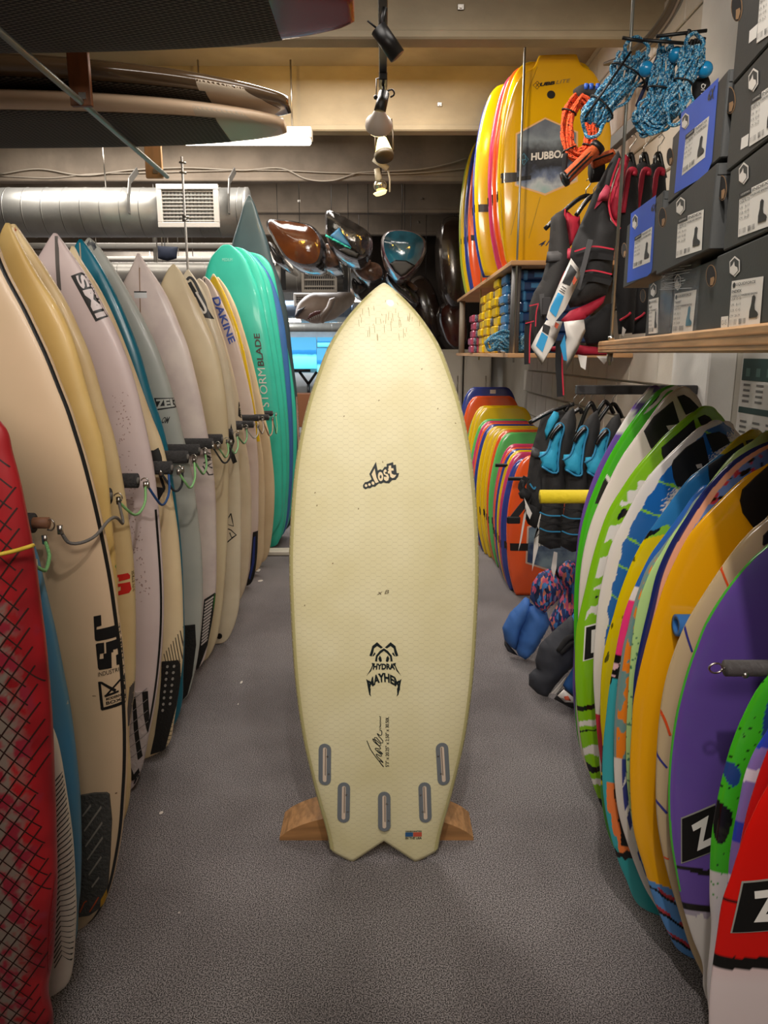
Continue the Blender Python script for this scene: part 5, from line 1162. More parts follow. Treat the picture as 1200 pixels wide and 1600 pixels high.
# paper hang tags
TAGW = mat('tag_white', '#ded8d0', .5); TAGB = mat('tag_blue', '#2f9ad0', .5); TAGK = mat('tag_black', '#2a2a2a', .5); TAGR = mat('tag_orange', '#c8583a', .5)
def hangtag(px, y, label, blue, blk=None, red=None, lines=None):
    c = aty(*E4(*px[0]), y); o = empty('hang_tag', c, label, 'tag', 'paper tags on the upper vests')
    puff('card', pl4(px), y, .0016, TAGW, o, h=.05)
    if blue: puff('blue_panel', pl4(blue), y - .003, .001, TAGB, o, h=.05)
    if blk: puff('black_panel', pl4(blk), y - .003, .001, TAGK, o, h=.05)
    if red: puff('price_dot', pl4(red), y - .004, .001, TAGR, o, h=.05)
    for l_ in (lines or []): strip('print_line', pl4(l_), y - .004, .0025, TAGK, o, th=.0005)
    return o
t_ = hangtag([(338, 712), (385, 775), (398, 815), (375, 880), (300, 1040), (215, 1145), (180, 1090), (200, 1020), (260, 880)], 2.60, 'big white tag with black and blue panels hanging off the largest vest', [(255, 930), (292, 955), (240, 1090), (200, 1050), (210, 1020)], [(335, 750), (375, 800), (330, 890), (280, 870)], [(360, 825), (376, 850), (355, 885), (345, 862)], [[(270, 905), (300, 925)], [(262, 918), (296, 938)], [(280, 890), (306, 908)]])
t_ = hangtag([(180, 1110), (285, 1118), (240, 1240), (150, 1398), (80, 1280), (120, 1200)], 2.64, 'white tag with a small blue panel hanging lowest at left', [(150, 1185), (190, 1215), (155, 1315), (112, 1272)], [(160, 1130), (205, 1150), (192, 1205), (152, 1180)], [(238, 1120), (262, 1135), (248, 1165), (230, 1150)])
t_ = hangtag([(290, 1120), (420, 1105), (430, 1180), (380, 1300), (305, 1435), (290, 1300), (310, 1220)], 2.66, 'crumpled white tag with a blue corner under the largest vest', [(298, 1200), (312, 1370), (290, 1365), (268, 1270)], None, None)
for i, q in enumerate([[(380, 1330), (440, 1340), (430, 1428), (400, 1410)], [(500, 1340), (590, 1340), (550, 1392)], [(668, 1150), (690, 1170), (675, 1215), (662, 1205)]]):
    o = empty('hang_tag', aty(*E4(*q[0]), 2.74), ['small white tag tip below the red hem, left', 'small white tag tip below the red hem, beside the rod', 'narrow white tag between the upper vests'][i], 'tag', 'paper tags on the upper vests'); puff('card', pl4(q), 2.74, .0016, TAGW, o, h=.05)
# ropes
def rope_mat(name, cols):
    m = D.materials.new(name); m.use_nodes = True; nt = m.node_tree; b = nt.nodes['Principled BSDF']; b.inputs['Roughness'].default_value = .75
    tc = nt.nodes.new('ShaderNodeTexCoord'); n_ = nt.nodes.new('ShaderNodeTexVoronoi'); n_.inputs['Scale'].default_value = 330; nt.links.new(tc.outputs['Object'], n_.inputs['Vector'])
    sp = nt.nodes.new('ShaderNodeSeparateColor'); nt.links.new(n_.outputs['Color'], sp.inputs[0])
    r = nt.nodes.new('ShaderNodeValToRGB'); r.color_ramp.interpolation = 'CONSTANT'; e = r.color_ramp.elements
    e[0].color = lin(cols[0][1]) + (1,); e[0].position = 0; e[1].position = cols[1][0]; e[1].color = lin(cols[1][1]) + (1,)
    for p_, c in cols[2:]: q = e.new(p_); q.color = lin(c) + (1,)
    nt.links.new(sp.outputs[0], r.inputs[0]); nt.links.new(r.outputs[0], b.inputs['Base Color'])
    bp = nt.nodes.new('ShaderNodeBump'); bp.inputs['Strength'].default_value = .6; bp.inputs['Distance'].default_value = .003; nt.links.new(n_.outputs['Distance'], bp.inputs['Height']); nt.links.new(bp.outputs[0], b.inputs['Normal'])
    return m
RBL = rope_mat('rope_blue', [(0, '#1c6f9c'), (.38, '#9fc0cc'), (.66, '#123c54'), (.8, '#3a9cc4')]); ROR = rope_mat('rope_orange', [(0, '#e84e20'), (.55, '#f26a34'), (.86, '#3a1410')])
E5 = lambda x, y: (860 + x / 4.444, 40 + y / 4.444)
def hank(px, y, wid, m, label, strands=16, r=.0042, seed=0, name='rope_hank', ties=(), knots=2, yy=None, cat='rope'):
    rr = random.Random(seed); C_ = spline([aty(*E5(*q), y if yy is None else yy[i]) for i, q in enumerate(px)], 5); N_ = len(C_); O = C_[0].copy()
    wid = [q * .66 for q in wid]; W_ = np.interp(np.linspace(0, 1, N_), np.linspace(0, 1, len(wid)), wid)
    o = empty(name, O, label, cat); 
    for s_ in range(strands):
        a0 = rr.uniform(0, 6.28); rad = rr.uniform(.35, 1) ; tw = rr.uniform(-1.2, 1.2); pts = []
        for i, c in enumerate(C_):
            t = (C_[min(i + 1, N_ - 1)] - C_[max(i - 1, 0)]).normalized(); n1_ = t.cross(Vector((0, 1, 0))).normalized(); n2_ = t.cross(n1_)
            a = a0 + tw * i / N_ * 3; w_ = W_[i] * rad * (1 + .15 * math.sin(i * .9 + s_))
            pts.append(c - O + n1_ * w_ * math.cos(a) + n2_ * w_ * math.sin(a) * .6)
        MB().tube(pts, r, 7).build('strand', m, o)
    for k in range(knots):
        c = C_[0] if k == 0 else C_[-1]
        pts = [c - O + Vector((wid[0] * .9 * math.cos(a) * (.8 + .2 * math.sin(3 * a)), -.012 + .01 * math.sin(2 * a), wid[0] * .9 * math.sin(a))) for a in [i * .55 + k for i in range(13)]]
        MB().tube(spline(pts, 3), r * 1.3, 7).build('knot_loop', m, o)
    for t in ties:
        i = int(t * (N_ - 1)); c = C_[i]; tt = (C_[min(i + 1, N_ - 1)] - C_[max(i - 1, 0)]).normalized(); n1_ = tt.cross(Vector((0, 1, 0))).normalized(); n2_ = tt.cross(n1_)
        MB().tube([c - O + n1_ * W_[i] * 1.12 * math.cos(a) + n2_ * W_[i] * .8 * math.sin(a) for a in [k * .5 for k in range(14)]], .003, 6).build('tie', BLK, o)
    return o
hank([(590, 200), (560, 300), (500, 400), (400, 520), (330, 600), (290, 680)], 2.42, [.07, .085, .075, .06, .065, .05], RBL, 'blue and white rope hank hanging slanted behind the steel rod', 26, seed=1, ties=(.3, .75))
hank([(790, 150), (800, 250), (770, 400), (740, 520), (700, 620), (650, 720)], 2.34, [.035, .045, .05, .055, .07, .045], RBL, 'middle blue and white rope hank with a knotted lower end', 24, seed=2, ties=(.5,))
hank([(990, 150), (970, 250), (920, 390), (890, 500), (860, 620)], 2.25, [.05, .055, .035, .06, .05], RBL, 'blue and white rope hank beside the upper blue box', 24, seed=3, ties=(.5,))
hank([(590, 640), (640, 680), (700, 700), (780, 670), (840, 620)], 2.32, [.02, .03, .04, .035, .02], RBL, 'loose blue and white rope loop lying below the middle hank', 10, seed=5)
for i, (x, y_, r_, l) in enumerate([(665, 302, 46, 'bright blue float ball behind the slanted rope hank'), (872, 202, 46, 'bright blue float ball between the middle and right rope hanks'), (1072, 305, 48, 'bright blue float ball right of the right rope hank')]):
    y0 = 2.36 - i * .05; c = aty(*E5(x, y_), y0); tag(MB().sphere((0, 0, 0), r_ / 4.444 / FOC * y0, 12).build('float_ball', mat('float_blue', '#1d8cc4', .25, coat=.4), None, c), l, 'float')
# orange rope ring with a padded handle
pts = [(200, 500), (130, 600), (110, 720), (130, 860), (180, 910), (250, 880), (290, 780), (285, 650), (250, 540), (200, 500)]
hank(pts, 2.75, [.035] * 5, ROR, 'oval orange rope hank hanging in front of the yellow bodyboard', 18, seed=8, r=.0045, knots=0, ties=(.12, .35, .6, .85))
o = empty('tow_bar', aty(*E5(100, 1065), 2.62), 'orange and black padded tow handle pointing down left', 'tow bar', 'padded tow bars')
ptube('grip', [E5(105, 1062), E5(210, 960), E5(325, 850)], 2.62, .021, mat('grip_orange', '#d8622c', .7, var=.3, vscale=120, bump=.3, bscale=90), o, 12, yy=[2.60, 2.64, 2.70]); ptube('grip_line', [E5(110, 1045), E5(212, 945), E5(318, 845)], 2.59, .0035, BLK, o, yy=[2.575, 2.615, 2.675]); ptube('grip_line', [E5(122, 1068), E5(225, 966), E5(330, 866)], 2.59, .0035, BLK, o, yy=[2.575, 2.615, 2.675])
ptube('end_cap', [E5(88, 1072), E5(112, 1058)], 2.60, .024, BLK, o, 12); ptube('end_cap', [E5(310, 862), E5(338, 830)], 2.69, .026, BLK, o, 12); ptube('strap', [E5(98, 1050), E5(100, 960), E5(105, 890)], 2.66, .009, NEOD, o)
o = empty('tow_bar', aty(*E5(300, 960), 2.80), 'second orange and black tow handle, shorter and behind the first', 'tow bar', 'padded tow bars'); ptube('grip', [E5(290, 955), E5(360, 925), E5(440, 895)], 2.80, .020, MATS['grip_orange'], o, 12); ptube('grip_line', [E5(292, 940), E5(360, 912), E5(436, 884)], 2.778, .003, BLK, o)
ptube('handle_body', [E5(280, 1010), E5(360, 1000)], 2.84, .04, NEOD, o, 10)
o = empty('tow_bar', aty(*E5(240, 490), 2.78), 'black foam handle with blue clips above the orange rope', 'tow bar', 'padded tow bars'); ptube('foam_grip', [E5(185, 490), E5(230, 462), E5(290, 475), E5(310, 520)], 2.78, .025, NEO, o, 12)
for x in (245, 280, 325): ptube('blue_clip', [E5(x, 445), E5(x + 6, 405)], 2.76, .008, mat('clip_blue', '#2f5ec8', .4), o)
for i, (a, b_, y_, l) in enumerate([((240, 640), (560, 180), 2.36, 'long thin black cord slanting up left of the slanted rope hank'), ((600, 560), (760, 180), 2.44, 'dark blue cord between the slanted and middle rope hanks'), ((690, 480), (880, 250), 2.48, 'black cord behind the middle rope hank')]):
    P = [aty(*E5(*a), y_), aty(*E5(*b_), y_)]; tag(MB().tube([Vector((0, 0, 0)), P[1] - P[0]], .006 if i else .004, 6).build('towing_line', mat('cord_navy', '#1c2a50', .6) if i == 1 else BLK, None, P[0]), l, 'cord')
o = empty('package', aty(*E5(1045, 480), 2.2), 'black package with white letters behind the right rope hank', 'package'); puff('pouch', [E5(980, 380), E5(1090, 330), E5(1112, 400), E5(1085, 560), E5(985, 560)], 2.30, .02, NEOD, o)
pp = Plane(o, (0, .06, 0), (1, 0, 0), (0, 0, 1)); pp.W = Vector(o.location)
pp.text('lettering', 'LIQ', [(lambda q: q)(E5(1068, 480)), E5(1072, 410), E5(1040, 410), E5(1036, 480)], WHT, off=.008)
hb = aty(1035, 72, 2.2); o = empty('hook_bar', (hb.x, 2.2, hb.z), 'thin black wall bar with hooks carrying the blue ropes', 'rack')
for q0, q1 in (((735, 75), (1085, 35)), ((640, 100), (960, 125)), ((500, 85), (640, 108))): ptube('bar', [E5(*q0), E5(*q1)], 2.28, .005, BLK, o)
for x, y_ in ((965, 30), (985, 100), (1010, 95), (1030, 90), (1050, 88), (1068, 85)): ptube('hook', [E5(x, y_), E5(x - 12, y_ + 40), E5(x - 14, y_ + 75)], 2.28, .006, BLK, o)
# ---------------------------------------------------------------- lower row: blue lined vests on a cross rail
BLL = mat('lining_blue', '#2fa6cc', .7, bump=.1, bscale=100); BLP = mat('piping_blue', '#2f86b0', .6)
E7 = lambda x, y: (760 + x / 3.018, 590 + y / 3.018)
def p7(L_): return [E7(*q) for q in L_]
yr = 2.93; a = aty(900, 609, yr)
o = MB().box((.24, 0, 0), (.48, .035, .036), bev=.003).build('garment_rail', mat('rail_charcoal', '#3c3a3a', .5), None, a); o['label'] = 'dark square rail end carrying the black and blue vests'; o['category'] = 'rail'
LG = 'black and blue vests on the lower rail'
hs = [((415, 60), (200, 215), (370, 160)), ((440, 85), (330, 240), (450, 170)), ((495, 55), (400, 340), (520, 180)), ((560, 50), (440, 350), (600, 170)), ((600, 60), (520, 220), (640, 190))]
hl = ['black hanger at the free end of the lower rail, its arm poking out left', 'second black hanger of the lower rail', 'middle black hanger of the lower rail', 'fourth black hanger of the lower rail, metal hook crossed', 'last black hanger of the lower rail, next to the wakesurf boards']
for i, (hk, l_, r_) in enumerate(hs): hanger('h', E7(*hk), 2.95 - i * .0, E7(*l_), E7(*r_), hl[i], 'hangers of the lower rail')
y1 = 2.98
V = vest_root(aty(*E7(250, 500), y1).x, y1, .85, 'leftmost black vest with blue lining on the lower rail, buckle strap dangling', LG)
puff('shell', p7([(262, 178), (300, 165), (345, 150), (380, 165), (370, 260), (345, 420), (325, 560), (260, 640), (215, 640), (185, 560), (195, 450), (205, 380), (225, 300)]), y1, .05, NEO, V)
puff('grey_band', p7([(215, 325), (262, 345), (255, 385), (208, 370)]), y1 - .045, .01, GRP, V)
puff('lining', p7([(318, 158), (340, 165), (345, 190), (300, 260), (280, 295), (275, 250), (290, 200)]), y1 - .055, .012, BLL, V)
strip('strap', p7([(190, 470), (165, 520), (200, 560), (160, 620), (125, 665)]), y1 - .06, .028, NEOD, V, th=.006)
puff('waist_knot', p7([(165, 480), (185, 490), (180, 525), (215, 540), (200, 580), (160, 570), (150, 545), (172, 520), (162, 500)]), y1 - .07, .02, NEOD, V)
MB().box(aty(*E7(128, 672), y1 - .06) - Vector(V.location), (.055, .014, .03), bev=.004).build('buckle', BLK, V)
puff('lower_shell', p7([(200, 590), (260, 590), (262, 690), (230, 712), (195, 690), (175, 640)]), y1 - .01, .03, NEOD, V)
strip('piping', p7([(205, 500), (225, 525), (232, 515)]), y1 - .06, .006, BLP, V)
for i, (dx, y_, l) in enumerate([(0, 2.86, 'second black vest with blue lining on the lower rail'), (112, 2.80, 'third black vest with blue lining on the lower rail'), (215, 2.76, 'last black vest on the lower rail, half hidden by the wakesurf boards')]):
    V = vest_root(aty(*E7(330 + dx, 560), y_).x, y_, .6, l, LG); S_ = lambda L_: p7([(x + dx * (1 if y < 560 else .93), y + dx * .12) for x, y in L_])
    puff('shell', S_([(300, 300), (330, 230), (375, 165), (410, 140), (425, 200), (415, 330), (385, 450), (370, 560), (350, 800), (300, 810), (245, 780), (250, 700), (265, 590), (262, 480), (250, 400), (270, 360)]), y_, .055, NEO, V, wr=.15)
    puff('lining', S_([(338, 215), (362, 222), (366, 240), (350, 300), (340, 380), (336, 440), (324, 452), (300, 440), (255, 418), (262, 400), (250, 372), (252, 350), (285, 348), (300, 290)]), y_ - .06, .014, BLL, V)
    ptube('lining_piping', S_([(248, 375), (285, 350), (310, 280), (330, 225), (350, 216), (366, 235), (350, 300), (338, 400), (330, 450), (262, 420)]), y_ - .072, .004, BLP, V)
    ptube('hanger_arm', S_([(303, 290), (318, 262), (345, 232), (358, 226)]), y_ - .08, .010, HANG, V)
    for z in (640, 715): strip('piping', S_([(252, z - 5), (290, z + 10), (350, z + 12)]), y_ - .066, .005, BLP, V)
    for z in (675, 750, 600): strip('seam', S_([(252, z - 5), (290, z + 8), (352, z + 10)]), y_ - .062, .004, NEOD, V)
def sidetag(name, px, y, label, img=False):
    o = empty('hang_tag', aty(*px[0], y), label, 'tag', 'tags on the lower vests'); puff('card', px, y, .002, TAGW, o, h=.05); return o
sidetag('t', p7([(178, 565), (215, 640), (205, 668), (190, 640)]), 2.86, 'small white tag with a yellow corner on the leftmost lower vest')
sidetag('t', p7([(150, 820), (185, 590), (196, 600), (165, 770)]), 2.90, 'clear-edged white tag beside the dangling buckle')
sidetag('t', p7([(215, 915), (225, 760), (255, 640), (262, 660), (245, 800)]), 2.88, 'long narrow grey tag hanging in front of the orange bodyboard')
sidetag('t', p7([(305, 900), (318, 820), (335, 825), (330, 900), (318, 945)]), 2.80, 'pinkish tag dangling under the second lower vest')
# children's vests and bags at the foot of the rail
KB = mat('nylon_blue', '#3b6cb4', .75, var=.12, vscale=12, bump=.25, bscale=14); KD = mat('nylon_dark', '#33353c', .7, bump=.25, bscale=16); KN = mat('nylon_navy', '#20508c', .7, bump=.2, bscale=16)
PATN = rope_mat('pattern_floral', [(0, '#27407c'), (.35, '#d85a7c'), (.55, '#4a86c8'), (.75, '#e88a70'), (.88, '#1d2c50')]); PATN.node_tree.nodes['Voronoi Texture'].inputs['Scale'].default_value = 75
MP = PATN.node_tree.nodes.new('ShaderNodeMapping'); MP.inputs['Scale'].default_value = (1.6, 1, .45); MP.inputs['Rotation'].default_value = (0, .7, 0)
PATN.node_tree.links.new(PATN.node_tree.nodes['Texture Coordinate'].outputs['Object'], MP.inputs[0]); PATN.node_tree.links.new(MP.outputs[0], PATN.node_tree.nodes['Voronoi Texture'].inputs['Vector'])
yk = 3.17
o = empty('life_vest', aty(*E7(180, 1330), yk), 'small bright blue buoyancy vest with a pink and blue patterned front, sagging onto the carpet', 'vest')
puff('padded_panel', p7([(75, 1180), (110, 1110), (185, 1035), (205, 1045), (205, 1120), (160, 1200), (140, 1285), (115, 1270), (85, 1235)]), yk, .06, KB, o, wr=.2)
puff('padded_panel', p7([(205, 1060), (240, 1085), (285, 1105), (300, 1160), (280, 1200), (225, 1290), (185, 1330), (150, 1310), (140, 1285), (160, 1195)]), yk - .03, .07, KB, o, wr=.2)
puff('patterned_panel', p7([(205, 1040), (215, 970), (250, 920), (300, 900), (345, 950), (365, 990), (350, 1040), (300, 1080), (275, 1110), (235, 1085)]), yk - .06, .07, PATN, o, wr=.3)
puff('patterned_panel', p7([(330, 930), (345, 890), (385, 860), (425, 870), (425, 1090), (380, 1150), (310, 1200), (290, 1150), (340, 1060), (365, 1010)]), yk + .05, .06, PATN, o, wr=.3)
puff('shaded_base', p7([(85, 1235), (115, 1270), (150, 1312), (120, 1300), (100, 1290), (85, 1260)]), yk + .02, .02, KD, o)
ptube('strap', p7([(320, 870), (335, 930), (345, 950)]), yk - .06, .006, NEOD, o)
yk = 2.77
o = empty('life_vest', aty(*E7(260, 1490), yk), 'small charcoal buoyancy vest slumped on the carpet in front of the blue one', 'vest')
puff('padded_panel', p7([(230, 1330), (250, 1260), (310, 1200), (400, 1120), (440, 1160), (440, 1330), (370, 1400), (330, 1440), (285, 1505), (240, 1490), (200, 1450), (200, 1400), (235, 1370)]), yk, .06, KD, o, wr=.25)
ptube('webbing', p7([(340, 1290), (385, 1230), (420, 1220)]), yk - .06, .012, NEOD, o); ptube('webbing', p7([(350, 1300), (395, 1255), (430, 1245)]), yk - .065, .010, NEOD, o)
puff('white_edge', p7([(290, 1505), (340, 1450), (375, 1410), (372, 1440), (330, 1500), (305, 1515)]), yk + .04, .008, TAGW, o)
yk = 2.57
o = empty('life_vest', aty(*E7(400, 1560), yk), 'navy blue buoyancy vest with a white and orange print, behind the lime board', 'vest')
puff('padded_panel', p7([(360, 1450), (430, 1330), (480, 1300), (500, 1500), (430, 1510), (390, 1500)]), yk + .12, .05, KN, o, wr=.2)
puff('bright_corner', p7([(388, 1150), (430, 1080), (470, 1080), (460, 1210), (405, 1215)]), yk + .2, .03, mat('nylon_bright', '#2f78c8', .7), o)
puff('printed_panel', p7([(318, 1515), (345, 1480), (365, 1465), (430, 1510), (470, 1520), (460, 1560), (400, 1560)]), yk + .08, .02, NEOD, o); puff('print', p7([(335, 1500), (365, 1470), (425, 1520), (415, 1535), (370, 1532)]), yk + .055, .006, TAGW, o); puff('print_orange', p7([(365, 1505), (385, 1500), (400, 1525), (372, 1520)]), yk + .045, .004, TAGR, o)
# ---------------------------------------------------------------- bodyboards
BC = {'y': '#e8c20c', 'o': '#f05c22', 'g': '#5cc064', 'n': '#2c3f94', 'p': '#cc3e6c', 'l': '#a8b844'}
def bm_(k): return mat('foam_' + k, BC[k], .22, var=.06, vscale=6, coat=.8, bump=.05, bscale=7)
BAND = mat('black_band', '#1c1815', .4, coat=.4)
def boogie(y, pxl, pyt, k, label, w=.255, z0=.004, band=True, T=.042, pxtop=None, lean=0., g='bodyboards standing in the floor row'):
    top = aty(600, pyt, y).z; h = top - z0; xl = aty(pxl, 800, y).x if True else 0
    zc = y * math.cos(PITCH) + (CH - (z0 + h * .45)) * math.sin(PITCH); xl = (pxl - 600) / FOC * zc
    hp_ = [(w * .72, 0), (w * .80, h * .06), (w * .93, h * .22), (w, h * .45), (w * .98, h * .64), (w * .88, h * .82), (w * .76, h * .93), (w * .62, h * .985), (w * .50, h)]
    B = Plank('bodyboard', (xl + w, y, z0), (xl + w + lean, y, top), hwpts=hp_, T=T, rock=.02, m=bm_(k), label=label, cat='bodyboard', group=None, rows=44, cols=16, p=8, square=True)
    B.obj['group'] = g
    if band: 
        t_ = h * .36; n_ = 12; V = []; Fc = []
        for j, t in enumerate((t_ - .022, t_ + .022)):
            hw_ = B.hw(t); ring = []
            for i in range(21):
                u = -hw_ + 2 * hw_ * i / 20; ring.append(B.pt(u, t, hw_, 1, .002))
            for i in range(20, -1, -1):
                u = -hw_ + 2 * hw_ * i / 20; ring.append(B.pt(u, t, hw_, -1, .002))
            for q in ring: q.x *= 1.012
            V += ring
        N_ = 42
        for i in range(N_): Fc.append((i, (i + 1) % N_, N_ + (i + 1) % N_, N_ + i))
        link('strap_band', mesh(V, Fc), BAND, B.obj)
    return B
rows_ = [(4.07, 791, 712, 'o', 'orange bodyboard, nearest of the floor row, with a printed wave hexagon'), (4.16, 782, 716, 'n', 'navy bodyboard directly behind the nearest orange one'), (4.24, 779, 707, 'p', 'thin pink bodyboard behind the navy one'), (4.31, 776, 704, 'y', 'yellow bodyboard behind the nearest pink one'),
         (4.38, 773, 702, 'n', 'second navy bodyboard, only its top line visible'), (4.46, 771, 700, 'o', 'orange bodyboard in the front half of the floor row, behind navy'), (4.54, 770, 694, 'p', 'pink bodyboard just in front of the big green one'), (4.64, 763, 676, 'g', 'big green bodyboard in the middle of the floor row'), (4.72, 760, 672, 'o', 'orange bodyboard directly behind the big green one'),
         (4.80, 757, 669, 'y', 'yellow bodyboard, first of three behind the green and orange pair'), (4.88, 750, 668, 'y', 'yellow bodyboard, second of three in the middle of the floor row'), (4.96, 744, 666, 'y', 'yellow bodyboard, third of three in the middle of the floor row'), (5.04, 740, 663, 'n', 'navy bodyboard with only its left edge showing'), (5.12, 738, 661, 'o', 'orange bodyboard behind the navy edge'), (5.20, 735, 658, 'p', 'pink bodyboard behind the three yellow ones'), (5.28, 732, 655, 'g', 'green bodyboard in the rear half of the floor row'),
         (5.38, 731, 636, 'y', 'taller yellow bodyboard in the rear of the floor row'), (5.48, 726, 634, 'y', 'second taller yellow bodyboard at the rear'), (5.56, 724, 640, 'g', 'green bodyboard behind the taller yellow ones'), (5.70, 716, 619, 'o', 'tall plain orange bodyboard near the back of the floor row'), (5.80, 712, 605, 'n', 'tall navy bodyboard with a white badge, last of the floor row')]
for i, (y, pl_, pt_, k, l) in enumerate(rows_):
    B = boogie(y, pl_, pt_, k, l, band=(i not in (19, 20)), w=.245 if i < 7 else .26)
    if i == 0:
        P = [(-.09, .33), (.03, .30), (.155, .26), (.25, .33), (.25, .12 + .1), (.09, .15), (-.09, .21)]
        B.poly('print_border', [(-.13, .42), (.06, .50), (.25, .42), (.25, .22), (.06, .135), (-.13, .20)], mat('print_pale', '#d8b8a4', .4), px=False); B.poly('wave_print', [(-.12, .412), (.06, .488), (.24, .412), (.24, .225), (.06, .148), (-.12, .207)], mat('wave_print', '#33476e', .35, var=.6, vscale=7, rgb2='#8ea6b4', coat=.4), px=False, off=.002)
        B.text('lettering', 'HUBBOARDS', [(-.08, .30), (.2, .33), (.2, .37), (-.08, .34)], WHT, px=False, off=.003, bold=.03)
    if i == 20: B.poly('badge', [(.0, B.Ln - .05), (.045, B.Ln - .05), (.045, B.Ln - .02), (.0, B.Ln - .02)], WHT, px=False)
for px, py, y, x2, l in [(774, 727, 4.32, 1.30, 'thin dark peg between bodyboards, farther one'), (794, 748, 4.02, 1.30, 'thin dark peg in front of the nearest orange bodyboard')]:
    rpeg(px, py, y, .011, BLK, l, x2=x2)
# ---------------------------------------------------------------- tall shelf with bodyboards above and rolled packs below
SH = mat('birch_shelf', '#c79a6c', .5, var=.25, vscale=3, stretch=(1, 1, 12), bump=.05)
def wshelf(z, x0, x1, y0, y1, label):
    o = MB().box(((x1 - x0) / 2, (y1 - y0) / 2, .012), (x1 - x0, y1 - y0, .024), bev=.003).build('wall_shelf', SH, None, (x0, y0, z)); tag(o, label, 'shelf'); return o
wshelf(1.850, .665, 1.34, 3.98, 6.84, 'upper plywood shelf carrying the yellow bodyboards'); wshelf(1.375, .665, 1.34, 3.98, 6.84, 'lower plywood shelf carrying rolled yellow and blue packs')
rod((.70, 4.0, 1.35), (.70, 4.0, 2.88), .0055, 'thin steel rod in front of the big yellow bodyboard', MATS['zinc_rod'])
rod((.70, 5.45, 1.35), (.70, 5.45, 2.88), .0055, 'thin steel rod beside the rolled yellow packs', mat('rod_brass', '#b09a6a', .4, .8))
PVC = mat('pvc_grey', '#5e5c5c', .5)
for x, y, l in ((.71, 4.06, 'grey plastic post between the two shelves, near corner'), (.70, 6.7, 'grey plastic post between the two shelves, far end')):
    tag(MB().tube([(0, 0, 0), (0, 0, .451)], .026, 20).build('shelf_post', PVC if y < 5 else mat('pvc_pale', '#8f8576', .5), None, (x, y, 1.399)), l, 'post')
G2 = 'bodyboards on the upper shelf'
HBm = Plank('bodyboard', (aty(866, 405, 4.2).x, 4.2, 1.876), (aty(873, 84, 4.2).x, 4.2, aty(873, 84, 4.2).z), side=-1, T=.05, rock=.03, m=mat('hub_yellow', '#eab408', .22, var=.08, vscale=3, coat=.8, bump=.05, bscale=5), p=8, square=True, cols=24, rows=80,
    hwpts=[(.245, 0), (.268, .04), (.285, .15), (.297, .35), (.298, .55), (.275, .74), (.235, .88), (.185, .965), (.13, .992), (.10, aty(873, 84, 4.2).z - 1.876)], label='big yellow bodyboard with a wave photo hexagon, nearest on the upper shelf', cat='bodyboard', group=G2)
E2 = lambda x, y: (680 + x / 3.722, 50 + y / 3.722)
e2 = lambda L_: [E2(*q) for q in L_]
HBm.poly('print_border', e2([(640, 496), (830, 580), (828, 870), (638, 952), (462, 895), (468, 590)]), mat('print_peach', '#e8b880', .4))
def wave_mat():
    m = mat('wave_photo', '#5169a0', .3, coat=.5); nt = m.node_tree; b = nt.nodes['Principled BSDF']; tc = nt.nodes.new('ShaderNodeTexCoord'); sp = nt.nodes.new('ShaderNodeSeparateXYZ'); nt.links.new(tc.outputs['Object'], sp.inputs[0])
    n_ = nt.nodes.new('ShaderNodeTexNoise'); n_.inputs['Scale'].default_value = 9; n_.inputs['Detail'].default_value = 6; nt.links.new(tc.outputs['Object'], n_.inputs['Vector'])
    a = nt.nodes.new('ShaderNodeMath'); a.operation = 'MULTIPLY_ADD'; nt.links.new(n_.outputs['Fac'], a.inputs[0]); a.inputs[1].default_value = .28; nt.links.new(sp.outputs['Z'], a.inputs[2])
    r = nt.nodes.new('ShaderNodeMapRange'); r.inputs['From Min'].default_value = .34; r.inputs['From Max'].default_value = .86; nt.links.new(a.outputs[0], r.inputs[0])
    c = nt.nodes.new('ShaderNodeValToRGB'); e = c.color_ramp.elements; e[0].position = 0; e[0].color = lin('#27356a') + (1,); e[1].position = 1; e[1].color = lin('#6c7480') + (1,)
    for p_, h_ in ((.18, '#3a5c84'), (.30, '#86b4b0'), (.42, '#c0c8cc'), (.50, '#6a7894'), (.60, '#2c2e34'), (.72, '#46484c'), (.85, '#8c98a0')):
        q = e.new(p_); q.color = lin(h_) + (1,)
    nt.links.new(r.outputs[0], c.inputs[0]); nt.links.new(c.outputs[0], b.inputs['Base Color']); return m
HBm.poly('wave_print', e2([(640, 506), (820, 586), (818, 862), (638, 940), (471, 888), (477, 597)]), wave_mat(), off=.002)
HBm.text('lettering', 'HUBBOARDS', e2([(556, 750), (860, 722), (860, 672), (558, 706)]), WHT, bold=.035, off=.0035)
HBm.poly('diamond', e2([(514, 695), (550, 742), (514, 788), (474, 745)]), mat('diamond_dark', '#26343c', .4), off=.003); HBm.lines('diamond_line', [e2(q) for q in [[(514, 708), (540, 742), (514, 775), (486, 745), (514, 708)], [(500, 725), (508, 765)], [(522, 722), (530, 758)], [(504, 748), (526, 742)]]], .003, mat('diamond_blue', '#4a88a0', .4), off=.004)
HBm.poly('small_label', e2([(474, 845), (556, 835), (556, 860), (474, 870)]), BLK, off=.003)
HBm.text('lettering', 'UBB', e2([(612, 312), (700, 300), (700, 278), (612, 290)]), BLK, bold=.06, shear=.2); HBm.text('lettering', 'LITE', e2([(706, 298), (792, 285), (792, 264), (706, 276)]), mat('print_grey', '#6a6450', .5), shear=.3)
HBm.lines('diamond_outline', [e2([(598, 280), (618, 302), (596, 328), (572, 304), (598, 280)]), e2([(590, 292), (606, 314)]), e2([(606, 292), (588, 314)])], .003, BLK)
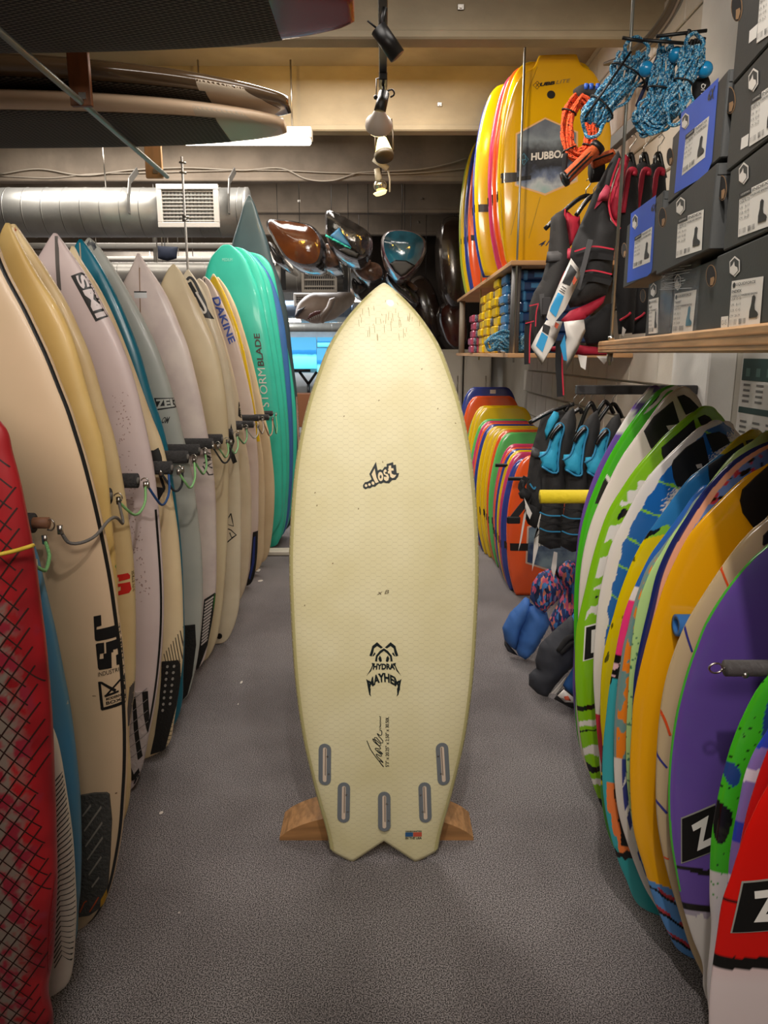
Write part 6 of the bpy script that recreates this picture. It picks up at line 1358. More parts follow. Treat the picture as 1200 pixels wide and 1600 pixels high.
HBm.poly('leash_plug', e2(ell(676, 361, 24, 24, 16)), BLK, thick=.003); HBm.text('lettering', '41', e2([(600, 1248), (668, 1240), (672, 1208), (606, 1218)]), mat('print_navy', '#24304c', .5), shear=.4, bold=.01)
HBm.poly('strap_band', [(-HBm.hw(.45), .425), (-.19, .43), (-.19, .475), (-HBm.hw(.47), .475)], BAND, px=False, off=.002)
for pts in ([(440, 1180), (500, 880), (530, 400), (600, 190)], [(545, 1200), (610, 960)], [(395, 1150), (375, 700), (400, 420), (470, 250)]): HBm.line('groove', e2(pts), .004, mat('groove_yellow', '#b08a10', .3), off=.0008)
def hb(y, pxl, pyt, k, label, w=.29, xt=None):
    return boogie(y, pxl, pyt, k, label, w=w, z0=1.876, T=.045, g=G2)
for y, a, t, k, l in [(4.32, 777, 96, 'y', 'thin yellow bodyboard right behind the big one on the upper shelf'), (4.44, 769, 103, 'o', 'orange bodyboard on the upper shelf'), (4.54, 762, 112, 'p', 'pink-edged bodyboard on the upper shelf'), (4.76, 741, 131, 'y', 'thick yellow bodyboard on the upper shelf, left of the pink-edged one'), (4.88, 738, 138, 'n', 'navy-backed bodyboard on the upper shelf'),
                     (6.30, 731, 208, 'o', 'orange bodyboard in the far group on the upper shelf'), (6.40, 725, 212, 'n', 'navy bodyboard in the far group on the upper shelf'), (6.50, 720, 218, 'y', 'yellow bodyboard in the far group on the upper shelf'), (6.62, 717, 228, 'l', 'olive green bodyboard, farthest on the upper shelf')]: hb(y, a, t, k, l)
# rolled packs: yellow and pink ones behind, long blue ones in front
PB = mat('pack_blue', '#16386c', .35, coat=.5, var=.3, vscale=8, bump=.2, bscale=14); PBL = mat('pack_lightblue', '#3c7cb0', .35, coat=.4); PY = mat('pack_yellow', '#e2bc0e', .3, coat=.5, bump=.25, bscale=18); PP = mat('pack_pink', '#a84460', .3, coat=.5); PK = mat('pack_cap', '#1c2236', .4, var=.6, vscale=90, rgb2='#8a90a0')
def rolled(name, ln, r, m, cm):
    o = empty(name, (0, 0, 0))
    MB().box((ln / 2, 0, 0), (ln, .17, r * 1.62), bev=.009).build('pack', m, o); MB().box((.034, -.004, 0), (.030, .173, r * 1.68), bev=.009).build('cap_band', cm, o)
    MB().box((ln * .3, -.0858, .002), (.09, .003, .026), bev=.001).build('print_panel', cm, o)
    return o
def dup(o):
    r = o.copy(); COL.objects.link(r)
    for ch in o.children: c = ch.copy(); COL.objects.link(c); c.parent = r
    return r
proto = {}
rr = random.Random(9)
ordn = ['bottom', 'second', 'third', 'fourth', 'fifth', 'sixth', 'seventh', 'eighth']
for ci, (y, x, kind, n0, n_, l) in enumerate([(4.22, .735, 'b', 1, 7, 'blue pack in the nearest column behind the grey post, %s from the bottom'), (4.42, .70, 'l', 0, 8, 'light blue pack in the second column from the post, %s from the bottom'), (4.66, .685, 'y', 0, 8, 'yellow rolled pack in the column nearest the blue packs, %s from the bottom'), (4.95, .68, 'y', 0, 7, 'yellow rolled pack in the middle yellow column, %s from the bottom'), (5.25, .68, 'y', 0, 7, 'yellow rolled pack in the far yellow column, %s from the bottom'), (5.62, .655, 'p', 0, 5, 'pink rolled pack at the far end of the lower shelf, %s from the bottom')]):
    for k in range(n0, n0 + n_):
        if kind not in proto: o = proto[kind] = rolled('rolled_pack', .42, .033, {'b': PB, 'l': PBL, 'y': PY, 'p': PP}[kind], {'b': PBL}.get(kind, PK))
        else: o = dup(proto[kind])
        o.location = (x + rr.uniform(-.012, .012), y + rr.uniform(-.008, .008), 1.427 + k * .0555); tag(o, l % ordn[k - n0], 'pack', 'rolled packs on the lower shelf')
Es = lambda x, y: ((700 + x / 7.275 - 860) * 4.444, (400 + y / 7.275 - 40) * 4.444)
hank([Es(480, 1010), Es(600, 960), Es(760, 990), Es(880, 980)], 4.14, [.05, .09, .06, .05], RBL, 'coiled blue and white rope lying on the lower shelf beside the grey post', 22, seed=12, r=.007)
# ---------------------------------------------------------------- paddleboards hanging overhead at top left
MESHPAD = D.materials.new('mesh_pad'); MESHPAD.use_nodes = True
def _mp():
    nt = MESHPAD.node_tree; b = nt.nodes['Principled BSDF']; L = nt.links; tc = nt.nodes.new('ShaderNodeTexCoord'); b.inputs['Roughness'].default_value = .8
    o = []
    for rot in (.42, -.42):
        mp = nt.nodes.new('ShaderNodeMapping'); mp.inputs['Rotation'].default_value = (0, rot, 0); L.new(tc.outputs['Object'], mp.inputs[0])
        w_ = nt.nodes.new('ShaderNodeTexWave'); w_.inputs['Scale'].default_value = 17; w_.bands_direction = 'X'; L.new(mp.outputs[0], w_.inputs['Vector']); o.append(w_.outputs['Fac'])
    m_ = nt.nodes.new('ShaderNodeMath'); m_.operation = 'MINIMUM'; L.new(o[0], m_.inputs[0]); L.new(o[1], m_.inputs[1])
    r = nt.nodes.new('ShaderNodeValToRGB'); e = r.color_ramp.elements; e[0].position = .08; e[0].color = lin('#141210') + (1,); e[1].position = .45; e[1].color = lin('#6a6258') + (1,)
    L.new(m_.outputs[0], r.inputs[0]); L.new(r.outputs[0], b.inputs['Base Color'])
    bp = nt.nodes.new('ShaderNodeBump'); bp.inputs['Strength'].default_value = .4; bp.inputs['Distance'].default_value = .004; L.new(m_.outputs[0], bp.inputs['Height']); L.new(bp.outputs[0], b.inputs['Normal'])
_mp()
def sup(yc, z, tipx, ln, hw, m, label, tilt=0., T=.11, pad=(.0, 1.), rock=-.16, blunt=False, padw=.88):
    hp_ = [(hw * .3, 0), (hw * .8, ln * .08), (hw, ln * .35), (hw * .98, ln * .62), (hw * .80, ln * .82), (hw * .55, ln * .93), (hw * .33, ln * .985), (hw * .2, ln)] if blunt else [(hw * .3, 0), (hw * .8, ln * .08), (hw, ln * .35), (hw * .97, ln * .62), (hw * .72, ln * .84), (hw * .38, ln * .96), (.02, ln)]
    B = Plank('paddleboard', (tipx - ln, yc, z), (tipx, yc, z + .02), hwpts=hp_, T=T, rock=rock, m=m, label=label, cat='paddleboard', rows=90, cols=30, p=5)
    pts = []
    t0, t1 = ln * pad[0], ln * pad[1]
    for i in range(25): t = t0 + (t1 - t0) * i / 24; pts.append((B.hw(t) * padw, t))
    for i in range(24, -1, -1): t = t0 + (t1 - t0) * i / 24; pts.append((-B.hw(t) * padw, t))
    B.poly('traction_pad', pts, MESHPAD, px=False, off=.002, h=.05)
    return B
A_ = sup(2.66, 2.535, -.10, 3.1, .42, mat('glossy_red', '#8e0c14', .25, coat=.25), 'glossy red-nosed paddleboard with black diamond deck pad, nearest overhead', pad=(.05, .915), rock=-.05, blunt=True, padw=.97)
A_.obj['group'] = 'paddleboards hung under the ceiling'
B_ = sup(3.74, 2.602, -.445, 2.9, .36, mat('brown_gloss', '#54412c', .2, coat=.8), 'dark brown glossy paddleboard overhead, above the cream-railed one', pad=(.05, .88), rock=-.08, T=.115, padw=.84, blunt=True)
B_.poly('pale_nose', [(-.30, 2.52), (-.24, 2.66), (-.13, 2.79), (-.02, 2.86), (.10, 2.80), (.2, 2.7), (.28, 2.56)], mat('pale_nose', '#cdbca4', .45), px=False, off=.0012, h=.04)
C_ = sup(3.78, 2.475, -.475, 2.9, .36, mat('cream_gloss', '#e0c4a4', .35, coat=.2), 'cream-railed paddleboard overhead with black ribbed deck pad, lowest of three', pad=(.05, .90), rock=-.03, T=.105, padw=.84, blunt=True)
C_.poly('pale_nose', [(-.31, 2.52), (-.24, 2.68), (-.12, 2.80), (-.02, 2.87), (.10, 2.80), (.2, 2.7), (.28, 2.56)], MATS['pale_nose'], px=False, off=.0008, h=.04)
for B in (B_, C_): B.obj['group'] = 'paddleboards hung under the ceiling'
TEAK = mat('hanger_wood', '#7c4a26', .5, var=.3, vscale=5, stretch=(6, 6, 1)); TEAKL = mat('hanger_wood_pale', '#e8b47c', .5, var=.15, vscale=5, stretch=(6, 6, 1))
RODM = mat('rack_rod', '#8d938c', .4, .8)
pts = [aty(-60, -28, 2.15), aty(0, 30, 2.5), aty(130, 155, 3.2), aty(245, 270, 4.4)]
x_r = -1.235
o = MB().tube([(0, 0, 0), (-.05, 2.75, -.0)], .0125, 14).build('support_rod', RODM, None, (-1.19, 1.7, 2.385)); tag(o, 'long steel rod running under the overhead paddleboards', 'rod')
for (px0, px1, pb, y, m, l) in [(110, 143, 165, 3.19, TEAK, 'dark wooden drop board carrying the steel rod, nearer one'), (228, 254, 278, 4.38, TEAKL, 'pale wooden drop board at the far end of the steel rod')]:
    a = aty(px0, pb, y); b2_ = aty(px1, pb, y); o = MB().box(((b2_.x - a.x) / 2, .012, (3.279 - a.z if y < 3.3 else .30) / 2), (b2_.x - a.x, .024, 3.279 - a.z if y < 3.3 else .30), bev=.002).build('drop_board', m, None, (a.x, y, a.z)); tag(o, l, 'board')
    MB().box(((b2_.x - a.x) / 2 + .01, -.003, .035), (.028, .006, .024)).build('rod_plate', STEEL, o)
c = aty(283, 232, 3.3 + .86)
o = MB().tube([(0, 0, 0), (0, 0, 1.22)], .0065, 8).build('hanging_rod', mat('rod_white', '#c8c4bc', .4), None, (c.x, 4.16, 1.20)); tag(o, 'thin white rod with clamps in front of the white air vent', 'rod')
for z in (1.19, 1.14, .92, .90): MB().tube([(-.012, -.008, z), (.022, -.008, z - .004)], .006, 6).build('clamp', STEEL, o)
# tube light behind the paddleboards
FLU = mat('tube_glow', '#fff4e2', .4, emit=9.); o = empty('ceiling_light', (aty(386, 215, 5.2).x, 5.2, 2.775), 'bright fluorescent batten light partly hidden by the paddleboards', 'light')
MB().box((0, 0, .035), (.86, .11, .07), bev=.006).build('housing', mat('fitting_white', '#d8d0c0', .5), o); MB().box((0, -.01, -.012), (.84, .09, .03), bev=.01).build('tube', FLU, o)
MB().tube([(-.3, 0, .07), (-.3, 0, .478)], .006, 6).build('stem', STEEL, o); MB().tube([(.3, 0, .07), (.3, 0, .478)], .006, 6).build('stem', STEEL, o)
# ---------------------------------------------------------------- track and spot lamps
LB = mat('lamp_black', '#0f0e0e', .4); LGY = mat('lamp_grey', '#a89c90', .5)
tr = empty('lighting_track', (-.005, 2.2, 2.88), 'black lighting track running along the ceiling over the aisle', 'track')
MB().box((0, 1.16, -.018), (.042, 2.32, .034), bev=.003).build('track_body', LB, tr); MB().tube([(0, .2, .0), (0, .2, .39)], .006, 6).build('stem', LB, tr)
MB().box((.0, .95, -.045), (.05, .16, .03), bev=.004).build('adapter', LB, tr); MB().box((0, 2.1, -.045), (.045, .13, .04), bev=.004).build('adapter', LB, tr)
tr2 = empty('lighting_track', (-.01, 4.62, 2.88), 'shorter far lighting track behind the grey-shaded lamp', 'track'); MB().box((0, .75, -.012), (.03, 1.5, .02), bev=.003).build('track_body', mat('track_grey', '#4a4138', .5), tr2)
c = aty(605, 66, 3.45); o = empty('spot_lamp', (c.x, 3.45, c.z), 'black cylinder spotlight on the ceiling track, nearest lamp', 'lamp', 'track lamps')
d0 = aty(591, 44, 3.45) - c; d1 = aty(621, 88, 3.46) - c
MB().tube([d0, d1], [.036, .036], 24).build('lamp_body', LB, o); MB().tube([d0 + Vector((.0, 0, -.005)), Vector((-.0, .0, .0)) + d0 + Vector((-.045, -.02, .02))], .004, 6).build('lever', LB, o)
MB().tube([d0 * .5, Vector((-.02, 0, .09)), Vector((-.01, 0, .13))], .012, 8).build('stem', LB, o)
def cone(name, a, b_, ra, rb_, m, par, n_=28, cap=True): return MB().tube([a, b_], [ra, rb_], n_, cap=cap).build(name, m, par)
c = aty(592, 190, 4.28); o = empty('spot_lamp', c, 'grey bowl-shaded spotlight with a glowing rim on a black stem', 'lamp', 'track lamps')
s0 = aty(600, 146, 4.30) - c; s1 = aty(593, 176, 4.26) - c; MB().tube([s0, s1], [.030, .032], 16).build('lamp_neck', LB, o)
MB().tube([aty(598, 128, 4.32) - c, s0], .007, 8).build('stem', LB, o)
ax = Vector((-.05, .86, -.48)).normalized()
MB().tube([s1 - ax * .012, ax * -.01, ax * .012, ax * .03], [.028, .058, .073, .074], 32, cap=False).build('shade', LGY, o)
MB().tube([ax * .020, ax * .034], [.069, .071], 32).build('glow_disc', mat('lamp_glow', '#ffe8b0', .4, emit=7.), o)
MB().tube(spline([Vector(p_) - c for p_ in (aty(600, 146, 4.3), aty(612, 140, 4.3), aty(616, 147, 4.3), aty(610, 152, 4.3))], 4), .005, 6).build('cable_loop', LB, o)
MB().tube([Vector(p_) - c for p_ in (aty(588, 155, 4.24), aty(588, 123, 4.3), aty(596, 122, 4.32))], .003, 6).build('bracket', LB, o); MB().sphere(aty(587, 152, 4.24) - c, .012, 6).build('knob', LB, o)
CRG = mat('lamp_cream_glow', '#f2dc9a', .4, emit=1.6)
c = aty(600, 228, 5.0); o = empty('spot_lamp', c, 'cream-glowing cone spotlight in a dark yoke', 'lamp', 'track lamps')
cone('shade', aty(597, 218, 5.0) - c, aty(600, 242, 4.96) - c, .030, .062, CRG, o); MB().tube([aty(600, 241, 4.96) - c, aty(601, 247, 4.95) - c], [.064, .058], 24).build('rim', mat('rim_dark', '#4a4130', .5), o)
MB().tube([Vector(p_) - c for p_ in (aty(586, 240, 4.94), aty(586, 214, 4.98), aty(600, 200, 5.0), aty(612, 186, 5.0), aty(614, 210, 4.98), aty(615, 236, 4.94))], .005, 6).build('yoke', mat('yoke_bronze', '#3c3224', .4, .5), o); MB().tube([aty(600, 205, 5.0) - c, aty(598, 219, 5.0) - c], .02, 12).build('lamp_neck', LB, o)
c = aty(595, 285, 5.8); o = empty('spot_lamp', c, 'small silver and white bulb lamp, farthest on the track', 'lamp', 'track lamps')
MB().tube([aty(584, 248, 5.78) - c, aty(606, 264, 5.78) - c], .022, 10).build('arm', mat('lamp_offwhite', '#c8c0aa', .5), o); cone('lamp_neck', aty(589, 264, 5.8) - c, aty(592, 282, 5.8) - c, .022, .026, MATS['lamp_offwhite'], o)
MB().tube([Vector((0, 0, .05)), Vector((0, 0, 2.87 - c.z))], .006, 6).build('stem', LB, o); MB().sphere(aty(594, 290, 5.8) - c, .052, 10, (1, 1, .9)).build('bulb', mat('bulb_silver', '#c8c0a8', .15, .9), o); MB().tube([aty(594, 300, 5.8) - c, aty(595, 304, 5.8) - c], [.054, .04], 20).build('glow_ring', CRG, o)
MB().tube([Vector(p_) - c for p_ in (aty(606, 264, 5.8), aty(609, 280, 5.8), aty(609, 300, 5.8))], .006, 6).build('yoke', MATS['lamp_offwhite'], o)
# fixing plates on the ribs
for px, py, y in ((720, 11, 3.895), (687, 163, 5.375), (467, 314, 8.335), (655, 347, 9.7), (660, 311, 8.335)):
    c = aty(px, py, y); o = MB().box((0, 0, 0), (.032, .006, .026), bev=.002).add(*(lambda b: (b.v, b.f))(MB().tube([(0, -.003, 0), (0, -.009, 0)], .008, 8))).build('fixing_plate', STEEL, None, c); tag(o, {720: 'small steel fixing plate on the nearest rib, right of the track', 687: 'rusty fixing plate on the warm lit rib', 467: 'small pale fixing plate above the brown hanging board', 655: 'tiny fixing plate on the dark far rib', 660: 'tiny fixing plate right of the last lamp'}[px], 'plate')
# ---------------------------------------------------------------- ducts
GALV = mat('galvanised_duct', '#a2a29e', .40, .6, var=.25, vscale=3.5, bump=.12, bscale=5); GALV2 = mat('duct_far', '#a8a49c', .4, .5, var=.2, vscale=4)
def duct(y, z, r, x0, x1, m, label, seam=.16, nm='air_duct'):
    o = empty(nm, (x0, y, z), label, 'duct'); MB().tube([(0, 0, 0), (x1 - x0, 0, 0)], r, 40).build('duct_shell', m, o)
    b = MB(); x = .05
    while x < x1 - x0 - .04:
        b.tube([(x + .05 * math.sin(0), 0, 0), (x + .008, 0, 0)], r * 1.012, 36); x += seam
    q = b.build('spiral_seam', m, o); q['kind'] = 'stuff'
    MB().tube([(x1 - x0 - .02, 0, 0), (x1 - x0 + .004, 0, 0)], r * 1.02, 36).build('end_collar', m, o)
    for k in (.35, .75): MB().tube([((x1 - x0) * k, 0, r * .9), ((x1 - x0) * k, 0, 3.279 - z)], .006, 5).build('drop_rod', STEEL, o)
    return o
def vent(par, x, z, w_, h_, y, m, dark, nx, nz, off=0):
    o = MB(); f = .016 * w_ / .4 * 2
    for (cx, cz, a, b_) in ((0, h_ / 2 - f / 2, w_, f), (0, -h_ / 2 + f / 2, w_, f), (-w_ / 2 + f / 2, 0, f, h_ - 2 * f), (w_ / 2 - f / 2, 0, f, h_ - 2 * f)): o.box((x + cx, y, z + cz), (a, .03, b_), bev=.003)
    fr = o.build('vent_frame', m, par); MB().box((x, y + .02, z), (w_ - .01, .02, h_ - .01)).build('vent_back', dark, par)
    g = MB()
    for i in range(nx): g.box((x - w_ / 2 + f + (w_ - 2 * f) * (i + .5) / nx, y + .004, z), (.25 * (w_ - 2 * f) / nx, .008, h_ - 2 * f))
    for i in range(nz): g.box((x, y, z - h_ / 2 + f + (h_ - 2 * f) * (i + .5) / nz), (w_ - 2 * f, .008, .25 * (h_ - 2 * f) / nz))
    q = g.build('vent_grille', m, par); q['kind'] = 'stuff'; return fr
VW = mat('vent_white', '#d4cfc8', .5); VD = mat('vent_dark', '#1b1a1a', .8)
d = duct(6.5, 2.555, .195, -5.9, -1.14, GALV, 'large galvanised spiral duct with a white vent, nearest duct')
c = aty(294, 322, 6.28); vent(d, c.x + 5.9, c.z - 2.555, .50, .33, -.22, VW, VD, 14, 9); MB().box((c.x + 5.9, -.12, c.z - 2.555), (.47, .2, .30)).build('vent_neck', GALV, d)
for px in (207, 361):
    x = aty(px, 300, 6.4).x; b = MB(); P = [Vector((x + 5.9 + .02, .0, .33)), Vector((x + 5.9, -.15, .22)), Vector((x + 5.9, -.2, .1)), Vector((x + 5.9, -.205, -.04))]
    for i in range(3): b.box((P[i] + P[i + 1]) / 2, (.05, .008, (P[i + 1] - P[i]).length + .01), (P[i + 1] - P[i]).to_track_quat('Z', 'X').to_matrix())
    b.build('strap', mat('strap_steel', '#6e6c68', .5, .6), d)
d = duct(9.9, 2.345, .165, -5.5, -.45, GALV2, 'second spiral duct with a dark square vent, above the far shop'); c = aty(499, 437, 9.72); vent(d, c.x + 5.5, c.z - 2.345, .46, .32, -.18, mat('vent_beige', '#8c8478', .5), VD, 16, 3)
for px in (443, 540): x = aty(px, 400, 9.8).x; MB().box((x + 5.5, -.17, .1), (.06, .01, .5)).build('strap', LB, d)
d = duct(12.2, 2.10, .13, -5.5, -.5, mat('duct_bluegrey', '#7c8fa6', .4, .6), 'blue-grey duct with a small pale vent, third duct back'); c = aty(478, 468, 12.0); vent(d, c.x + 5.5, c.z - 2.1, .40, .2, -.16, VW, VD, 12, 4)
duct(13.6, 1.86, .085, -5.5, -.3, GALV, 'slim horizontal pipe in front of the blue beach pictures', seam=.5, nm='pipe')
d = duct(7.9, 2.22, .10, -5.5, -1.3, GALV2, 'narrow duct below the nearest one, over the surfboard noses', seam=.3)
duct(8.6, 2.06, .06, -5.5, -1.5, GALV, 'thin steel conduit low behind the surfboard noses', seam=.6, nm='pipe')
for i_, (py_, y_, r_) in enumerate([(384, 8.7, .03), (405, 9.4, .035), (425, 10.4, .03)]):
    z_ = aty(200, py_, y_).z; duct(y_, z_, r_, -5.5, -1.45 - .1 * i_, mat('pipe_white', '#c4c0b8', .5), ['upper pale conduit behind the surfboard noses', 'middle pale conduit behind the surfboard noses', 'lower pale conduit behind the surfboard noses'][i_], seam=.8, nm='pipe')
# far fluorescent lights
for i, (px, py, y, w_) in enumerate([(548, 469, 12.6, .42), (457, 501, 13.3, .30), (537, 487, 13.9, .22)]):
    c = aty(px, py, y); o = empty('ceiling_light', c, ['far fluorescent light left of the fish board nose', 'far fluorescent light beside the shark head', 'faint far fluorescent light under the shark', 'far strip light above the lilac board nose', 'far strip light above the white board nose', 'farther strip light between the board noses', 'farthest strip light between the board noses'][i], 'light'); MB().box((0, 0, .02), (w_, .1, .04), bev=.004).build('housing', MATS['fitting_white'], o); MB().box((0, 0, -.012), (w_ * .98, .09, .028), bev=.006).build('tube', FLU, o)
    MB().tube([(0, 0, .04), (0, 0, 3.28 - c.z)], .005, 5).build('stem', STEEL, o)
# blue beach pictures on the back wall
def sea_mat():
    m = mat('beach_picture', '#3aa8d8', .4); nt = m.node_tree; b = nt.nodes['Principled BSDF']; tc = nt.nodes.new('ShaderNodeTexCoord'); sp = nt.nodes.new('ShaderNodeSeparateXYZ'); nt.links.new(tc.outputs['Generated'], sp.inputs[0])
    n_ = nt.nodes.new('ShaderNodeTexNoise'); n_.inputs['Scale'].default_value = 4; nt.links.new(tc.outputs['Generated'], n_.inputs['Vector'])
    a = nt.nodes.new('ShaderNodeMath'); a.operation = 'MULTIPLY_ADD'; nt.links.new(n_.outputs['Fac'], a.inputs[0]); a.inputs[1].default_value = .08; nt.links.new(sp.outputs['Z'], a.inputs[2])
    r = nt.nodes.new('ShaderNodeValToRGB'); e = r.color_ramp.elements; e[0].position = .04; e[0].color = lin('#4fc4e8') + (1,); e[1].position = 1; e[1].color = lin('#4a9cc4') + (1,)
    for p_, h_ in ((.40, '#7fe0e4'), (.47, '#5cc8e0'), (.52, '#1a74b4'), (.62, '#2a86c8'), (.66, '#4a9ccc')): q = e.new(p_); q.color = lin(h_) + (1,)
    nt.links.new(a.outputs[0], r.inputs[0]); nt.links.new(r.outputs[0], b.inputs['Base Color']); nt.links.new(r.outputs[0], b.inputs['Emission Color']); b.inputs['Emission Strength'].default_value = .8; return m
SEA = sea_mat()
def pic(x0, y0, x1, y1, y, label):
    a = aty(x0, y1, y); b_ = aty(x1, y0, y); tag(MB().box(((b_.x - a.x) / 2, 0, (b_.z - a.z) / 2), (b_.x - a.x, .03, b_.z - a.z), bev=.003).build('wall_screen', SEA, None, (a.x, y, a.z)), label, 'screen')
pic(450, 527, 494, 576, 14.9, 'backlit beach picture on the far wall, larger left one'); pic(496, 527, 530, 542, 14.9, 'upper right backlit sea picture on the far wall'); pic(496, 544, 530, 590, 14.9, 'lower right backlit sea picture behind the fish board'); pic(440, 503, 527, 509, 14.9, 'thin blue backlit strip above the slim pipe')
o = empty('wall_bracket', aty(472, 600, 14.6), 'black forked shelf bracket under the beach picture', 'bracket')
for q0, q1 in (((455, 579), (485, 579)), ((468, 581), (482, 600)), ((495, 581), (482, 600)), ((482, 600), (482, 625))): a = aty(*q0, 14.6); b_ = aty(*q1, 14.6); MB().tube([a - Vector(o.location), b_ - Vector(o.location)], .03, 6).build('bar', LB, o)
tag(obox('display_cabinet', (aty(472, 628, 14.2).x, 14.2, .32), (.9, .4, .64), mat('cabinet_brown', '#6e3f1c', .6), bev=.01), 'low brown cabinet against the far wall', 'cabinet')
# shark model
SHK = mat('shark_skin', '#a89484', .5, var=.2, vscale=5); SHD = mat('shark_dark', '#4c4a50', .5)
c = aty(505, 478, 11.0); o = empty('shark_model', c, 'hanging model of a shark head with open toothed jaw, far in the shop', 'sculpture')
e = lambda x, y, yy=11.: aty(440 + x / 7.5, 440 + y / 7.5, yy) - c
MB().tube(spline([e(170, 420, 10.8), e(260, 350, 10.9), (e(360, 320, 11.)), e(470, 300, 11.1), e(600, 260, 11.3), e(760, 170, 11.6)], 4), [.02, .05, .08, .11, .14, .16, .18, .2, .21, .22, .22, .22, .22, .22, .22, .21, .2, .19, .18, .17, .16], 16).build('head', SHK, o); MB().tube([(.15, .3, .1), (.15, .3, 3.27 - c.z)], .004, 5).build('cord', STEEL, o)
puff('upper_snout', [(440 + a / 7.5, 440 + b_ / 7.5) for a, b_ in [(150, 410), (190, 330), (290, 290), (240, 340), (180, 420)]], 10.75, .05, SHD, o, O=c)
puff('lower_jaw', [(440 + a / 7.5, 440 + b_ / 7.5) for a, b_ in [(430, 480), (450, 380), (520, 300), (560, 200), (640, 180), (600, 320), (520, 440), (490, 490)]], 10.7, .07, SHK, o, O=c)
puff('mouth', [(440 + a / 7.5, 440 + b_ / 7.5) for a, b_ in [(290, 450), (330, 380), (400, 345), (460, 340), (450, 390), (380, 410), (320, 460)]], 10.62, .02, mat('mouth_red', '#7c4a44', .6), o, O=c)
for i in range(7):
    q = e(300 + i * 24, 440 - i * 14 + i * i * .6, 10.58); MB().add([q, q + Vector((.028, 0, 0)), q + Vector((.014, -.01, -.045)), q + Vector((.014, .015, 0))], [(0, 1, 2), (1, 3, 2), (3, 0, 2), (0, 3, 1)]).build('tooth', WHT, o)
# ---------------------------------------------------------------- boards in clear bags hanging towards the camera
WRAP = mat('glossy_wrap', '#8c8c90', .10, .4, var=.7, vscale=9, rgb2='#2c2c30', bump=1., bscale=14, coat=1.)
def bagged(px, y, m, label, ln=None, rise=.0, rim=WRAP, lines=None):
    ln = ln or min(1.5, 10.3 - y)
    P = [aty(a, b_, y) for a, b_ in px]; P = spline([(p.x, p.y, p.z) for p in P], 4, closed=True); c = sum(P, Vector()) / len(P); n_ = len(P)
    o = empty('bagged_board', c, label, 'surfboard', 'boards in clear bags under the ceiling'); v = []; f = []
    R_ = [(0, .86), (.03, .93), (.10, 1.0), (ln * .5, 1.0), (ln, .7)]
    for dy, s_ in R_:
        for p in P: q = (p - c) * s_; v.append(Vector((q.x, dy, q.z + rise * dy)))
    for i in range(len(R_) - 1):
        for k in range(n_): f.append((i * n_ + k, i * n_ + (k + 1) % n_, (i + 1) * n_ + (k + 1) % n_, (i + 1) * n_ + k))
    f.append(tuple((len(R_) - 1) * n_ + k for k in range(n_)))
    link('bag_side', mesh(v, f, True), rim, o)
    v = [(0, -.03, 0)]; f = []
    for s_, dy in ((.3, -.028), (.6, -.02), (.87, .0)):
        for p in P: q = (p - c) * s_; v.append((q.x, dy, q.z))
    for k in range(n_): f.append((0, 1 + k, 1 + (k + 1) % n_))
    for i in range(2):
        for k in range(n_): f.append((1 + i * n_ + k, 1 + (i + 1) * n_ + k, 1 + (i + 1) * n_ + (k + 1) % n_, 1 + i * n_ + (k + 1) % n_))
    link('board_face', mesh(v, f, True), m, o)
    MB().tube([(0, .2, 0), (0, .2, 3.27 - c.z)], .003, 6).build('strap', LB, o)
    return o
e38 = lambda L_: [(380 + x / 3.53, 300 + y / 3.53) for x, y in L_]
FO = mat('face_amber', '#6a3a1c', .12, var=.5, vscale=4, rgb2='#4c2a18', coat=1., bump=.5, bscale=9); FB = mat('face_blue', '#2a6a80', .12, var=.4, vscale=3, rgb2='#16303c', coat=1., bump=.3, bscale=8); FS = mat('face_smoke', '#55504c', .1, .5, var=.6, vscale=6, rgb2='#20201f', coat=1., bump=1., bscale=9); FP = mat('face_peach', '#a87c60', .15, var=.6, vscale=9, rgb2='#54443c', coat=1., bump=.6, bscale=14)
bagged(e38([(118, 150), (200, 142), (300, 155), (380, 180), (430, 240), (445, 300), (430, 380), (400, 410), (320, 412), (240, 375), (190, 310), (150, 240)]), 7.0, FO, 'amber brown board in a clear bag hanging overhead, left of the group')
bo = bagged(e38([(455, 90), (520, 108), (600, 150), (680, 200), (710, 245), (705, 300), (680, 350), (630, 375), (540, 350), (470, 290), (450, 220), (446, 150)]), 6.75, FS, 'smoky silver board in crinkled plastic, middle of the overhead group')
puff('blue_panel', e38([(530, 195), (600, 310), (500, 262), (480, 240)]), 6.70, .006, mat('panel_blue', '#3f7ea6', .3), bo); puff('turquoise_strip', e38([(455, 232), (595, 308), (592, 318), (452, 246)]), 6.69, .006, TQ, bo); puff('dark_patch', e38([(520, 320), (560, 302), (610, 318), (645, 340), (630, 368), (580, 355)]), 6.69, .006, LB, bo)
bo = bagged(e38([(765, 240), (800, 205), (880, 198), (960, 215), (1010, 262), (1005, 340), (960, 410), (910, 455), (870, 472), (825, 435), (782, 370), (762, 300)]), 6.75, FB, 'teal blue board in a clear bag with a red rim, right of the overhead group', rim=mat('rim_red', '#6e2434', .15, coat=1., var=.5, vscale=6, rgb2='#b8b4b4', bump=.6, bscale=12))
puff('dark_tail', e38([(805, 395), (840, 375), (900, 378), (950, 405), (900, 455), (870, 468), (835, 440)]), 6.69, .006, LB, bo)
bagged(e38([(585, 382), (680, 378), (745, 388), (775, 425), (770, 475), (705, 498), (640, 470), (600, 420)]), 8.1, FP, 'peach patterned board in a bag, lower and farther than the smoky one')
bagged(e38([(785, 445), (840, 455), (910, 510), (965, 570), (970, 610), (950, 625), (890, 580), (820, 520)]), 7.6, FS, 'dark narrow board in plastic just right of the fish board nose')
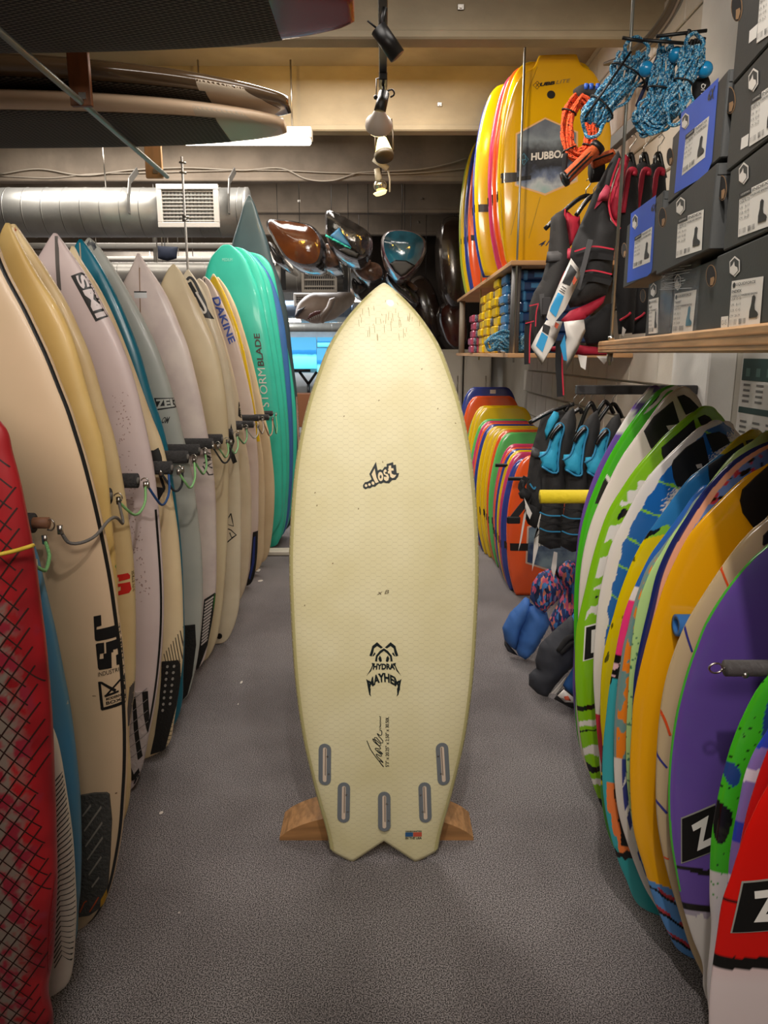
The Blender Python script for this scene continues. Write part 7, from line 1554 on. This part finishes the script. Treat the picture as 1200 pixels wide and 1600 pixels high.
bagged(e38([(455, 275), (500, 330), (530, 380), (525, 412), (440, 412), (450, 340)]), 7.7, FP, 'brown-pink wrapped board wedged between the amber and the smoky ones')
bagged(e38([(135, 265), (185, 330), (225, 375), (215, 400), (175, 385), (150, 330)]), 7.9, FS, 'silvery wrapped board peeking out left of the amber one')
bagged(e38([(875, 478), (920, 490), (968, 530), (960, 548), (910, 530)]), 8.3, FP, 'small pale wrapped tail behind the narrow dark board')
bagged(e38([(600, 470), (640, 500), (690, 510), (650, 560), (610, 560)]), 8.8, FS, 'silver wrapped tail just left of the fish board nose')
bagged([(690, 345), (715, 335), (735, 350), (738, 420), (728, 475), (706, 478), (692, 440)], 8.2, mat('face_brown', '#3c2a20', .2, var=.5, vscale=4, coat=.8), 'dark brown upright wrapped board in the dim right corner', rim=mat('wrap_dark', '#453c36', .2, var=.5, vscale=6, coat=.6, bump=.5, bscale=10))
bagged([(688, 480), (712, 470), (730, 500), (728, 540), (708, 545), (692, 520)], 8.5, mat('face_rust', '#5c2418', .2, var=.5, vscale=4, coat=.8), 'rust red wrapped board low in the dim right corner', rim=MATS['wrap_dark'])
bagged([(640, 440), (664, 430), (686, 470), (690, 520), (668, 530), (648, 490)], 9.0, MATS['face_brown'], 'dark wrapped board behind the nose of the fish board, right side', rim=MATS['wrap_dark'])
bagged([(712, 560), (730, 545), (752, 560), (745, 600), (722, 615), (708, 600)], 9.1, mat('face_grey', '#6a625c', .4), 'grey wrapped board tail above the tall navy bodyboard', rim=MATS['wrap_dark'])
o = empty('hanging_shirt', aty(250, 395, 7.3), 'dark blue garment hanging behind the surfboard noses', 'clothing'); puff('garment', [(246, 384), (278, 386), (276, 404), (262, 408), (247, 404)], 7.3, .05, mat('garment_navy', '#232a3c', .8), o); MB().tube([(.05, 0, .0), (.05, 0, 2.872 - o.location.z)], .004, 5).build('cord', STEEL, o)
vp = empty('air_vent', aty(242, 430, 8.9), 'small white vent low between the board noses', 'vent'); vent(vp, 0, .02, .22, .2, 0, VW, VD, 6, 5)
MB().tube([(0, .06, .1), (0, .06, 3.28 - vp.location.z)], .02, 8).build('stem', GALV2, vp)
# white cupboards beyond the bodyboards
for i, (x, w_, l) in enumerate([(.74, .28, 'narrow white cupboard beyond the bodyboards, left'), (1.05, .30, 'white cupboard beyond the bodyboards, next to the wall')]):
    o = obox('cupboard', (x, 8.4, .72), (w_, .3, 1.44), mat('cupboard_white', '#c9c3b8', .6), bev=.006); tag(o, l, 'cupboard'); MB().box((0, -.155, .72), (w_ - .03, .012, 1.38), bev=.003).build('door', MATS['cupboard_white'], o); MB().tube([(w_ * .3, -.17, .95), (w_ * .3, -.17, 1.15)], .006, 6).build('door_handle', STEEL, o)
